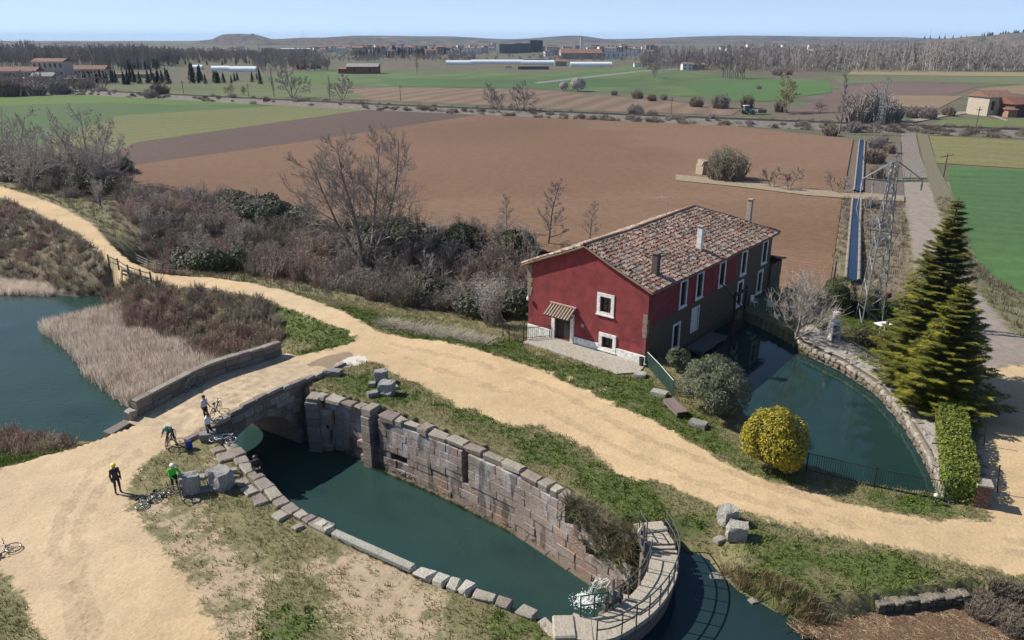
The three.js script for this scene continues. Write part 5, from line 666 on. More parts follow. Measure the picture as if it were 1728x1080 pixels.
// ---------------------------------------------------------------- pond bank, garden and its things
const pathIn = GP([[1338, 556], [1358, 577], [1425, 607], [1485, 645], [1535, 700], [1572, 760], [1594, 810], [1600, 850]]), pathOut = GP([[1392, 545], [1402, 563], [1450, 590], [1510, 628], [1560, 672], [1598, 740], [1606, 800], [1608, 840]]);
{
  const g = new Geo(), n = pathIn.length; for (let k = 0; k < n - 1; k++) for (let m = 0; m < 4; m++) for (let e = 0; e < 4; e++) { const P = (a, b) => { const i0 = pathIn[k], i1 = pathIn[k + 1], o0 = pathOut[k], o1 = pathOut[k + 1], A = [mix(i0[0], i1[0], a), mix(i0[1], i1[1], a)], B = [mix(o0[0], o1[0], a), mix(o0[1], o1[1], a)], x = mix(A[0], B[0], b), z = mix(A[1], B[1], b); return [x, 0.06 + (noise(x * 3, z * 3) - 0.5) * 0.1, z]; }; g.face([P(m / 4, e / 4), P((m + 1) / 4, e / 4), P((m + 1) / 4, (e + 1) / 4), P(m / 4, (e + 1) / 4)].reverse()); }
  structure('rubble_path', g.build(), new THREE.MeshStandardMaterial({ color: new THREE.Color().setRGB(0.54, 0.51, 0.46), roughness: 0.95, map: grain(0.6)[0], bumpMap: grain(0.6)[1], bumpScale: 0.09, side: THREE.DoubleSide }));
  const W = thing('pond_retaining_wall', 'pale rubble retaining wall along the curved far bank of the pond', 'wall'), r = rng(44), ms = [matte(0.40, 0.35, 0.285, 0.8, 0.06), matte(0.50, 0.46, 0.40, 0.8, 0.06), matte(0.24, 0.19, 0.145, 0.8, 0.06)]; let q = 0;
  for (let k = 0; k < n - 1; k++) { const a = pathIn[k], b = pathIn[k + 1], l = Math.hypot(b[0] - a[0], b[1] - a[1]), an = -Math.atan2(b[1] - a[1], b[0] - a[0]); part(W, 'core', new Geo().box([(a[0] + b[0]) / 2 + 0.25, -1.2, (a[1] + b[1]) / 2 - 0.1], [l + 0.2, 2.3, 0.5], an).build(), ms[2]); for (let c = 0; c < 3; c++) for (let s = 0; s < l;) { const w = 0.35 + r() * 0.45, t = (s + w / 2) / l; part(W, 'stone', new Geo().block([mix(a[0], b[0], t) - 0.02 * r(), -1.0 + c * 0.34, mix(a[1], b[1], t)], [w - 0.02, 0.33, 0.4 + r() * 0.12], an + (r() - 0.5) * 0.1, 0.07, 0.05, r).build(), c < 2 ? ms[2] : ms[q++ % 2]); s += w; } }
  // loose rubble paving on the path, the larger pieces
  for (let k = 0; k < 130; k++) { const t = r() * (n - 1.01), i = t | 0, f = t - i, w = r(), x = mix(mix(pathIn[i][0], pathIn[i + 1][0], f), mix(pathOut[i][0], pathOut[i + 1][0], f), w), z = mix(mix(pathIn[i][1], pathIn[i + 1][1], f), mix(pathOut[i][1], pathOut[i + 1][1], f), w); part(W, 'paving_stone', new Geo().block([x, 0.07, z], [0.3 + r() * 0.4, 0.14, 0.25 + r() * 0.3], r() * 3, 0.05, 0.04, r).build(), ms[k % 2]); }
}
function barFence(name, label, pts, h, gap, mat, r0, post, y0 = -0.02) { const t = thing(name, label, 'fence'); for (let k = 0; k < pts.length; k++) part(t, 'post', new Geo().bar([pts[k][0], y0 - 0.3, pts[k][1]], [pts[k][0], h + 0.06, pts[k][1]], post, 6).build(), mat); for (let k = 0; k < pts.length - 1; k++) { const a = pts[k], b = pts[k + 1], L = Math.hypot(b[0] - a[0], b[1] - a[1]); for (const y of [h, 0.12]) part(t, 'rail', new Geo().bar([a[0], y, a[1]], [b[0], y, b[1]], r0 * 1.7, 5).build(), mat); for (let q = gap; q < L - gap / 2; q += gap) { const s = q / L; part(t, 'bar', new Geo().bar([mix(a[0], b[0], s), 0.1, mix(a[1], b[1], s)], [mix(a[0], b[0], s), h, mix(a[1], b[1], s)], r0, 4).build(), mat); } } return t; }
barFence('pond_railing', 'dark iron railing along the rubble path beyond the pond', GP([[1404, 578], [1425, 590], [1462, 612], [1500, 636], [1540, 657], [1560, 668]]), 0.95, 0.17, plain(0.06, 0.06, 0.06, 0.6), 0.013, 0.03);
barFence('pond_fence', 'dark green bar fence on the near bank between the yellow bush and the hedge', GP([[1360, 796], [1474, 822], [1592, 846]]), 1.15, 0.12, plain(0.012, 0.03, 0.026, 0.6), 0.014, 0.045);
{ const a = G(1330, 770), b = G(1360, 796), t = thing('barrier_rail', 'short pale slanting rail between the yellow bush and the bar fence', 'rail'); part(t, 'rail', new Geo().bar([a[0], 0.75, a[1]], [b[0], 0.9, b[1]], 0.045).build(), plain(0.4, 0.4, 0.4, 0.5)); part(t, 'post', new Geo().bar([a[0], -0.3, a[1]], [a[0], 0.8, a[1]], 0.045).build(), plain(0.3, 0.3, 0.3, 0.5)); }
// brick gate pillar and leaning fence posts beyond the hedge
{ const p = G(1652, 852), t = thing('brick_pillar', 'brick pillar with a stone cap at the near end of the hedge', 'pillar', [p[0], 0, p[1]], -0.35), r = rng(12), bm = [matte(0.27, 0.14, 0.095, 1, 0.02), matte(0.22, 0.11, 0.08, 1, 0.02), matte(0.31, 0.17, 0.12, 1, 0.02)]; part(t, 'mortar_core', new Geo().box([0, 0.6, 0], [0.56, 1.3, 0.56]).build(), matte(0.36, 0.31, 0.26, 1, 0.02)); for (let c = 0; c < 15; c++) for (let s = 0; s < 4; s++) for (let k = 0; k < 2; k++) { const o = -0.15 + k * 0.3 + (c % 2) * 0.03, q = [[o, 0.27], [0.27, o], [o, -0.27], [-0.27, o]][s]; part(t, 'brick', new Geo().block([q[0], 0.07 + c * 0.08, q[1]], [s % 2 ? 0.1 : 0.27, 0.065, s % 2 ? 0.27 : 0.1], 0, 0.008).build(), bm[(c * 5 + s * 3 + k) % 3]); } part(t, 'cap', new Geo().block([0, 1.31, 0], [0.78, 0.12, 0.78], 0, 0.03).build(), paleStone); }
[[1683, 832, 'iron post nearest the brick pillar beyond the hedge'], [1661, 752, 'iron post halfway along the hedge'], [1645, 692, 'iron post by the shadow under the firs'], [1622, 690, 'iron post right behind the smaller fir']].forEach(([u, v, label], k) => { const p = G(u, v), t = thing('iron_post', label, 'post', [p[0], -0.1, p[1]], 0, 'leaning iron posts beyond the hedge'); part(t, 'shaft', new Geo().bar([0, 0, 0], [-0.25, 1.75, 0.05], 0.035).build(), ironBlack); part(t, 'finial', new Geo().bar([-0.25, 1.72, 0.05], [-0.26, 1.8, 0.05], 0.05, 6).build(), ironBlack); });
// garden hedge of glossy leaves
const leafMat = (t = 0.3) => new THREE.MeshPhysicalMaterial({ vertexColors: true, roughness: 0.6, side: THREE.DoubleSide, transmission: t, thickness: 0, specularIntensity: 0.3 });
const LEAF = leafMat();
{
  const a = G(1598, 712), b = G(1617, 848), dx = b[0] - a[0], dz = b[1] - a[1], L = Math.hypot(dx, dz), t = thing('leafy_hedge', 'clipped light green hedge at the right end of the pond', 'hedge', [(a[0] + b[0]) / 2, 0, (a[1] + b[1]) / 2], -Math.atan2(dz, dx));
  part(t, 'foliage', leafCloud(61, 11000, (k, r) => { const f = r(), x = (r() - 0.5) * L, bul = 0.09 * (noise(x * 1.1, 3) - 0.5) + 0.1 * (r() - 0.5) * (noise(x * 5, 7) + 0.3), w = 0.72 + bul, h = 1.55 + bul * 1.4 + (noise(x * 1.3, 9) - 0.5) * 0.2; let q; const d = 1 - 0.18 * r() * r(); if (f < 0.42) q = [x, h * d, (r() - 0.5) * 2 * w, 0, 1, 0]; else if (f < 0.9) { const s = r() < 0.5 ? 1 : -1; q = [x, r() * h, s * w * d, 0, 0.25, s]; } else { const s = r() < 0.5 ? 1 : -1; q = [s * L / 2 * (1 + 0.03 * r()), r() * h, (r() - 0.5) * 2 * w, s, 0.2, 0]; } const v = 0.7 + 0.6 * r(), y = r() < 0.5; return [...q, 0.085 + 0.05 * r(), y ? [0.24 * v, 0.26 * v, 0.045 * v] : [0.11 * v, 0.155 * v, 0.03 * v]]; }, 1.5), LEAF);
  part(t, 'branches', new Geo().block([0, 0.7, 0], [L - 0.35, 1.35, 1.0], 0, 0.2, 0.06, rng(4)).build(), matte(0.030, 0.036, 0.014, 2, 0.05));  // branches: one solid dark block filling the inside of the hedge
}
// round bushes: leaves over a solid, very dark core
function leafBush(name, label, u, v, rx, ry, n, cols, size, long, seed, opt = {}) {
  const p = onGround(u, v), t = thing(name, label, 'bush', p, seed), lr = rng(seed + 500), NL = opt.lobes || 13, lobes = []; for (let k = 0; k < NL; k++) { const a = (k + lr() * 0.7) * 2.4, c = 1 - 1.55 * (k + 0.3) / NL, s = Math.sqrt(Math.max(0, 1 - c * c)), q = opt.lobeR || 0.5, R = q * (0.8 + 0.4 * lr()), d = (1.02 - R) * (0.9 + 0.2 * lr()); lobes.push([s * Math.cos(a) * d, c * d, s * Math.sin(a) * d, R]); }
  const g = leafCloud(seed, n, (k, r) => { const L = lobes[r() * NL | 0], a = r() * 6.283, c = 1 - 2 * r(), s = Math.sqrt(Math.max(0, 1 - c * c)), R = L[3] * (1 + 0.14 * (r() - 0.5) * (opt.lob || 1) - (opt.deep || 0.2) * r() * r()), x = L[0] + s * Math.cos(a) * R, y = L[1] + c * R, z = L[2] + s * Math.sin(a) * R; for (const M of lobes) if (M !== L && Math.hypot(x - M[0], y - M[1], z - M[2]) < M[3] * 0.86) return null; const col = cols[r() * cols.length | 0], w = 0.72 + 0.56 * r(); return [x * rx, Math.max(0.04, ry + y * ry), z * rx, s * Math.cos(a), c * 0.7 + (opt.up || 0.25), s * Math.sin(a), size * (0.7 + 0.6 * r()), col.map(q => q * w)]; }, long);
  part(t, 'foliage', g, LEAF); part(t, 'dark_core', new THREE.SphereGeometry(1, 14, 10).scale(rx * (opt.core || 0.62), ry * (opt.core || 0.62), rx * (opt.core || 0.62)).translate(0, ry * 0.95, 0), matte(...(opt.heart || [0.03, 0.034, 0.014]), 2, 0.1)); part(t, 'stem', new Geo().tube([[0, -0.2, 0], [0.05, ry * 0.7, 0]], [0.12, 0.08], 6).build(), barkMat); return t;
}
leafBush('yellow_bush', 'big round yellow-green bush on the near bank of the pond', 1302, 792, 1.8, 1.85, 26000, [[0.42, 0.33, 0.022], [0.36, 0.30, 0.03], [0.24, 0.22, 0.025], [0.48, 0.37, 0.03], [0.14, 0.15, 0.02]], 0.085, 2.1, 7, { up: 0.5, deep: 0.22, lob: 1.3, core: 0.72, lobes: 22, lobeR: 0.46, heart: [0.05, 0.045, 0.012] });
leafBush('grey_green_bush', 'large loose grey-green bush beside the bench and the pond', 1200, 698, 2.3, 1.9, 34000, [[0.17, 0.185, 0.115], [0.13, 0.145, 0.085], [0.22, 0.225, 0.16], [0.085, 0.10, 0.05]], 0.06, 3.6, 21, { lob: 2.4, deep: 0.45, core: 0.5, up: 0.6, lobes: 20, lobeR: 0.42 });
leafBush('grey_green_bush', 'smaller grey-green bush touching the mill wall corner', 1142, 628, 1.0, 0.95, 5000, [[0.17, 0.185, 0.115], [0.13, 0.145, 0.085], [0.085, 0.10, 0.05]], 0.06, 3.4, 25, { lob: 2, deep: 0.6, core: 0.4 });
leafBush('box_bush', 'small round dark green bush at the foot of the bare pond tree', 1364, 588, 0.95, 0.62, 4200, [[0.06, 0.085, 0.02], [0.085, 0.11, 0.025], [0.12, 0.13, 0.03]], 0.05, 1.8, 31);
leafBush('evergreen_bush', 'tall round dark green bush behind the bare pond tree', 1412, 528, 1.5, 1.65, 8000, [[0.035, 0.06, 0.02], [0.05, 0.08, 0.026], [0.07, 0.10, 0.03]], 0.08, 1.8, 33, { lob: 1.3 });
leafBush('garden_shrub', 'brownish loose shrub in front of the pylon foot', 1458, 582, 0.95, 0.75, 3200, [[0.17, 0.125, 0.07], [0.11, 0.10, 0.04], [0.21, 0.16, 0.10]], 0.06, 2.4, 35, { lob: 1.6, deep: 0.5 });
leafBush('garden_shrub', 'clipped yellow-green shrub beside the garden lamp', 1493, 596, 1.0, 0.85, 5200, [[0.15, 0.155, 0.02], [0.22, 0.20, 0.03], [0.08, 0.10, 0.02]], 0.07, 1.8, 37);
leafBush('garden_shrub', 'green leafy shrub under the fir branches', 1540, 572, 1.3, 1.0, 5200, [[0.06, 0.10, 0.022], [0.10, 0.13, 0.03], [0.05, 0.075, 0.02]], 0.08, 1.8, 39, { lob: 1.5 });
leafBush('ivy_mound', 'dark bluish ivy around the pylon foot', 1468, 538, 0.9, 1.3, 4200, [[0.03, 0.05, 0.022], [0.05, 0.075, 0.04], [0.08, 0.10, 0.07]], 0.08, 1.6, 41, { lob: 1.5 });
leafBush('garden_shrub', 'bright green low shrub left of the pylon foot', 1440, 528, 1.1, 0.7, 3200, [[0.07, 0.12, 0.022], [0.10, 0.15, 0.03], [0.05, 0.08, 0.02]], 0.07, 2, 43, { lob: 1.5 });
leafBush('garden_shrub', 'bright green low shrub right of the pylon foot', 1505, 540, 1.2, 0.85, 3600, [[0.07, 0.12, 0.022], [0.11, 0.16, 0.03], [0.05, 0.08, 0.02]], 0.08, 2, 45, { lob: 1.6 });
leafBush('leafy_weed', 'low grey-green weeds at the foot of the pond tree', 1390, 556, 0.9, 0.4, 1600, [[0.10, 0.12, 0.05], [0.13, 0.13, 0.07]], 0.06, 2.4, 47, { lob: 1.6 });
// two firs
function fir(name, label, u, v, H, R, seed, tint) {
  const p = onGround(u, v), t = thing(name, label, 'tree', p, seed), r = rng(seed), N = new Geo(), B = new Geo(); N.col = [1, 1, 1];
  const needle = (q, d, sd, len, c) => { N.col = c; const n = V(sd[1] * d[2] - sd[2] * d[1], sd[2] * d[0] - sd[0] * d[2], sd[0] * d[1] - sd[1] * d[0]); n.normalize(); const fl_ = n.y < 0; if (fl_) n.negate(); const w = len * 0.26, b = N.v(q[0] - sd[0] * w, q[1] - sd[1] * w, q[2] - sd[2] * w, n.x, n.y, n.z); N.v(q[0] + sd[0] * w, q[1] + sd[1] * w, q[2] + sd[2] * w, n.x, n.y, n.z); N.v(q[0] + d[0] * len, q[1] + d[1] * len, q[2] + d[2] * len, n.x, n.y, n.z); fl_ ? N.i.push(b, b + 2, b + 1) : N.i.push(b, b + 1, b + 2); };
  const tiers = Math.round(H * 2.9);
  for (let k = 0; k < tiers; k++) {
    const f = k / tiers, y = H * (0.07 + 0.92 * f), Rk = R * Math.pow(1 - f, 0.85) * (0.85 + 0.3 * r()) + 0.1, nb = Math.max(4, Math.round(7 * (1 - f) + 4));
    for (let b = 0; b < nb; b++) {
      const a = (b + r() * 0.8) / nb * 6.283 + k * 1.3, L = Rk * (0.65 + 0.55 * r()), y0 = y + (r() - 0.5) * 0.25, dir = [Math.cos(a), 0, Math.sin(a)], S = [-Math.sin(a), 0, Math.cos(a)], droop = -0.28 * (1 - f) - 0.05, m = 9, pts = [];
      for (let e = 0; e <= 4; e++) { const s = e / 4; pts.push([dir[0] * L * s, y0 + L * (droop * s + 0.34 * s * s * (1 - 0.4 * f)) + 0.12 * s * L * f, dir[2] * L * s]); } B.tube(pts, [0.035, 0.028, 0.02, 0.012, 0.006], 4, false);
      const c0 = 0.75 + 0.5 * r();
      for (let e = 0; e < m + L * 3; e++) { const s = 0.12 + 0.88 * (e + r()) / (m + L * 3), i = Math.min(3, s * 4 | 0), q = [0, 1, 2].map(j => mix(pts[i][j], pts[i + 1][j], s * 4 - i)); for (const sg of [-1, 1]) { const fl = L * 0.34 * (1.15 - s) + 0.1, d = V(dir[0] * 0.6 + S[0] * sg * 0.8, 0.08 - 0.22 * r(), dir[2] * 0.6 + S[2] * sg * 0.8).normalize(), w = c0 * (0.75 + 0.5 * r()), tip = (r() < 0.15 + 0.6 * s ? 0.55 + 0.45 * r() : 0.1 * r()) * tint, c = [mix(0.10, 0.27, tip) * w, mix(0.125, 0.25, tip) * w, mix(0.026, 0.03, tip) * w]; for (let z = 0; z < 5; z++) { const h = (z + 0.3) / 5 * fl, qq = [q[0] + d.x * h, q[1] + d.y * h, q[2] + d.z * h], sd = V(d.z, 0.4 * (r() - 0.5), -d.x).normalize(), aa = V(d.x + sd.x * (z % 2 ? 0.9 : -0.9), d.y + 0.25 * (r() - 0.3), d.z + sd.z * (z % 2 ? 0.9 : -0.9)).normalize(); needle(qq, [aa.x, aa.y, aa.z], [sd.x, sd.y, sd.z], 0.24 + 0.14 * r(), c); } needle([q[0] + d.x * fl * 0.8, q[1] + d.y * fl * 0.8, q[2] + d.z * fl * 0.8], [d.x, d.y, d.z], [S[0], 0, S[2]], 0.3, c); } }
    }
  }
  part(t, 'trunk', new Geo().tube([[0, -0.3, 0], [0.04, H * 0.5, 0.02], [0, H, 0]], [H * 0.016 + 0.06, H * 0.01 + 0.03, 0.02], 8, true, 0.5).build(), matte(0.12, 0.085, 0.06, 2, 0.02)); part(t, 'branches', B.build(), plain(0.10, 0.075, 0.05, 0.95)).userData.kind = 'stuff'; part(t, 'crown', N.build(), LEAF); return t;
}
fir('fir_tree', 'tall fir rising highest behind the pond path', 1556, 645, 13.0, 3.1, 5, 0.75);
fir('fir_tree', 'shorter fir with yellowish tips standing before the tall one', 1584, 692, 8.6, 3.0, 8, 1);
// leafless tree at the pond
tree('pond_tree', 'spreading bare tree with a pale trunk at the far end of the pond', bareTree(14, { height: 6.0, stems: 1, spread: 0.85, limbs: 16, twigs: 11, fine: 9, thin: 0.016, radius: 0.17, from: 0.22, lift: 0.0, up: 0.5 }), onGround(1340, 578), 0.7, 1, null, [matte(0.34, 0.31, 0.28, 2, 0.01), paleTwig]);
// lattice pylon
function pylon(label, pos, turn, H, base, arm, group) {
  const t = thing('lattice_pylon', label, 'pylon', pos, turn, group), st = plain(0.30, 0.32, 0.33, 0.5, { metalness: 0.5 }), hw = y => mix(base, 0.28, Math.min(1, y / (H * 0.82))), C = (k, y) => [(k === 0 || k === 3 ? -1 : 1) * hw(y), y, (k < 2 ? -1 : 1) * hw(y)];
  for (let k = 0; k < 4; k++) part(t, 'leg', new Geo().bar([C(k, 0)[0], -0.5, C(k, 0)[2]], C(k, H * 0.82), 0.06, 4).bar(C(k, H * 0.82), [C(k, H)[0] * 0.6, H * 0.97, C(k, H)[2] * 0.6], 0.05, 4).build(), st);
  const ys = [0]; while (ys[ys.length - 1] < H * 0.95) { const y = ys[ys.length - 1]; ys.push(y + Math.max(0.75, hw(y) * 1.5)); }
  for (let s = 0; s < 4; s++) { const g = new Geo(); for (let i = 0; i < ys.length - 1; i++) { const a = Math.min(ys[i], H * 0.95), b = Math.min(ys[i + 1], H * 0.95), z = i % 2; g.bar(C((s + z) % 4, a), C((s + 1 - z) % 4, b), 0.028, 4); g.bar(C(s, b), C((s + 1) % 4, b), 0.022, 4); } part(t, 'bracing', g.build(), st); }
  for (const s of [-1, 1]) { const y = H * 0.86, e = [s * arm, y + 0.1, 0], g = new Geo(); for (const z of [-0.28, 0.28]) { g.bar([s * 0.28, y, z], e, 0.045, 4).bar([s * 0.2, H * 0.97, z * 0.6], e, 0.035, 4); } for (let k = 1; k < 4; k++) { const f = k / 4, x = mix(s * 0.28, s * arm, f); g.bar([x, mix(y, y + 0.1, f), 0.2 * (1 - f)], [x, mix(H * 0.97, y + 0.1, f), 0.1 * (1 - f)], 0.02, 4); } part(t, 'cross_arm', g.build(), st); }
  for (const x of [-arm, -arm * 0.62, arm]) part(t, 'insulator', new Geo().tube([[x, H * 0.86 + 0.05, 0], [x, H * 0.86 - 0.25, 0], [x, H * 0.86 - 0.75, 0]], [0.02, 0.09, 0.06], 8).build(), matte(0.55, 0.56, 0.56, 1, 0));
  part(t, 'top_bracket', new Geo().bar([0, H * 0.95, 0], [0, H + 0.25, 0], 0.05, 5).bar([-0.25, H, 0], [0.25, H, 0], 0.04, 4).build(), st);
  return t;
}
const pyl = pylon('steel lattice pylon standing in the garden beside the gravel road', onGround(1466, 541), -0.1, 13.8, 0.85, 2.3, 'pylons of the power line');
{ const st = plain(0.5, 0.5, 0.5, 0.4); part(pyl, 'jumper_cable', new Geo().tube([[-2.3, 11.1, 0], [-2.5, 9.6, 0.2], [-2.0, 8.3, 0.3], [-0.9, 8.0, 0.3], [-0.4, 8.4, 0.2]], 0.03, 5).build(), st); part(pyl, 'jumper_cable', new Geo().tube([[-1.4, 11.1, 0], [-1.5, 10, 0.2], [-1.1, 8.8, 0.3], [-0.5, 8.0, 0.2]], 0.03, 5).build(), st); part(pyl, 'switch_platform', new Geo().bar([-1.3, 7.9, 0], [1.2, 7.6, 0], 0.06, 5).bar([-0.9, 6.8, 0], [-1.1, 7.9, 0], 0.05, 5).bar([0.9, 6.9, 0], [1.2, 7.7, 0], 0.05, 5).build(), plain(0.2, 0.2, 0.2, 0.5)); }
// white garden barbecue: legs, shelves and a tapered hood
{ const p = onGround(1405, 574), t = thing('garden_barbecue', 'narrow white garden barbecue with open shelves beside the rubble path', 'barbecue', p, 0.4), w = whitePaint; for (const x of [-0.4, 0.4]) part(t, 'side', new Geo().block([x, 0.7, 0], [0.12, 1.4, 0.55], 0, 0.02).build(), w); for (const y of [0.1, 0.75]) part(t, 'shelf', new Geo().block([0, y, 0], [0.9, 0.1, 0.6], 0, 0.02).build(), w); part(t, 'back', new Geo().block([0, 0.7, -0.25], [0.72, 1.3, 0.06], 0, 0.01).build(), matte(0.2, 0.18, 0.16, 1, 0.02)); part(t, 'hood', new Geo().tube([[0, 1.38, 0], [0, 1.5, 0], [0, 1.95, -0.05]], [0.6, 0.56, 0.26], 4).build(), w); part(t, 'chimney', new Geo().block([0, 2.1, -0.05], [0.36, 0.4, 0.36], 0, 0.02).block([0, 2.34, -0.05], [0.48, 0.08, 0.48], 0, 0.02).build(), w); }
{ const p = onGround(1487, 566), t = thing('garden_table', 'white garden table behind the clipped yellow-green shrub', 'table', p, 0.3); part(t, 'top', new Geo().block([0, 1.0, 0], [1.2, 0.06, 0.8], 0, 0.015).build(), whitePaint); for (const [x, z] of [[-0.5, -0.3], [0.5, -0.3], [-0.5, 0.3], [0.5, 0.3]]) part(t, 'leg', new Geo().bar([x, -0.1, z], [x, 1.0, z], 0.035).build(), whitePaint); }
{ const p = onGround(1488, 600), t = thing('garden_lamp_post', 'slender black lamp post among the garden shrubs', 'lamp post', p); part(t, 'pole', new Geo().tube([[0, -0.1, 0], [0, 0.3, 0], [0, 2.4, 0]], [0.07, 0.045, 0.035], 8).build(), ironBlack); part(t, 'lantern', new Geo().tube([[0, 2.38, 0], [0, 2.42, 0], [0, 2.7, 0], [0, 2.82, 0]], [0.06, 0.12, 0.16, 0.03], 6).build(), matte(0.3, 0.3, 0.28, 1, 0)); }
{ const p = onGround(1577, 850), t = thing('ground_lamp', 'small white globe lamp on the grass before the bar fence', 'lamp', p); part(t, 'stake', new Geo().bar([0, -0.1, 0], [0, 0.42, 0], 0.03).build(), plain(0.1, 0.1, 0.1)); part(t, 'globe', new THREE.SphereGeometry(0.12, 12, 8).translate(0, 0.5, 0), plain(0.7, 0.68, 0.55, 0.4)); }
{ const p = onGround(1494, 514), t = thing('post_box', 'dark red box on a short post beside the sandy garden path', 'box', p, 0.4); part(t, 'post', new Geo().bar([0, -0.1, 0], [0, 0.75, 0], 0.06).build(), darkWood); part(t, 'box', new Geo().block([0.12, 0.85, 0], [0.5, 0.42, 0.4], 0, 0.03).build(), matte(0.10, 0.025, 0.02, 1, 0.01)); part(t, 'lid', new Geo().block([0.12, 1.08, 0], [0.56, 0.05, 0.46], 0, 0.02).build(), matte(0.13, 0.03, 0.025, 1, 0.01)); }
// two white chairs in the shade by the mill
[[1272, 517, 0.6, 'white garden chair nearest the mill wall in the shade'], [1299, 524, 2.4, 'white garden chair farther from the mill wall in the shade']].forEach(([u, v, a, label]) => { const p = onGround(u, v), t = thing('garden_chair', label, 'chair', p, a, 'white garden chairs'); part(t, 'seat', new Geo().block([0, 0.44, 0], [0.5, 0.05, 0.5], 0, 0.02).build(), whitePaint); part(t, 'backrest', new Geo().block([0, 0.75, -0.24], [0.5, 0.55, 0.05], 0, 0.02).build(), whitePaint); for (const [x, z] of [[-0.22, -0.22], [0.22, -0.22], [-0.22, 0.22], [0.22, 0.22]]) part(t, 'leg', new Geo().bar([x, -0.05, z], [x, 0.44, z], 0.025).build(), whitePaint); for (const x of [-0.25, 0.25]) part(t, 'armrest', new Geo().block([x, 0.65, 0], [0.06, 0.04, 0.5], 0, 0.01).build(), whitePaint); });
// sluice gantry on the mill's pond side, and the platform below the white shutter
{ const a = hs(13, 1.5), t = thing('sluice_gantry', 'dark timber sluice gantry standing in the pond against the mill', 'gantry', [a[0], 0, a[1]], Math.atan2(0.774, 0.633)); for (const x of [-1.1, 1.1]) part(t, 'upright', new Geo().block([x, 0.6, 0], [0.16, 4.6, 0.16], 0, 0.01).build(), darkWood); part(t, 'crossbeam', new Geo().block([0, 2.6, 0], [2.7, 0.18, 0.2], 0, 0.01).build(), darkWood); part(t, 'jib', new Geo().bar([-1.6, 3.6, -1.2], [0.9, 0.3, 0.6], 0.06, 5).build(), darkWood); part(t, 'gate_board', new Geo().block([0, -0.6, 0.02], [2.0, 1.6, 0.08], 0, 0.01).build(), darkWood); }
{ const a = hs(8.2, 1.0), t = thing('mill_platform', 'concrete ledge in the shade under the mill pond wall', 'platform', [a[0], -0.35, a[1]], Math.atan2(0.774, 0.633)); part(t, 'slab', new Geo().block([0, -0.25, 0], [4.6, 0.22, 1.5], 0, 0.03).build(), matte(0.16, 0.14, 0.12, 0.7, 0.02)); for (const x of [-2, 0, 2]) part(t, 'pier', new Geo().block([x, -1.5, 0.4], [0.4, 2.3, 0.5], 0, 0.02).build(), matte(0.16, 0.14, 0.12, 0.7, 0.02)); }
// bench on the verge: plank seat carried between two stones
{ const a = G(1128, 682), b = G(1152, 706), an = -Math.atan2(b[1] - a[1], b[0] - a[0]), t = thing('plank_bench', 'weathered plank bench between two flat stones beside the grey-green bush', 'bench', [(a[0] + b[0]) / 2, 0, (a[1] + b[1]) / 2], an), w = matte(0.235, 0.175, 0.165, 1.5, 0.01); for (let k = 0; k < 4; k++) part(t, 'seat_plank', new Geo().block([0, 0.42, -0.27 + k * 0.18], [2.05, 0.06, 0.17], 0, 0.012).build(), w); part(t, 'front_board', new Geo().block([0, 0.3, 0.4], [2.1, 0.2, 0.05], 0, 0.01).build(), w); for (const x of [-0.85, 0.85]) part(t, 'trestle', new Geo().block([x, 0.17, 0.02], [0.14, 0.42, 0.6], 0, 0.02).build(), darkWood); }
[[1112, 667, 1.15, 'pale flat stone at the upper end of the plank bench', -0.5], [1178, 719, 1.15, 'lichened flat stone at the lower end of the plank bench', -0.6], [1080, 636, 0.9, 'flat stone where the paved apron ends', -0.4]].forEach(([u, v, w, label, a], k) => { const p = onGround(u, v), m = top('loose_slab', rock(w, 0.35, 0.75, 70 + k, 0.12), looseMat[2 - k % 2], label, 'stone slab'); m.position.set(p[0], p[1] - 0.03, p[2]); m.rotation.y = a; });
// timber rail fences at the little culvert on the path
function railFence(label, pts, rails) { const t = thing('timber_rail_fence', label, 'fence', [0, 0, 0], 0, 'timber fences at the culvert'), w = matte(0.155, 0.15, 0.13, 1.5, 0.01), P = pts.map(q => { const p = G(q[0], q[1], 0); return [p[0], Math.max(-0.25, HT(p[0], p[1])), p[1]]; }); for (const p of P) part(t, 'post', new Geo().block([p[0], p[1] + 0.5, p[2]], [0.16, 1.3, 0.16], 0.4, 0.02).build(), w); for (let k = 0; k < P.length - 1; k++) for (const h of rails) part(t, 'rail', new Geo().bar([P[k][0], P[k][1] + h, P[k][2]], [P[k + 1][0], P[k + 1][1] + h, P[k + 1][2]], 0.065, 5).build(), w); }
railFence('timber rail fence on the water side of the path', [[184, 443], [200, 450], [217, 461], [238, 468], [255, 473]], [0.95, 0.45]); railFence('timber rail fence on the thicket side of the path', [[231, 440], [252, 450], [276, 459], [299, 460]], [0.95, 0.65, 0.35]);
// ---------------------------------------------------------------- people and bicycles
const cap = (p, a, b, ra, rb) => { const bx = b[0] - a[0], by = b[1] - a[1], bz = b[2] - a[2], px = p[0] - a[0], py = p[1] - a[1], pz = p[2] - a[2], t = clamp((px * bx + py * by + pz * bz) / (bx * bx + by * by + bz * bz + 1e-9)); return Math.hypot(px - bx * t, py - by * t, pz - bz * t) - (ra + (rb - ra) * t); };
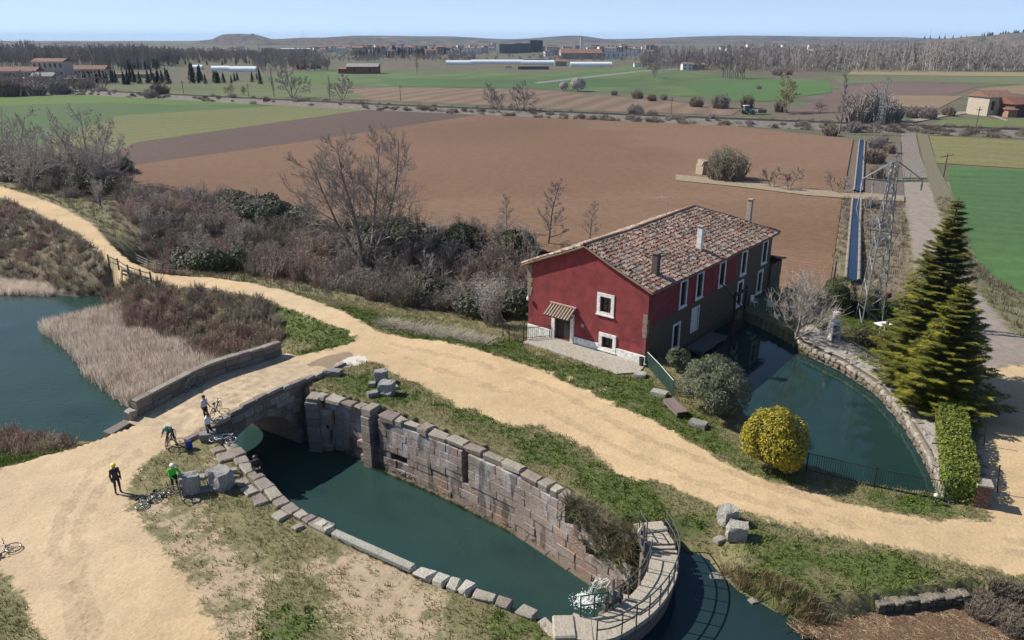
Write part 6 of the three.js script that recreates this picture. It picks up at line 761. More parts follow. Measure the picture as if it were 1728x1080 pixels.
// joints: metres, facing +z, y up; col: jacket, trousers, skin, shoes, hair
function person(label, pos, turn, J, col, helmet) {
  const t = thing('person', label, 'person', pos, turn), [top_, leg, skin, shoe, sock] = col, B = [], add = (a, b, ra, rb, c) => B.push([J[a] || a, J[b] || b, ra, rb, c]);
  add('pelvis', 'waist', 0.145, 0.135, leg); add('waist', 'chest', 0.14, 0.165, top_); add('chest', 'neckb', 0.15, 0.09, top_); add('ls', 'rs', 0.09, 0.09, top_); add('neckb', 'head', 0.058, 0.065, skin); B.push([J.head, [J.head[0], J.head[1] + 0.09, J.head[2]], 0.088, 0.092, skin]); B.push([[J.head[0] + J.look[0] * 0.08, J.head[1] + 0.03, J.head[2] + J.look[1] * 0.08], [J.head[0] + J.look[0] * 0.115, J.head[1] + 0.015, J.head[2] + J.look[1] * 0.115], 0.016, 0.018, skin]); B.push([[J.head[0] + J.look[0] * 0.03, J.head[1] - 0.05, J.head[2] + J.look[1] * 0.03], [J.head[0] + J.look[0] * 0.07, J.head[1] - 0.055, J.head[2] + J.look[1] * 0.07], 0.06, 0.04, skin]);
  for (const s of ['l', 'r']) { add(s + 's', s + 'e', 0.066, 0.05, top_); add(s + 'e', s + 'w', 0.048, 0.036, J.sleeves ? top_ : skin); const w = J[s + 'w'], e = J[s + 'e'], d = V(w[0] - e[0], w[1] - e[1], w[2] - e[2]).normalize(); B.push([w, [w[0] + d.x * 0.08, w[1] + d.y * 0.08, w[2] + d.z * 0.08], 0.036, 0.038, skin]); add(s + 'h', s + 'k', 0.09, 0.062, leg); add(s + 'k', s + 'a', 0.06, 0.042, sock || leg); add(s + 'a', s + 't', 0.046, 0.036, shoe); add('pelvis', s + 'h', 0.13, 0.1, leg); }
  let lo = [9, 9, 9], hi = [-9, -9, -9]; for (const b of B) for (const q of [b[0], b[1]]) for (let k = 0; k < 3; k++) { lo[k] = Math.min(lo[k], q[k] - 0.22); hi[k] = Math.max(hi[k], q[k] + 0.22); }
  const N = 76, size = Math.max(hi[0] - lo[0], hi[1] - lo[1], hi[2] - lo[2]), c = [0, 1, 2].map(k => (lo[k] + hi[k]) / 2), mc = new MarchingCubes(N, new THREE.MeshBasicMaterial(), false, false, 90000), P = [0, 0, 0]; mc.isolation = 0;
  for (let z = 0; z < N; z++) for (let y = 0; y < N; y++) for (let x = 0; x < N; x++) { P[0] = c[0] + (x - N / 2) / (N / 2) * size / 2; P[1] = c[1] + (y - N / 2) / (N / 2) * size / 2; P[2] = c[2] + (z - N / 2) / (N / 2) * size / 2; let d = 1; for (const b of B) { const q = cap(P, b[0], b[1], b[2], b[3]), k = 0.035, h = clamp(0.5 + 0.5 * (d - q) / k); d = d * (1 - h) + q * h - k * h * (1 - h); } mc.field[x + y * N + z * N * N] = -d; }
  mc.update(); const n = mc.count, g = new Geo(); g.col = [1, 1, 1];
  for (let k = 0; k < n; k++) { const q = [0, 1, 2].map(m => c[m] + mc.positionArray[k * 3 + m] * size / 2); let best = 9, cc = top_; for (const b of B) { const d = cap(q, b[0], b[1], b[2], b[3]); if (d < best) { best = d; cc = b[4]; } } g.col = cc; g.v(q[0], q[1], q[2], mc.normalArray[k * 3], mc.normalArray[k * 3 + 1], mc.normalArray[k * 3 + 2]); g.i.push(k); }
  for (let k = 0; k < g.n.length; k += 3) { const l = Math.hypot(g.n[k], g.n[k + 1], g.n[k + 2]) || 1; g.n[k] /= l; g.n[k + 1] /= l; g.n[k + 2] /= l; }
  { const a = 0, i = g.i, p = g.p, q = g.n; let s = 0; for (let k = 0; k < Math.min(900, i.length - 2); k += 3) { const A = i[k] * 3, Bq = i[k + 1] * 3, Cq = i[k + 2] * 3, ux = p[Bq] - p[A], uy = p[Bq + 1] - p[A + 1], uz = p[Bq + 2] - p[A + 2], vx = p[Cq] - p[A], vy = p[Cq + 1] - p[A + 1], vz = p[Cq + 2] - p[A + 2]; s += Math.sign((uy * vz - uz * vy) * q[A] + (uz * vx - ux * vz) * q[A + 1] + (ux * vy - uy * vx) * q[A + 2]); } if (s < 0) for (let k = 0; k < g.n.length; k++) g.n[k] *= -1; }
  // fingers: four curled and a thumb from the side of the palm
  for (const s of ['l', 'r']) { const w = J[s + 'w'], e = J[s + 'e'], d = V(w[0] - e[0], w[1] - e[1], w[2] - e[2]).normalize(), sd = V(d.z, 0, -d.x).add(V(0.2, 0, 0.2)).cross(d).normalize(), pn = d.clone().cross(sd), o = V(...w).addScaledVector(d, 0.085); g.col = skin; for (let f = 0; f < 5; f++) { const th = f === 4, b = th ? V(...w).addScaledVector(d, 0.035).addScaledVector(sd, 0.035) : o.clone().addScaledVector(sd, (f - 1.5) * 0.019), L = th ? 0.055 : [0.07, 0.08, 0.075, 0.058][f], m = b.clone().addScaledVector(d, L * 0.5).addScaledVector(pn, 0.012).addScaledVector(sd, th ? 0.025 : 0), t2 = m.clone().addScaledVector(d, L * 0.4).addScaledVector(pn, 0.03); g.tube([b.toArray(), m.toArray(), t2.toArray()], [0.0095, 0.009, 0.0075], 5); } }
  g.col = [0.02, 0.02, 0.02]; for (const s of [-1, 1]) g.add(new THREE.IcosahedronGeometry(0.012, 0), new THREE.Matrix4().makeTranslation(J.head[0] + J.look[0] * 0.088 + J.look[1] * 0.034 * s, J.head[1] + 0.045, J.head[2] + J.look[1] * 0.088 - J.look[0] * 0.034 * s));
  g.col = [skin[0] * 0.6, skin[1] * 0.35, skin[2] * 0.35]; g.tube([[J.head[0] + J.look[0] * 0.098 + J.look[1] * 0.025, J.head[1] - 0.04, J.head[2] + J.look[1] * 0.098 - J.look[0] * 0.025], [J.head[0] + J.look[0] * 0.098 - J.look[1] * 0.025, J.head[1] - 0.04, J.head[2] + J.look[1] * 0.098 + J.look[0] * 0.025]], 0.006, 4);
  part(t, 'body', g.build(), new THREE.MeshStandardMaterial({ vertexColors: true, roughness: 0.85 }));
  if (helmet) { const h = new THREE.SphereGeometry(0.135, 16, 10, 0, 6.283, 0, 1.75).scale(0.95, 0.9, 1.15), a = Math.atan2(J.look[0], J.look[1]); part(t, 'helmet', h.rotateX(-0.1).rotateY(a).translate(J.head[0], J.head[1] + 0.085, J.head[2]), plain(...helmet, 0.4, { side: THREE.DoubleSide })); }
  else part(t, 'hair', new THREE.SphereGeometry(0.105, 14, 9, 0, 6.283, 0, 1.7).scale(0.95, 1, 1.08).translate(J.head[0] - J.look[0] * 0.012, J.head[1] + 0.085, J.head[2] - J.look[1] * 0.012), plain(0.03, 0.02, 0.015, 0.8));
  return t;
}
const stand = (o = {}) => ({ pelvis: [0, 0.95, 0], waist: [0, 1.08, 0], chest: [0, 1.3, 0.01], neckb: [0, 1.46, 0], head: [0, 1.6, 0.02], ls: [0.17, 1.4, 0], rs: [-0.17, 1.4, 0], le: [0.25, 1.14, -0.02], re: [-0.25, 1.14, -0.02], lw: [0.25, 0.9, 0.08], rw: [-0.25, 0.9, 0.08], lh: [0.09, 0.92, 0], rh: [-0.09, 0.92, 0], lk: [0.11, 0.5, 0.03], rk: [-0.11, 0.5, 0.02], la: [0.12, 0.08, 0], ra: [-0.12, 0.08, -0.03], lt: [0.14, 0.035, 0.16], rt: [-0.14, 0.035, 0.13], look: [0, 1], ...o });
const SKIN = [0.42, 0.25, 0.17], BLK = [0.022, 0.022, 0.026], DRK = [0.035, 0.032, 0.034];
const gp = (u, v) => onGround(u, v);
person('person in dark cycling clothes and a yellow helmet standing on the sand', gp(200, 832), 0.9, stand({ sleeves: true, lw: [0.2, 0.92, 0.12] }), [[0.03, 0.03, 0.032], BLK, SKIN, BLK], [0.75, 0.72, 0.03]);
person('person in a bright green jacket and white helmet holding a bicycle', gp(297, 829), 0.6, stand({ sleeves: true, chest: [0, 1.27, 0.08], neckb: [0, 1.43, 0.11], head: [0, 1.56, 0.17], ls: [0.18, 1.36, 0.1], rs: [-0.17, 1.36, 0.08], le: [0.3, 1.15, 0.25], lw: [0.34, 0.98, 0.48], re: [-0.22, 1.12, 0.22], rw: [-0.05, 0.96, 0.4] }), [[0.05, 0.50, 0.035], BLK, SKIN, BLK, SKIN], [0.75, 0.75, 0.72]);
person('person bending over a bicycle on the bridge ramp with a teal shirt', gp(290, 752), 0.1, stand({ pelvis: [0, 0.98, -0.12], waist: [0, 1.08, 0.0], chest: [0, 1.2, 0.2], neckb: [0, 1.26, 0.36], head: [0, 1.32, 0.48], ls: [0.18, 1.22, 0.3], rs: [-0.18, 1.22, 0.3], le: [0.27, 1.02, 0.42], re: [-0.27, 1.02, 0.42], lw: [0.25, 0.98, 0.62], rw: [-0.25, 0.98, 0.62], lh: [0.09, 0.94, -0.1], rh: [-0.09, 0.94, -0.1], lk: [0.2, 0.52, -0.02], rk: [-0.2, 0.52, 0.02], la: [0.26, 0.08, -0.1], ra: [-0.24, 0.08, -0.05], lt: [0.28, 0.035, 0.06], rt: [-0.26, 0.035, 0.1] }), [[0.03, 0.17, 0.16], BLK, SKIN, BLK, SKIN], [0.05, 0.3, 0.2]);
person('person in a greyish pale jersey standing at the bridge kerb', (() => { const q = br(0.75, -0.7); return [q[0], deckY(0.75), q[1]]; })(), 1.2, stand({ lw: [0.2, 1.0, 0.2] }), [[0.55, 0.50, 0.55], BLK, SKIN, BLK, SKIN], null);
person('person in a white jersey and dark shorts at the bridge foot', gp(354, 741), 1.5, stand({ chest: [0, 1.28, 0.06], head: [0, 1.57, 0.1], lk: [0.11, 0.5, 0.16], la: [0.13, 0.1, 0.2], lt: [0.15, 0.05, 0.36], le: [0.28, 1.15, 0.12], lw: [0.22, 1.02, 0.32] }), [[0.72, 0.72, 0.76], BLK, SKIN, BLK, SKIN], null);
person('person in dark clothes sitting on the lock edge', (() => { const p = G(431, 796); return [p[0], 0.16, p[1]]; })(), 0.75, { pelvis: [0, 0.12, 0], waist: [0, 0.24, 0.02], chest: [0, 0.46, 0.08], neckb: [0, 0.6, 0.12], head: [0, 0.74, 0.16], ls: [0.17, 0.55, 0.1], rs: [-0.17, 0.55, 0.1], le: [0.26, 0.36, 0.24], re: [-0.24, 0.36, 0.22], lw: [0.12, 0.3, 0.42], rw: [-0.1, 0.28, 0.42], lh: [0.1, 0.1, 0.06], rh: [-0.1, 0.1, 0.06], lk: [0.15, 0.16, 0.48], rk: [-0.12, 0.2, 0.46], la: [0.17, -0.2, 0.6], ra: [-0.12, -0.18, 0.58], lt: [0.19, -0.26, 0.74], rt: [-0.12, -0.24, 0.72], look: [0, 1], sleeves: true }, [DRK, BLK, SKIN, BLK], [0.03, 0.03, 0.03]);
person('person in a blue jacket walking beside the far path', gp(171, 352), -0.8, stand({ sleeves: true, lk: [0.1, 0.5, 0.14], la: [0.11, 0.1, 0.22], lt: [0.12, 0.05, 0.38], ra: [-0.11, 0.1, -0.22], rt: [-0.11, 0.05, -0.07], rk: [-0.1, 0.5, -0.04] }), [[0.03, 0.06, 0.28], [0.02, 0.035, 0.12], SKIN, BLK], null);
// a bicycle: x forward, wheels on y = 0
const tyreG = new THREE.TorusGeometry(0.335, 0.022, 8, 36), rimG = new THREE.TorusGeometry(0.305, 0.012, 6, 32), rubber = plain(0.015, 0.015, 0.015, 0.8), alloy = plain(0.45, 0.45, 0.46, 0.35, { metalness: 0.8 });
const spokeG = (() => { const g = new Geo(); for (let k = 0; k < 18; k++) { const a = k / 18 * 6.283; g.bar([Math.cos(a) * 0.02, Math.sin(a) * 0.02, k % 2 ? 0.02 : -0.02], [Math.cos(a + 0.3) * 0.3, Math.sin(a + 0.3) * 0.3, 0], 0.0035, 3); } g.tube([[0, 0, -0.05], [0, 0, 0.05]], 0.022, 8); return g.build(); })();
function bicycle(label, colour, pos, euler) {
  const t = thing('bicycle', label, 'bicycle', pos, 0, 'bicycles of the riders at the lock'), F = plain(...colour, 0.35, { metalness: 0.2 }), wheel = x => { const w = part(t, 'wheel', tyreG.clone().translate(x, 0.357, 0), rubber); part(w, 'rim', rimG.clone().translate(x, 0.357, 0), alloy); part(w, 'spokes', spokeG.clone().translate(x, 0.357, 0), alloy); };
  wheel(-0.52); wheel(0.52);
  part(t, 'frame', new Geo().bar([-0.08, 0.3, 0], [0.36, 0.78, 0], 0.022).bar([-0.2, 0.8, 0], [0.35, 0.86, 0], 0.018).bar([-0.08, 0.3, 0], [-0.22, 0.88, 0], 0.018).bar([-0.08, 0.3, 0.05], [-0.52, 0.357, 0.05], 0.012).bar([-0.08, 0.3, -0.05], [-0.52, 0.357, -0.05], 0.012).bar([-0.2, 0.8, 0.04], [-0.52, 0.357, 0.05], 0.011).bar([-0.2, 0.8, -0.04], [-0.52, 0.357, -0.05], 0.011).bar([0.36, 0.74, 0], [0.33, 0.95, 0], 0.022).build(), F);
  part(t, 'fork', new Geo().bar([0.37, 0.74, 0.05], [0.52, 0.357, 0.06], 0.016).bar([0.37, 0.74, -0.05], [0.52, 0.357, -0.06], 0.016).bar([0.37, 0.74, -0.05], [0.37, 0.74, 0.05], 0.02).build(), plain(0.03, 0.03, 0.03, 0.4));
  part(t, 'handlebar', new Geo().bar([0.33, 0.94, 0], [0.41, 0.98, 0], 0.018).tube([[0.36, 0.98, -0.32], [0.41, 0.98, -0.1], [0.41, 0.98, 0.1], [0.36, 0.98, 0.32]], 0.015, 6).build(), rubber); part(t, 'saddle', new Geo().tube([[-0.36, 0.93, 0], [-0.26, 0.94, 0], [-0.1, 0.93, 0]], [0.07, 0.06, 0.02], 7).build(), rubber); part(t, 'crankset', new Geo().tube([[-0.08, 0.3, -0.05], [-0.08, 0.3, 0.05]], 0.08, 12).bar([-0.08, 0.3, 0.07], [0.08, 0.24, 0.07], 0.012).bar([-0.08, 0.3, -0.07], [-0.24, 0.36, -0.07], 0.012).build(), plain(0.1, 0.1, 0.1, 0.4));
  for (const [x, y, z] of [[0.08, 0.24, 0.12], [-0.24, 0.36, -0.12]]) part(t, 'pedal', new Geo().block([x, y, z], [0.09, 0.02, 0.08], 0, 0.005).build(), rubber);
  t.rotation.set(...euler); return t;
}
const lying = (u, v, yaw, label, col) => { const p = gp(u, v), t = bicycle(label, col, [p[0], p[1] + 0.07, p[2]], [0, 0, 0]); t.rotation.order = 'YXZ'; t.rotation.set(-PI / 2 + 0.14, yaw, 0); return t; };
const upright = (u, v, yaw, lean, label, col) => { const p = gp(u, v), t = bicycle(label, col, [p[0], p[1], p[2]], [0, 0, 0]); t.rotation.order = 'YXZ'; t.rotation.set(lean, yaw, 0); return t; };
lying(262, 850, 1.15, 'grey bicycle lying on the sand beside the person in the yellow helmet', [0.25, 0.25, 0.27]); lying(282, 842, 0.75, 'black bicycle lying partly under the grey one', [0.03, 0.03, 0.035]); lying(10, 942, 1.0, 'silver bicycle lying at the edge of the yard', [0.5, 0.5, 0.55]);
upright(311, 836, -1.25, 0.12, 'black bicycle held by the person in the green jacket', [0.025, 0.025, 0.03]); upright(290, 750, -1.5, 0.05, 'dark bicycle under the bending person in teal', [0.04, 0.04, 0.04]);
{ const q = br(3.0, -4.85); const t = bicycle('green and white bicycle leaning on the bridge parapet', [0.25, 0.45, 0.3], [q[0], deckY(3.0) + 0.01, q[1]], [0, 0, 0]); t.rotation.order = 'YXZ'; t.rotation.set(-0.16, -Math.atan2(BE[1], BE[0]), 0); }
{ const q = br(1.5, -0.75); const t = bicycle('black bicycle standing at the bridge kerb behind the riders in white', [0.03, 0.03, 0.03], [q[0], deckY(1.5) + 0.01, q[1]], [0, 0, 0]); t.rotation.order = 'YXZ'; t.rotation.set(0.1, -Math.atan2(BE[1], BE[0]) + 0.5, 0); }
{ const q = gp(372, 756); const t = bicycle('white bicycle lying on the slabs at the bridge foot', [0.7, 0.7, 0.72], [q[0], q[1] + 0.32, q[2]], [0, 0, 0]); t.rotation.order = 'YXZ'; t.rotation.set(-PI / 2 + 0.2, -0.2, 0); }
{ const p = gp(320, 757), t = thing('backpack', 'blue backpack standing on the ground by the bridge kerb', 'backpack', p, 0.4); part(t, 'bag', new Geo().block([0, 0.25, 0], [0.36, 0.5, 0.24], 0, 0.08).build(), matte(0.02, 0.06, 0.38, 2, 0.01, 0.7)); part(t, 'pocket', new Geo().block([0, 0.17, 0.14], [0.26, 0.24, 0.1], 0, 0.04).build(), matte(0.015, 0.045, 0.28, 2, 0.01, 0.7)); part(t, 'top_flap', new Geo().block([0, 0.49, 0.02], [0.34, 0.08, 0.26], 0, 0.03).build(), matte(0.02, 0.03, 0.12, 2, 0.01)); for (const x of [-0.1, 0.1]) part(t, 'strap', new Geo().tube([[x, 0.46, -0.1], [x, 0.3, -0.2], [x, 0.08, -0.12]], 0.02, 5).build(), plain(0.02, 0.02, 0.03)); }
// ---------------------------------------------------------------- growth on the near ground
const inside = (poly, n, seed, fn, out = []) => { const r = rng(seed), x0 = Math.min(...poly.map(p => p[0])), x1 = Math.max(...poly.map(p => p[0])), z0 = Math.min(...poly.map(p => p[1])), z1 = Math.max(...poly.map(p => p[1])); let k = 0, g = 0; while (k < n && g++ < n * 30) { const x = mix(x0, x1, r()), z = mix(z0, z1, r()); if (inPoly(poly, x, z)) { const q = fn(x, z, r); if (q) out.push(q); k++; } } return out; };
const grow = (g, r = 0.4) => (c => [c[0] * g * (1 - r / 2 + r * 0), c[1] * g, c[2] * g]);
const dryMat = new THREE.MeshPhysicalMaterial({ color: 0xffffff, roughness: 1, side: THREE.DoubleSide, transmission: 0.25, thickness: 0, specularIntensity: 0.1 });
const white = plain(1, 1, 1, 0.95);
const houseOut = [hs(-0.1, 0.3), hs(23.5, 0.3), hs(23.5, -11.2), hs(-0.1, -11.2)], bridgeOut = [br(-2, 0.5), br(11.5, 0.5), br(11.5, -5.6), br(-2, -5.6)], pathOutline = [...pathIn, ...pathOut.slice().reverse()], weirOut = [...weirArc, [4.5, -29]];
const bad = (x, z) => inPoly(houseOut, x, z) || inPoly(terracePoly, x, z) || inPoly(bridgeOut, x, z) || inPoly(pathOutline, x, z) || inPoly(chamber, x, z) || segDist(weirArc, x, z) < 0.9 || (segDist(lockLeft, x, z) < 0.7);
const waterAt = (x, z) => inPoly(pondPoly, x, z) ? POND : (z > -36 && x > 1) ? UPPER : (x < -12 ? LOW : -9);
{
  const A = blades(1, 11, 0.15, 0.013, 0.17, 0.9), B = blades(2, 9, 0.24, 0.012, 0.15, 0.6), weed = blades(3, 12, 0.1, 0.035, 0.16, 1.2), L = [[], [], []], r = rng(301);
  for (let z = FZ0; z < FZ1; z += 0.23) for (let x = FX0; x < FX1; x += 0.23) {
    const X = x + (r() - 0.5) * 0.23, Z = z + (r() - 0.5) * 0.23, sd = sandM(X, Z) + (fbm(X * 1.7 + 30, Z * 1.7, 3) - 0.5) * 0.5; if (sd > 0.46 || gravM(X, Z) > 0.3 || bad(X, Z)) continue; const y = HT(X, Z); if (y < waterAt(X, Z) + 0.05) continue;
    const n1 = fbm(X * 0.35, Z * 0.35, 3), n2 = fbm(X * 1.7 + 30, Z * 1.7, 3), green = smooth(0.3, 0.62, greenM(X, Z) + (n1 - 0.5) * 0.85 + (n2 - 0.5) * 0.6), soil = soilM(X, Z); if (r() < soil * 0.9 || (greenM(X, Z) < 0.15 && r() < 0.45)) continue;
    const k = 0.65 + 0.7 * r(), c = [mix(0.24, 0.10, green) * k, mix(0.215, 0.14, green) * k, mix(0.10, 0.028, green) * k], s = 0.6 + 0.7 * r() * (0.6 + n2);
    L[green > 0.5 && r() < 0.22 ? 2 : r() < 0.22 + 0.3 * bankM(X, Z) ? 1 : 0].push([X, y, Z, r() * 6.28, s, s * (0.6 + 0.5 * r()), c]);
  }
  instanced('grass', A, dryMat, L[0], 'short mixed grass on the verges'); instanced('grass_001', B, dryMat, L[1], 'longer grass tufts on the verges'); instanced('weeds', weed, dryMat, L[2], 'broad-leaved weeds among the grass');
  // verges farther out
  const O = []; inside([[-100, -125], [100, -125], [100, -70], [40, -20], [38, -20], [38, -70], [-38, -70], [-38, -30], [-100, -40]], 26000, 8, (x, z, q) => { if (sandM(x, z) > 0.4 || gravM(x, z) > 0.4 || inPoly(fieldPoly, x, z) || inPoly(wheatRight, x, z)) return; const y = HT(x, z); if (y < waterAt(x, z) + 0.1) return; const g = smooth(0.3, 0.6, greenM(x, z) + (q() - 0.5) * 0.4), k = 0.6 + 0.7 * q(), s = 1.3 + 1.4 * q(); return [x, y, z, q() * 6.28, s, s, [mix(0.20, 0.09, g) * k, mix(0.172, 0.13, g) * k, mix(0.115, 0.03, g) * k]]; }, O);
  instanced('grass_002', B, dryMat, O, 'rough grass beyond the paths');
}
// brown scrub on the canal banks
{
  const S1 = bush(5, 0.95, 0.6, 26, 0.016, 3), S2 = blades(6, 16, 0.75, 0.02, 0.35, 0.6), L1 = [], L2 = [];
  const bank = [GP([[205, 478], [300, 487], [400, 505], [460, 530], [480, 575], [440, 612], [372, 622], [326, 603], [281, 584], [207, 566], [200, 520]], -1.8), GP([[-160, 345], [0, 345], [90, 385], [195, 458], [215, 480], [200, 500], [95, 492], [0, 480], [-160, 470]], -1.5), GP([[-160, 620], [0, 634], [60, 668], [128, 722], [60, 738], [0, 745], [-160, 790]], -1.5)];
  bank.forEach((p, k) => inside(p, [1300, 1500, 420][k], 20 + k, (x, z, r) => { const y = HT(x, z); if (y < LOW + 0.15 || sandM(x, z) > 0.35 || bad(x, z)) return; const w = 0.7 + 0.6 * r(), red = noise(x * 0.4, z * 0.4) > 0.62, c = red ? [0.33 * w, 0.235 * w, 0.19 * w] : [0.34 * w, 0.29 * w, 0.215 * w], s = 0.6 + 0.8 * r(); (r() < 0.5 ? L1 : L2).push([x, y, z, r() * 6.28, s, s, c]); }));
  inside(GP([[186, 462], [228, 478], [226, 500], [188, 500]], -2), 150, 27, (x, z, r) => { const y = HT(x, z); if (y < LOW + 0.1 || sandM(x, z) > 0.5) return; const w = 0.7 + 0.6 * r(); L1.push([x, y, z, r() * 6.28, 0.9, 0.9, [0.28 * w, 0.24 * w, 0.18 * w]]); });
  inside(GP([[1140, 935], [1200, 950], [1300, 990], [1400, 1040], [1390, 1060], [1260, 1020], [1190, 975]], -0.6), 300, 29, (x, z, r) => { const y = HT(x, z); if (y < UPPER + 0.05) return; const w = 0.7 + 0.6 * r(); L2.push([x, y, z, r() * 6.28, 0.55 + 0.3 * r(), 0.5 + 0.3 * r(), [0.24 * w, 0.19 * w, 0.10 * w]]); });
  inside(GP([[1640, 1000], [1760, 1010], [1760, 1075], [1700, 1060], [1640, 1030]], -0.6), 160, 31, (x, z, r) => { const w = 0.7 + 0.6 * r(); return void L1.push([x, HT(x, z), z, r() * 6.28, 0.8, 0.8, [0.22 * w, 0.18 * w, 0.14 * w]]); });
  instanced('bank_scrub', S1, white, L1, 'brown scrub on the canal banks'); instanced('bank_scrub_001', S2, dryMat, L2, 'dry tall grass on the canal banks');
  // pale dead reeds
  const R = blades(9, 15, 1.1, 0.022, 0.4, 0.28), LR = []; inside(reedBed, 3600, 41, (x, z, r) => { if (inPoly(bridgeOut, x, z)) return; const w = 0.75 + 0.5 * r(), s = 0.75 + 0.5 * r(); return void LR.push([x, LOW, z, r() * 6.28, s, s, r() < 0.74 ? [0.72 * w, 0.64 * w, 0.56 * w] : [0.40 * w, 0.31 * w, 0.25 * w], (r() - 0.5) * 0.3, (r() - 0.5) * 0.3]); }); inside(farReeds, 500, 42, (x, z, r) => { const w = 0.8 + 0.5 * r(); return void LR.push([x, LOW, z, r() * 6.28, 0.9, 0.8, [0.74 * w, 0.65 * w, 0.56 * w]]); });
  instanced('reeds', R, dryMat, LR, 'pale dead reeds standing in the canal');
  const D = new Geo(); { const r = rng(5); for (let k = 0; k < 14; k++) { const a = r() * 3.14, l = 0.12 + 0.3 * r(), x = (r() - 0.5) * 0.8, z = (r() - 0.5) * 0.8, y = r() * 0.1; D.tube([[x - Math.cos(a) * l, y, z - Math.sin(a) * l], [x + Math.cos(a) * l, y + 0.03 * r(), z + Math.sin(a) * l]], 0.018, 3); } }
  const LD = []; inside(debrisBed.filter((p, k) => k < 6 || k > 7), 1500, 51, (x, z, r) => { const w = 0.6 + 0.7 * r(); return void LD.push([x, UPPER + 0.08, z, r() * 6.28, 1, 1, r() < 0.9 ? [0.14 * w, 0.085 * w, 0.05 * w] : [0.42 * w, 0.32 * w, 0.2 * w]]); }); instanced('reed_litter', D.build(), white, LD, 'brown broken reeds lying in the pool');
  // dry tussocks hanging over the weir end of the lock wall
  const T = blades(12, 26, 0.85, 0.018, 0.3, 1.1), LT = [], r = rng(77); for (let k = 0; k < 190; k++) { const s = 20.6 + 4.6 * Math.pow(r(), 0.7), p = rw(s, -0.4 + 0.55 * r()), y = -0.1 - 2.9 * r() * r() * smooth(20, 23, s); const w = 0.6 + 0.7 * r(), g = r() < 0.25; LT.push([p[0], y, p[1], r() * 6.28, 0.7 + 0.4 * r(), 0.7, g ? [0.09 * w, 0.12 * w, 0.03 * w] : [0.24 * w, 0.20 * w, 0.13 * w], 0.9 * (r() - 0.2), -0.5 * r()]); } instanced('tussocks', T, dryMat, LT, 'dry tussocks hanging over the end of the lock wall');
  const LM = []; for (let k = 0; k < 120; k++) { const s = 5 + 12 * r(), p = rw(s, 0.12 + 0.2 * r()), w = 0.6 + 0.6 * r(); LM.push([p[0], LOW + 0.05, p[1], r() * 6.28, 0.5, 0.4, [0.10 * w, 0.11 * w, 0.03 * w]]); } instanced('moss_tufts', blades(13, 14, 0.3, 0.02, 0.25, 1), dryMat, LM, 'moss and weeds at the foot of the lock wall');
}
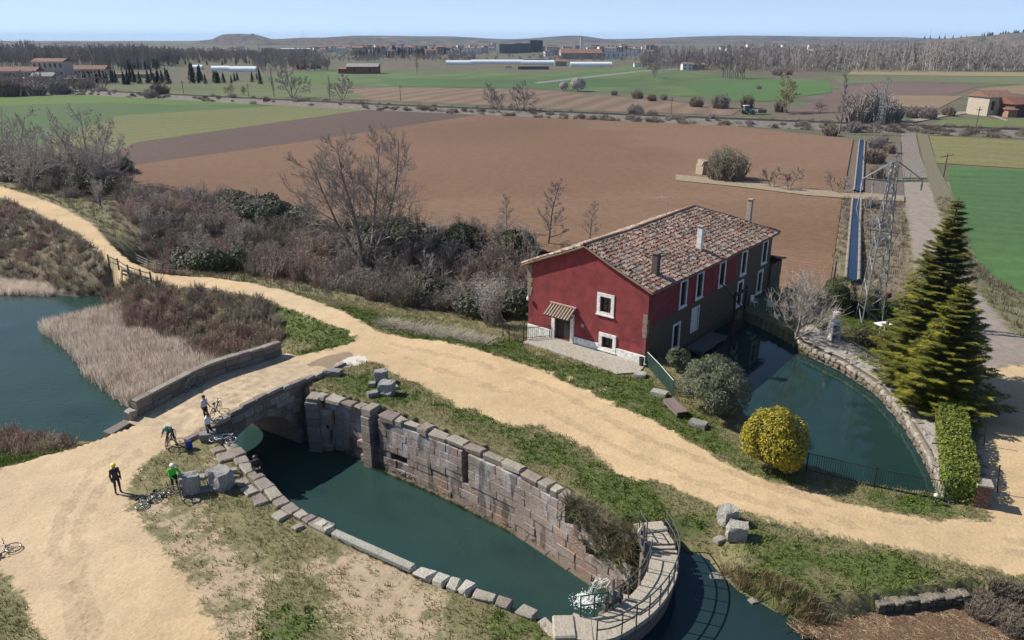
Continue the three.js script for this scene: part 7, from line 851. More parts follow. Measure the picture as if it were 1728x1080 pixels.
// thickets: leafless bushes too dense to count, with ivy-dark evergreen among them
{
  const T1 = bush(31, 2.6, 1.5, 42, 0.022, 6), T2 = bush(32, 3.4, 1.3, 34, 0.026, 7), T3 = bush(33, 1.7, 1.2, 40, 0.02, 5), L = [[], [], []], E = [];
  const thicket = GP([[200, 345], [330, 352], [450, 358], [560, 388], [700, 402], [800, 400], [900, 410], [892, 540], [850, 556], [780, 548], [680, 530], [600, 508], [520, 487], [440, 470], [370, 461], [300, 452], [262, 436], [235, 400]], -2), left = GP([[-160, 300], [0, 298], [40, 318], [110, 342], [160, 352], [230, 330], [215, 270], [120, 262], [0, 255], [-160, 262]], -1);
  const put = (p, n, seed, hf) => inside(p, n, seed, (x, z, r) => { if (sandM(x, z) > 0.05 || segDist(houseFoot, x, z, true) < 1.5 || inPoly(houseFoot, x, z)) return; const w = 0.65 + 0.6 * r(), m = noise(x * 0.16 + 3, z * 0.16), c = m > 0.6 ? [0.33 * w, 0.25 * w, 0.205 * w] : m > 0.35 ? [0.34 * w, 0.295 * w, 0.26 * w] : [0.25 * w, 0.215 * w, 0.17 * w], s = hf * (0.65 + 0.6 * r()), near = segDist(sandPath, x, z, true) < 6; L[near ? 2 : r() < 0.55 ? 0 : 1].push([x, HT(x, z) - 0.1, z, r() * 6.28, s, s * (0.8 + 0.4 * r()), c]); if (!near && noise(x * 0.12 + 60, z * 0.12) > 0.66) E.push([x, HT(x, z), z, r() * 6.28, 0.8 + 0.6 * r(), 0.7 + 0.5 * r(), [0.06 * w, 0.075 * w, 0.03 * w]]); });
  put(thicket, 620, 61, 1); put(left, 260, 62, 1.1); put(GP([[200, 342], [330, 335], [460, 350], [450, 372], [330, 372], [230, 380]], -1.5), 120, 63, 0.9);
  instanced('thicket', T1, white, L[0], 'grey leafless thicket behind the path'); instanced('thicket_001', T2, white, L[1], 'taller leafless thicket behind the path'); instanced('thicket_002', T3, white, L[2], 'low brown bushes along the path');
  const ev = leafCloud(44, 900, (k, r) => { const a = r() * 6.28, c = 1 - 1.6 * r(), s = Math.sqrt(Math.max(0, 1 - c * c)), d = 0.75 + 0.5 * noise(a * 2, c * 3); return [s * Math.cos(a) * 1.5 * d, 1.3 + c * 1.3 * d, s * Math.sin(a) * 1.5 * d, s * Math.cos(a), c, s * Math.sin(a), 0.13 + 0.1 * r(), [1, 1, 1]]; }, 1.7);
  instanced('evergreen_thicket', ev, new THREE.MeshPhysicalMaterial({ vertexColors: true, roughness: 0.7, side: THREE.DoubleSide, transmission: 0.2, thickness: 0 }), E, 'dark ivy and evergreen bushes in the thicket');
  const dk = leafBush('evergreen_bush', 'dark green juniper-like bush behind the mill', 780, 432, 2.6, 2.0, 22000, [[0.03, 0.045, 0.018], [0.045, 0.06, 0.022], [0.06, 0.08, 0.03]], 0.12, 2.2, 71, { lob: 1.8, deep: 0.5, core: 0.45 }); leafBush('evergreen_bush', 'dark green bush nearest the mill eave', 868, 432, 2.6, 1.6, 20000, [[0.035, 0.06, 0.018], [0.05, 0.08, 0.022], [0.07, 0.10, 0.03]], 0.12, 2.2, 73, { lob: 1.8, deep: 0.5, core: 0.45 });
  // pale flowering bush
  const p = onGround(828, 548), f = thing('blossom_bush', 'pale blossoming bush left of the mill', 'bush', p); part(f, 'stems', bush(51, 4.6, 1.5, 40, 0.022, 7), paleTwig); const bl = rng(52); part(f, 'blossom', leafCloud(53, 2600, (k, r) => { const a = r() * 6.28, s = Math.sqrt(r()), y = 1.4 + 3.2 * r(), q = 0.4 + 0.6 * (y / 4.6); return [Math.cos(a) * s * 1.7 * q, y, Math.sin(a) * s * 1.7 * q, 0, 1, 0, 0.05 + 0.03 * r(), r() < 0.6 ? [0.62, 0.52, 0.47] : [0.45, 0.36, 0.36]]; }, 1.3), LEAF);
  // bleached straw heap on the verge below it
  const St = blades(55, 22, 1.0, 0.02, 0.5, 1.6), LS = []; inside(GP([[640, 535], [740, 545], [830, 562], [820, 580], [730, 562], [650, 548]], 0), 130, 56, (x, z, r) => { const w = 0.8 + 0.4 * r(); return void LS.push([x, HT(x, z), z, r() * 6.28, 0.9, 0.45, [0.42 * w, 0.37 * w, 0.29 * w]]); }); instanced('straw', St, dryMat, LS, 'bleached flattened reeds below the blossoming bush');
  // wreckage of a hut in the thicket
  const h = onGround(712, 418), w = thing('collapsed_hut', 'collapsed hut with pale sheets in the dark thicket', 'hut', [h[0], h[1], h[2]], 0.3), rr = rng(9); for (let k = 0; k < 7; k++) part(w, 'sheet', new Geo().block([(rr() - 0.5) * 4, 2.0 + rr() * 0.5, (rr() - 0.5) * 2], [0.7 + rr(), 0.05, 0.6 + rr() * 0.6], rr() * 3, 0.01, 0.05, rr, new THREE.Euler(rr() * 0.5, 0, rr() * 0.5)).build(), k % 2 ? whitePaint : concreteMat); for (const [x, z] of [[-2, -1], [2, -1], [2, 1], [-2, 1]]) part(w, 'post', new Geo().bar([x, -0.3, z], [x, 2.6, z], 0.08, 5).build(), matte(0.3, 0.26, 0.22, 1, 0.01)); part(w, 'wall', new Geo().block([0, 0.9, 0], [4.2, 1.9, 2.2], 0, 0.04).build(), matte(0.06, 0.055, 0.05, 1, 0.03));
}
// mill race: foaming water beside the gable
{ const r = rng(31), c = hs(1.2, -12.7), g = new Geo(); for (let k = 0; k < 900; k++) { const x = c[0] + (r() - 0.5) * 4.4, z = c[1] + (r() - 0.5) * 4.6, s = 0.04 + 0.11 * r(); if (fbm(x * 1.3, z * 1.3, 2) < 0.42) continue; g.add(new THREE.IcosahedronGeometry(s, 0), new THREE.Matrix4().makeScale(1.6, 0.4, 1.2).setPosition(x, -2.36, z)); } top('race_foam', g.build(), plain(0.7, 0.75, 0.75, 0.6), 'white water of the mill race beside the gable', 'foam', null, 'stuff'); const P = [hs(-1.5, -11.2), hs(9, -11), hs(9, -15.5), hs(-1.5, -16)]; water('race_water', P, -2.4, [0.12, 0.15, 0.15], 0.08, 0.8, 0.2); }
// named trees of the middle ground
const bigGeo = bareTree(101, { height: 17, stems: 5, spread: 0.45, limbs: 13, twigs: 9, fine: 11, thin: 0.02, radius: 0.3, from: 0.22, lift: 0.1, up: 0.25 });
tree('leafless_tree', 'big many-stemmed leafless tree rising from the thicket before the ploughed field', bigGeo, (() => { const p = onGround(618, 452); return p; })(), 0.4, 1);
const midGeo = bareTree(103, { height: 12, stems: 3, spread: 0.5, limbs: 12, twigs: 8, fine: 7, thin: 0.032, radius: 0.24, from: 0.16, lift: 0.05, up: 0.25 }), slimGeo = bareTree(105, { height: 9, stems: 1, spread: 0.3, limbs: 20, twigs: 7, fine: 6, thin: 0.026, radius: 0.16, from: 0.12, lift: 0.0, up: 0.3 });
[[150, 318, 1.15, 0.2, 'pale-twigged leafless tree in the middle of the clump by the far path'], [95, 312, 0.95, 2.0, 'leafless tree left of the middle one in the clump by the far path'], [14, 305, 1.25, 1.1, 'leafless tree at the outer end of the clump by the far path'], [190, 320, 0.75, 3.1, 'small leafless tree at the field end of the clump by the far path'], [55, 320, 0.8, 4.0, 'low leafless tree nearest the far path']].forEach(([u, v, s, a, label]) => tree('leafless_tree', label, midGeo, onGround(u, v), a, s, 'trees along the far path', [matte(0.30, 0.27, 0.245, 2, 0.01), paleTwig]));
tree('leafless_tree', 'slim leafless tree at the field edge left of the mill roof', slimGeo, onGround(925, 412), 0.5, 1.0); tree('leafless_tree', 'low leafless tree showing behind the mill eave', slimGeo, onGround(995, 405), 1.5, 0.6); tree('leafless_tree', 'ragged leafless stump-tree in the thicket edge', slimGeo, onGround(855, 395), 2.5, 0.62); tree('leafless_tree', 'small branching tree before the dark thicket', bareTree(107, { height: 5, stems: 2, spread: 0.5, limbs: 7, twigs: 5, fine: 3, thin: 0.02, radius: 0.1 }), onGround(725, 492), 0.5, 1, null, [barkMat, paleTwig]);
// ---------------------------------------------------------------- things on the plain
const DIST = p => Math.hypot(p[0], p[2], EYE);
// bushes along the railway and hedgerows
const farBush = bush(81, 3, 2.0, 90, 0.06, 5, true), farTwig = plain(0.30, 0.26, 0.235, 0.95);
{
  const L = [[505, 176, 1.1], [395, 170, 1], [360, 168, 0.8], [450, 174, 0.9], [270, 163, 2.2], [255, 165, 1.6], [175, 158, 1.2], [610, 181, 1], [560, 178, 0.7], [830, 190, 0.9], [865, 192, 1], [900, 193, 0.8], [1072, 194, 1.3], [1100, 200, 1], [1080, 196, 0.8], [1150, 205, 0.8], [1200, 206, 1], [1175, 180, 1.3], [1215, 182, 1.9], [1260, 182, 1.6], [1315, 188, 1.2], [1036, 160, 1], [1075, 166, 1.3], [1100, 170, 1], [1120, 168, 0.8], [1480, 250, 1], [1490, 240, 0.8], [1475, 275, 1.1], [1480, 300, 0.8], [1500, 258, 0.8], [1565, 200, 1.4], [1540, 198, 1.2], [1600, 195, 1], [1330, 210, 0.8], [1400, 228, 1], [1440, 222, 1.1], [1470, 350, 0.6], [1475, 385, 0.7], [1485, 420, 0.6], [1310, 127, 2], [1330, 126, 1.7], [1280, 150, 0.7], [60, 160, 2.6], [20, 162, 3], [100, 158, 2.4], [140, 152, 2.2]];
  const ord = ['first', 'second', 'third', 'fourth', 'fifth', 'sixth', 'seventh', 'eighth', 'ninth', 'tenth', 'eleventh', 'twelfth', 'thirteenth', 'fourteenth', 'fifteenth', 'sixteenth'], where = (u, v) => u < 260 && v < 163 ? 'before the factory' : u > 1460 && v > 238 ? 'beside the irrigation channel' : u > 1440 ? 'around the level crossing' : v < 155 ? 'on the far green fields' : u > 1000 && v < 190 ? 'behind the brown strip field' : u > 780 ? 'on the railway bank right of the twin trees' : 'on the railway bank behind the green field', tally = {};
  L.sort((a, b) => a[0] - b[0]); const r = rng(3); L.forEach(([u, v, s], k) => { const w = where(u, v), nth = tally[w] = (tally[w] ?? -1) + 1; const p = at0(u, v, FIELD + 0.1), m = top('field_bush', farBush, k % 3 ? farTwig : brownTwig, ord[nth] + ' leafless bush from the left ' + w, 'bush', 'leafless bushes dotted over the plain'); m.position.set(...p); m.rotation.y = r() * 6; m.scale.set(s * 1.2, s * (0.8 + 0.3 * r()), s); });
}
// big field bush with a ruined hut, and small trees beside it
{
  const p = at0(1226, 303, FIELD), t = thing('field_thicket', 'large rounded leafless bush in the ploughed field', 'bush', p); part(t, 'branches', bush(83, 6.2, 4.2, 230, 0.05, 9, true), plain(0.235, 0.21, 0.15, 0.95)).rotation.y = 1;
  const h = at0(1187, 294, FIELD), w = thing('ruined_hut', 'pale ruined hut beside the large field bush', 'hut', h, 0.5); part(w, 'wall', new Geo().block([0, 1.0, 0], [2.4, 2.0, 2.0], 0, 0.06, 0.1, rng(2)).build(), matte(0.50, 0.41, 0.31, 0.7, 0.05)); part(w, 'broken_gable', new Geo().block([-0.5, 2.3, 0], [1.1, 0.9, 1.7], 0, 0.1, 0.2, rng(6)).build(), matte(0.46, 0.37, 0.28, 0.7, 0.05)); part(w, 'doorway', new Geo().block([0.3, 0.75, 1.0], [0.7, 1.4, 0.1], 0, 0.01).build(), plain(0.03, 0.025, 0.02));
  const sm = bareTree(109, { height: 4.6, stems: 2, spread: 0.6, limbs: 8, twigs: 6, fine: 5, thin: 0.04, radius: 0.14 }); tree('orchard_tree', 'small bare tree right of the large field bush', sm, at0(1304, 317, FIELD), 0.3, 0.9, 'orchard trees in the field'); tree('orchard_tree', 'second small bare tree from the large field bush', sm, at0(1330, 319, FIELD), 2, 0.85, 'orchard trees in the field'); tree('orchard_tree', 'broken twisted bare tree next to the concrete channel', sm, at0(1408, 326, FIELD), 4, 0.8, 'orchard trees in the field');
}
// concrete irrigation channel
{
  const a = [G(1455, 238, FIELD), G(1448, 325, FIELD)], b = [G(1446, 338, FIELD), G(1437, 482, -1.2)], kerbM = matte(0.30, 0.265, 0.225, 0.5, 0.03), t = thing('irrigation_channel', 'straight concrete irrigation channel with blue water beside the field', 'channel');
  for (const [p, q, h1] of [[a[0], a[1], FIELD], [b[0], b[1], FIELD]]) { const dx = q[0] - p[0], dz = q[1] - p[1], l = Math.hypot(dx, dz), nx = -dz / l, nz = dx / l, n = 14; for (const s of [-1, 1]) for (let k = 0; k < n; k++) { const H = f => (p === b[0] ? mix(FIELD, -0.9, smooth(0.25, 1, f)) : FIELD), f0 = k / n, f1 = (k + 1) / n - 0.004, A = [p[0] + dx * f0 + nx * s * 0.62, p[1] + dz * f0 + nz * s * 0.62], B = [p[0] + dx * f1 + nx * s * 0.62, p[1] + dz * f1 + nz * s * 0.62]; part(t, 'kerb', new Geo().tube([[A[0], H(f0) + 0.3, A[1]], [B[0], H(f1) + 0.3, B[1]]], 0.2, 4).build(), kerbM); }
    const g = new Geo(); for (let k = 0; k < 20; k++) { const H = f => (p === b[0] ? mix(FIELD, -0.9, smooth(0.25, 1, f)) : FIELD) + 0.3, f0 = k / 20, f1 = (k + 1) / 20, P = (f, s) => [p[0] + dx * f + nx * s * 0.5, H(f), p[1] + dz * f + nz * s * 0.5]; g.face([P(f0, -1), P(f0, 1), P(f1, 1), P(f1, -1)]); } part(t, 'channel_water', g.build(), new THREE.MeshPhysicalMaterial({ color: new THREE.Color().setRGB(0.012, 0.03, 0.075), roughness: 0.3, ior: 1.33, specularIntensity: 0.15, side: THREE.DoubleSide })); }
}
// poles, posts and the next pylons
{ const wood = matte(0.12, 0.10, 0.085, 1, 0.01); const P = (u, v, H, arm, label, name, lvl) => { const p = lvl === undefined ? onGround(u, v) : at0(u, v, lvl), t = thing(name, label, 'pole', p, 0.4); part(t, 'pole', new Geo().tube([[0, -0.3, 0], [0, H, 0]], [0.13, 0.08], 6).build(), wood); if (arm) part(t, 'cross_arm', new Geo().bar([-arm, H - 0.5, 0], [arm, H - 0.2, 0], 0.07, 5).build(), wood); part(t, 'cap', new Geo().bar([0, H - 0.02, 0], [0, H + 0.12, 0], 0.1, 6).build(), wood); }; P(1592, 298, 4.2, 1.6, 'leaning wooden pole with a crossbar at the green field corner', 'wooden_pole', FIELD); P(1406, 478, 2.2, 0, 'short wooden post at the field corner near the garden', 'wooden_post'); }
pylon('distant steel lattice pylon beside the level crossing', at0(1484, 214, FIELD), 0.4, 14.5, 0.9, 2.6, 'pylons of the power line'); 
// named trees on the plain
const farA = bareTree(111, { height: 10, stems: 3, spread: 0.46, limbs: 9, twigs: 7, fine: 6, thin: 0.055, radius: 0.2, from: 0.2, lift: 0.05, up: 0.3 }), farB = bareTree(113, { height: 14, stems: 1, spread: 0.2, limbs: 18, twigs: 5, fine: 4, thin: 0.06, radius: 0.2, from: 0.18, up: 0.6 });
const pinkTwig = plain(0.27, 0.225, 0.21, 0.95), yelTwig = plain(0.30, 0.26, 0.13, 0.95);
[[463, 164, farB, 0.95, 'left one of the pair of slender bare trees before the railway', greyTwig], [494, 165, farA, 1.35, 'right one of the pair of slender bare trees before the railway', greyTwig], [556, 168, farB, 0.75, 'narrow bare tree right of the pair by the railway', greyTwig], [578, 169, farA, 1.05, 'bushy bare tree left of the brick barn', greyTwig], [835, 190, farA, 1.0, 'left one of the twin bare trees on the railway bank', pinkTwig], [881, 193, farA, 1.1, 'right one of the twin bare trees on the railway bank', pinkTwig], [1416, 226, farB, 1.25, 'tall slim bare tree at the corner of the ploughed field', pinkTwig], [1326, 190, farA, 1.25, 'round bare tree right of the tractor', yelTwig], [704, 123, farB, 1.25, 'yellowish poplar alone on the green field', yelTwig], [1104, 131, farA, 1.2, 'bare tree at the end of the town road', pinkTwig], [388, 160, farA, 0.5, 'small dark tree by the railway meadow', brownTwig], [412, 160, farA, 0.4, 'smaller dark tree beside it on the railway meadow', brownTwig], [1384, 190, farA, 0.45, 'little bare tree on the brown field edge', pinkTwig]].forEach(([u, v, g, s, label, m], k) => tree('plain_tree', label, g, at0(u, v, FIELD), k * 1.7, s, 'single trees on the plain', [barkMat, m]));
[[1450, 208, 1.35], [1478, 207, 1.5], [1500, 204, 1.1]].forEach(([u, v, s], k) => { const p = at0(u, v, FIELD), t = thing('hedge_tree', ['left part of the dense bare clump by the level crossing', 'middle of the dense bare clump by the level crossing', 'right part of the dense bare clump by the level crossing'][k], 'bush', p, k, 'dense clump by the level crossing'); part(t, 'branches', farBush, k % 2 ? greyTwig : farTwig); t.scale.set(s * 2.1, s * 2.2, s * 2); });
{ const b = leafCloud(120, 1400, (k, r) => { const a = r() * 6.28, c = 1 - 1.8 * r(), s = Math.sqrt(1 - c * c); return [s * Math.cos(a) * 2.6, 2.4 + c * 2.2, s * Math.sin(a) * 2.6, s * Math.cos(a), c, s * Math.sin(a), 0.4, [0.55, 0.50, 0.48].map(q => q * (0.7 + 0.5 * r()))]; }, 1.4); [[975, 154, 1.4, 'larger white blossoming tree on the green field'], [951, 152, 0.85, 'smaller white blossoming tree on the green field']].forEach(([u, v, s, label]) => { const t = thing('blossom_tree', label, 'tree', at0(u, v, FIELD)); part(t, 'trunk', new Geo().tube([[0, -0.2, 0], [0.1, 2, 0]], [0.2, 0.12], 6).build(), barkMat); part(t, 'crown', b, LEAF); t.scale.setScalar(s); }); }
// poplar grove of tall stems, each a tree
const poplar = bareTree(115, { height: 20, stems: 1, spread: 0.15, limbs: 22, twigs: 4, fine: 2, thin: 0.09, radius: 0.28, from: 0.12, up: 0.9, lift: 0.3 });
{ const r = rng(115); for (let k = 0; k < 13; k++) tree('poplar', ['first', 'second', 'third', 'fourth', 'fifth', 'sixth', 'seventh', 'eighth', 'ninth', 'tenth', 'eleventh', 'twelfth', 'last'][k] + ' poplar from the left in the tight grove', poplar, at0(1217 + k * 3.2 + r(), 131 + (k % 3) * 1.1, FIELD), r() * 6, 0.95 + 0.25 * r(), 'poplar grove on the green field', [matte(0.30, 0.27, 0.24, 1, 0.01), pinkTwig]); }
// woods that read as one mass
{
  const pop2 = mergeGeometries([bareTree(117, { height: 20, stems: 1, spread: 0.17, limbs: 16, twigs: 4, fine: 2, thin: 0.13, radius: 0.3, from: 0.15, up: 0.9 }).map(g => { const q = g.clone(); return q; })].flat()), pop3 = mergeGeometries(bareTree(118, { height: 15, stems: 2, spread: 0.34, limbs: 9, twigs: 5, fine: 3, thin: 0.14, radius: 0.3, from: 0.2, up: 0.4 })), cone = leafCloud(119, 420, (k, r) => { const y = r(), a = r() * 6.28, s = (1 - y) * 2.4 * Math.sqrt(r()) + 0.1; return [Math.cos(a) * s, y * 9 + 0.3, Math.sin(a) * s, Math.cos(a), 0.5, Math.sin(a), 0.75, [0.7 + 0.5 * r(), 0.7 + 0.5 * r(), 0.8]]; }, 1.3), L = [[], [], []], r = rng(118);
  const band = (u0, u1, v0, v1, n, which, s0, s1, cols) => { for (let k = 0; k < n; k++) { const u = mix(u0, u1, r()), v = mix(v0, v1, Math.pow(r(), 0.8)), p = at0(u, v, FIELD), s = mix(s0, s1, r()), c = cols[r() * cols.length | 0], w = 0.8 + 0.4 * r(); L[which].push([p[0], p[1], p[2], r() * 6.28, s, s * (0.9 + 0.2 * r()), c.map(q => q * w)]); } };
  const G1 = [[0.36, 0.31, 0.30], [0.32, 0.28, 0.265], [0.42, 0.37, 0.345]], G2 = [[0.26, 0.225, 0.215], [0.31, 0.27, 0.25]], EV = [[0.04, 0.055, 0.03], [0.03, 0.045, 0.03], [0.055, 0.07, 0.035]];
  band(1380, 1800, 108, 121, 420, 0, 0.95, 1.25, G1); band(1240, 1400, 108, 119, 200, 0, 0.9, 1.15, G1); band(1080, 1260, 104, 117, 170, 0, 0.75, 1.0, G2); band(1080, 1260, 106, 118, 60, 1, 0.7, 1, G2); band(1260, 1760, 118, 122, 110, 1, 0.35, 0.6, G2);
  band(-60, 300, 98, 112, 420, 1, 0.9, 1.35, G2); band(160, 255, 112, 119, 70, 0, 0.9, 1.15, [[0.22, 0.205, 0.15], ...G2]); band(-60, 70, 100, 110, 60, 0, 1, 1.3, G2); band(250, 530, 92, 106, 330, 1, 0.6, 1.0, G2); band(530, 640, 94, 106, 80, 1, 0.3, 0.5, G2); band(430, 560, 108, 121, 60, 1, 0.6, 0.9, G2); band(600, 800, 93, 104, 130, 1, 0.35, 0.65, G2); band(720, 1080, 94, 106, 110, 1, 0.3, 0.6, G2); band(620, 1080, 82, 94, 70, 1, 0.3, 0.55, G2); band(-60, 180, 140, 158, 70, 1, 0.4, 0.6, G2);
  band(130, 290, 136, 143, 34, 2, 0.55, 0.85, EV); band(320, 340, 128, 141, 8, 2, 0.8, 1, EV); band(310, 440, 134, 142, 18, 2, 0.4, 0.7, EV); band(200, 270, 112, 118, 25, 2, 0.6, 0.9, EV); band(600, 720, 88, 99, 60, 2, 0.8, 1.2, EV); band(640, 800, 84, 92, 40, 2, 0.8, 1.3, EV); band(1000, 1060, 84, 94, 22, 2, 0.9, 1.4, EV); band(500, 540, 112, 118, 22, 2, 0.5, 0.8, EV); band(240, 560, 100, 112, 40, 2, 0.4, 0.7, EV);
  instanced('far_wood', pop2, white, L[0], 'leafless poplar wood closing the plain'); instanced('far_wood_001', pop3, white, L[1], 'leafless woodland between fields and town'); instanced('far_wood_002', cone, LEAF, L[2], 'dark conifers scattered between fields and town');
  // wood on the hill top, and trees on the butte
  const Hh = []; for (let k = 0; k < 160; k++) { const u = mix(1560, 1800, Math.pow(r(), 0.7)), D = 1880 + 60 * r(), x = (u - 864) / FOCAL * D * 1.065; Hh.push([x, EYE + (65 - (u < 1620 ? mix(62, 57, (u - 1560) / 60) : 55.5)) / FOCAL * D * 1.065 - 3, -D, r() * 6, 0.9 + 0.4 * r(), 0.8 + 0.4 * r(), [0.05, 0.07, 0.04]]); } for (let k = 0; k < 26; k++) { const u = mix(440, 482, r()), D = 4650; Hh.push([(u - 864) / FOCAL * D * 1.065, EYE + (65 - 59.8) / FOCAL * D * 1.065 - 4, -D - 20 * r(), r() * 6, 1.6, 1.1, [0.07, 0.07, 0.06]]); } for (const u of [1478, 1486, 1500, 1508, 1520, 1532, 1540, 1625]) { const D = 1850; Hh.push([(u - 864) / FOCAL * D * 1.065, EYE + (65 - 64.5) / FOCAL * D * 1.065 - 2, -D, u, 1, 0.9, [0.05, 0.07, 0.04]]); }
  instanced('hill_wood', cone, LEAF, Hh, 'dark pines on the hill tops');
}
// buildings
function house(name, label, u, v, w, d, h, o = {}) {
  const p = at0(u, v, FIELD), t = thing(name, label, o.cat || 'house', p, o.turn || 0, o.group), wm = o.wall || farWall, rm = o.roof || farRoof, rise = o.rise ?? w * 0.11;
  part(t, 'wall', new Geo().box([0, h / 2 - 0.2, 0], [w, h + 0.4, d]).build(), wm);
  if (rise > 0) { const e = 0.5, a = w / 2 + e, b = d / 2 + e, y = h, g = new Geo(); if (w >= d) g.face([[-a, y, b], [a, y, b], [a, y + rise, 0], [-a, y + rise, 0]]).face([[a, y, -b], [-a, y, -b], [-a, y + rise, 0], [a, y + rise, 0]]).face([[a, y, b], [a, y, -b], [a, y + rise, 0]]).face([[-a, y, -b], [-a, y, b], [-a, y + rise, 0]]); else g.face([[a, y, b], [a, y, -b], [0, y + rise, -b], [0, y + rise, b]]).face([[-a, y, -b], [-a, y, b], [0, y + rise, b], [0, y + rise, -b]]).face([[-a, y, b], [a, y, b], [0, y + rise, b]]).face([[a, y, -b], [-a, y, -b], [0, y + rise, -b]]); g.face([[-a, y - 0.02, b], [-a, y - 0.02, -b], [a, y - 0.02, -b], [a, y - 0.02, b]]); part(t, 'roof', g.build(), rm); } else part(t, 'roof', new Geo().block([0, h + 0.3, 0], [w + 0.6, 0.5, d + 0.6], 0, 0.05).build(), rm);
  const nx = o.nx || 0, ny = o.ny || 0; for (let j = 0; j < ny; j++) for (let i = 0; i < nx; i++) part(t, 'window', new Geo().block([(i + 0.5) / nx * w - w / 2, (j + 0.55) / ny * h, d / 2 + 0.02], [Math.min(1.3, w / nx * 0.45), h / ny * 0.48, 0.12], 0, 0.02).build(), farGlass);
  return t;
}
const farWall = matte(0.95, 0.92, 0.86, 0.1, 0), farWall2 = matte(0.48, 0.40, 0.33, 0.1, 0), farRoof = matte(0.29, 0.165, 0.125, 0.1, 0), farRoof2 = matte(0.27, 0.2, 0.17, 0.1, 0), farGlass = plain(0.05, 0.055, 0.065, 0.2), greyWall = matte(0.20, 0.21, 0.23, 0.1, 0), sheetWhite = matte(0.78, 0.80, 0.80, 0.1, 0, 0.5), farBrick = matte(0.33, 0.15, 0.10, 0.1, 0);
// mill town factory at the left
house('factory_block', 'tall pale factory block with a red roof and two rows of windows', 93, 132, 20, 12, 10.5, { cat: 'factory', nx: 6, ny: 2, wall: matte(0.70, 0.62, 0.52, 0.1, 0), rise: 2 });
house('factory_wing', 'long low factory wing left of the tall block', 30, 134, 30, 10, 5.2, { cat: 'factory', nx: 12, ny: 1, wall: matte(0.66, 0.57, 0.48, 0.1, 0), rise: 2.4 }); house('factory_wing', 'long low factory wing right of the tall block', 152, 130, 26, 10, 5.2, { cat: 'factory', nx: 10, ny: 1, wall: matte(0.66, 0.57, 0.48, 0.1, 0), rise: 2.4 }); house('factory_shed', 'grey gabled shed in front of the factory', 78, 137, 13, 9, 3, { cat: 'shed', wall: matte(0.42, 0.38, 0.34, 0.1, 0), roof: matte(0.35, 0.34, 0.34, 0.1, 0), rise: 2.2 }); house('factory_shed', 'low grey-roofed shed left of the gabled one', 30, 139, 20, 8, 2.4, { cat: 'shed', roof: matte(0.36, 0.35, 0.35, 0.1, 0), rise: 0.6 }); house('factory_shed', 'pale low wall building right of the gabled shed', 150, 133, 24, 6, 2.4, { cat: 'shed', rise: 0 }); house('factory_shed', 'reddish brick ruin before the factory', 128, 144, 11, 6, 3.2, { cat: 'shed', wall: farBrick, rise: 0 }); house('long_shed', 'long low brown shed right of the factory', 225, 131, 26, 7, 2.4, { cat: 'shed', wall: farWall2, rise: 0.6 });
{ const p = at0(65, 130, FIELD), t = thing('factory_chimney', 'slim dark stack at the corner of the factory roof', 'chimney', p); part(t, 'shaft', new Geo().tube([[0, 0, 0], [0, 15, 0]], [0.7, 0.5], 8).build(), farBrick); part(t, 'rim', new Geo().tube([[0, 14.8, 0], [0, 15.4, 0]], 0.62, 8).build(), farBrick); }
// white tunnel greenhouses
function tunnel(label, u0, u1, v, r, turn = 0) { const a = at0(u0, v, FIELD), b = at0(u1, v, FIELD), L = b[0] - a[0], t = thing('greenhouse', label, 'greenhouse', [(a[0] + b[0]) / 2, FIELD, (a[2] + b[2]) / 2], turn, 'white tunnel greenhouses'); part(t, 'tunnel', new THREE.CylinderGeometry(r, r, L, 16, 1, false, -PI / 2, PI).rotateZ(PI / 2).rotateX(-PI / 2 * 0).translate(0, 0.6, 0), new THREE.MeshStandardMaterial({ color: new THREE.Color().setRGB(0.8, 0.83, 0.84), roughness: 0.5, side: THREE.DoubleSide })); part(t, 'side_wall', new Geo().box([0, 0.4, 0], [L - 0.4, 1.3, r * 2 - 0.2]).build(), sheetWhite); }
tunnel('short white greenhouse at the left end of the row before the factory trees', 321, 343, 117, 3); tunnel('middle white greenhouse before the factory trees', 358, 389, 119, 3); tunnel('longest white greenhouse before the factory trees', 389, 434, 121, 3.4); tunnel('left half of the long white greenhouse row', 753, 795, 109, 3.4); tunnel('middle of the long white greenhouse row', 795, 880, 108, 3.6); tunnel('right half of the long white greenhouse row', 880, 938, 109, 3.6); tunnel('pale greenhouse right of the brown sheds', 962, 1032, 112, 3.4); 
house('brick_barn', 'red brick barn with a grey roof in the green fields', 614, 124, 23, 12, 5, { cat: 'barn', wall: farBrick, roof: matte(0.36, 0.34, 0.33, 0.1, 0), rise: 2.2, nx: 2, ny: 1 }); house('brick_barn', 'small red-roofed annexe of the brick barn', 583, 124, 9, 8, 3.4, { cat: 'barn', wall: farBrick, rise: 1.4 });
house('farm_shed', 'brownish shed at the end of the long greenhouses', 946, 111, 11, 8, 4, { cat: 'shed', wall: farWall2, rise: 1.6 }); house('farm_shed', 'dark low sheds on the green field', 900, 117, 26, 6, 2, { cat: 'shed', wall: greyWall, rise: 0 }); house('farm_shed', 'small white shed on the green field', 858, 115, 6, 4, 2, { cat: 'shed', rise: 0.5 }); house('farm_house', 'white farmhouse with a grey roof before the poplar wood', 1158, 118, 8, 8, 5, { nx: 2, ny: 2, roof: farRoof2 }); house('farm_house', 'grey farm building right of the white farmhouse', 1175, 117, 12, 8, 4, { wall: farWall2, roof: farRoof2 }); house('farm_house', 'small white cabin left of the poplar grove', 1206, 107, 5, 5, 4, { roof: farRoof2 }); house('farm_house', 'white cabin by the town road', 1075, 113, 6, 6, 3.5, { roof: farRoof2 }); house('farm_wall', 'long white wall building before the poplar wood', 1130, 111, 30, 5, 3, { cat: 'building', rise: 0 });
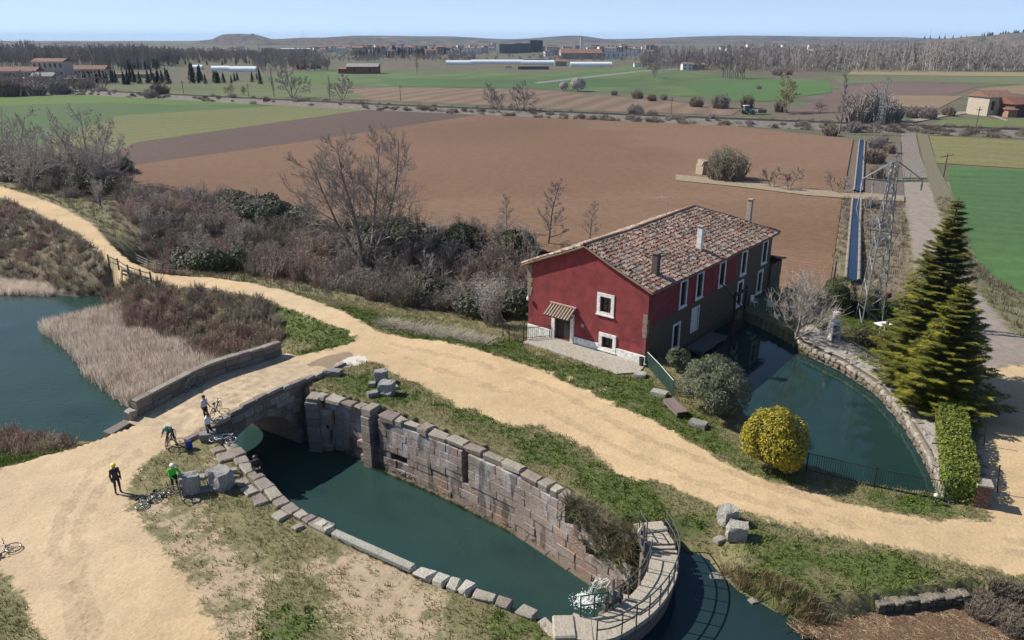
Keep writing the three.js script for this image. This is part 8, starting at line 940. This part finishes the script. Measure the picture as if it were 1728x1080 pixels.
// ochre house beside the railway, right
{ const t = house('railway_house', 'ochre two-storey house with a hipped roof beyond the railway', 1668, 193, 10.5, 9, 6.0, { nx: 3, ny: 1, wall: matte(0.56, 0.48, 0.39, 0.2, 0), rise: 2.0, turn: 0.25 }); const t2 = house('ruined_annexe', 'reddish ruined annexe at the right of the ochre house', 1704, 195, 8, 8, 4.0, { cat: 'ruin', wall: matte(0.16, 0.09, 0.07, 0.3, 0.05), roof: matte(0.30, 0.14, 0.09, 0.3, 0.05), rise: 2.2, turn: 0.4 }); }
{ const t = house('railway_hut', 'tiny reddish hut before the ruined annexe', 1703, 197, 3, 3, 2.4, { cat: 'hut', wall: matte(0.4, 0.24, 0.17, 0.3, 0.02), rise: 0.7 }); }
// tractor with an implement by the railway
{ const p = at0(1262, 193, FIELD), t = thing('tractor', 'pale green tractor with an implement beside the railway', 'tractor', p, 0.2), gm = plain(0.32, 0.40, 0.30, 0.5), dk = plain(0.04, 0.04, 0.045, 0.7); part(t, 'body', new Geo().block([0.8, 1.3, 0], [2.6, 0.9, 1.0], 0, 0.1).build(), gm); const c = part(t, 'cab', new Geo().block([-0.9, 2.1, 0], [1.6, 1.5, 1.6], 0, 0.12).build(), plain(0.10, 0.12, 0.13, 0.2)); part(c, 'cab_roof', new Geo().block([-0.9, 2.95, 0], [1.9, 0.2, 1.8], 0, 0.06).build(), plain(0.6, 0.62, 0.55, 0.5)); for (const [x, r] of [[-1.1, 0.95], [1.6, 0.6]]) for (const z of [-0.95, 0.95]) { const w = part(t, 'wheel', new THREE.TorusGeometry(r * 0.72, r * 0.28, 8, 20).translate(x, r, z), dk); part(w, 'hub', new THREE.CylinderGeometry(r * 0.45, r * 0.45, 0.2, 12).rotateX(PI / 2).translate(x, r, z), gm); } part(t, 'implement', new Geo().block([4.6, 1.1, 0.2], [3.2, 1.2, 2.2], 0, 0.15, 0.1, rng(3)).block([3.0, 0.8, 0], [1.2, 0.2, 0.4], 0, 0.02).build(), plain(0.16, 0.14, 0.12, 0.8)); }
// the town: named large buildings, then ordinary houses
house('apartment_block', 'grey apartment block with window rows, left of the taller one', 859, 90, 34, 14, 15, { cat: 'building', wall: greyWall, rise: 0, nx: 8, ny: 4, roof: greyWall }); house('apartment_block', 'grey apartment block right of the first one', 883, 89, 29, 14, 16, { cat: 'building', wall: greyWall, rise: 0, nx: 7, ny: 4, roof: greyWall }); house('apartment_tower', 'dark brown tower block, tallest in the town', 905, 88, 24, 14, 21, { cat: 'building', wall: matte(0.13, 0.11, 0.11, 0.1, 0), rise: 0, nx: 5, ny: 5, roof: greyWall }); house('white_tower', 'narrow white tower above the town roofs', 981, 86, 5.5, 5.5, 27, { cat: 'tower', rise: 0 });
house('red_roof_hall', 'wide hall with a red roof below the white tower', 980, 99, 52, 20, 7, { cat: 'building', rise: 5, wall: farWall2 }); house('white_hall', 'white industrial hall right of the red-roofed hall', 1030, 99, 36, 12, 8, { cat: 'building', rise: 0, nx: 6, ny: 1 }); house('long_hall', 'long white-roofed hall before the butte', 500, 88, 56, 16, 6, { cat: 'building', wall: farWall2, roof: sheetWhite, rise: 1 }); house('blue_shed', 'grey-blue shed behind the greenhouses', 905, 105, 26, 8, 3, { cat: 'shed', wall: matte(0.3, 0.36, 0.5, 0.1, 0), roof: matte(0.4, 0.46, 0.58, 0.1, 0), rise: 0 });
{
  const r = rng(400), wl = [farWall, farWall, matte(0.8, 0.72, 0.62, 0.1, 0), farWall2, matte(0.6, 0.45, 0.36, 0.1, 0)], spots = []; for (const [u0, u1, v0, v1, n] of [[528, 616, 84, 94, 30], [616, 850, 81, 93, 52], [915, 1070, 83, 95, 34], [330, 460, 86, 95, 12], [1070, 1130, 84, 95, 10], [1215, 1420, 82, 88, 16]]) for (let k = 0; k < n; k++) spots.push([mix(u0, u1, r()), mix(v0, v1, r())]);
  const tally = {}, ord = ['first', 'second', 'third', 'fourth', 'fifth', 'sixth', 'seventh', 'eighth', 'ninth', 'tenth']; spots.sort((a, b) => a[0] - b[0]);
  for (const [u, v] of spots) { const w = 9 + 10 * r(), two = r() < 0.5; const wi = r() * 5 | 0, red = r() < 0.75, flat = r() < 0.3, part_ = u < 470 ? 'before the low hill' : u < 620 ? 'below the butte' : u < 850 ? 'left of the apartment blocks' : u < 1075 ? 'right of the dark tower' : u < 1140 ? 'beside the town road' : 'behind the poplar wood'; const kind = `${['white', 'white', 'cream', 'brown', 'reddish'][wi]} ${two ? 'low' : 'tall'} ${flat ? 'flat' : red ? 'red' : 'brown'}-roofed town house`, nth = tally[kind + part_] = (tally[kind + part_] ?? -1) + 1; house('town_house', `${ord[nth]} ${kind} from the left, ${part_}`, u, v, w, 9 + 3 * r(), two ? 6.5 : 9 + 3 * r(), { wall: wl[wi], roof: red ? farRoof : farRoof2, group: 'houses of the distant town', nx: 3, ny: two ? 2 : 3, turn: (r() - 0.5) * 0.8, rise: flat ? 0 : undefined }); }
}
// thin masts on the skyline
[[271, 78, 46, 5200, 'lattice mast on the low hill at the left'], [553, 66, 60, 5200, 'thin mast right of the butte'], [1486, 64, 30, 1850, 'thin mast left of the wooded hill top'], [1648, 60, 32, 1850, 'thin mast on the wooded hill']].forEach(([u, v, H, D, label]) => { const t = thing('radio_mast', label, 'mast', [(u - 864) / FOCAL * D * 1.065, EYE + (65 - v) / FOCAL * D * 1.065 - 8, -D]); part(t, 'shaft', new Geo().tube([[0, 0, 0], [0, H, 0]], [D / 4000, D / 7000], 5).build(), plain(0.45, 0.45, 0.48)); part(t, 'antenna', new Geo().bar([-D / 1600, H * 0.8, 0], [D / 1600, H * 0.8, 0], D / 6000, 5).build(), plain(0.45, 0.45, 0.48)); });
renderer.render(scene, camera);
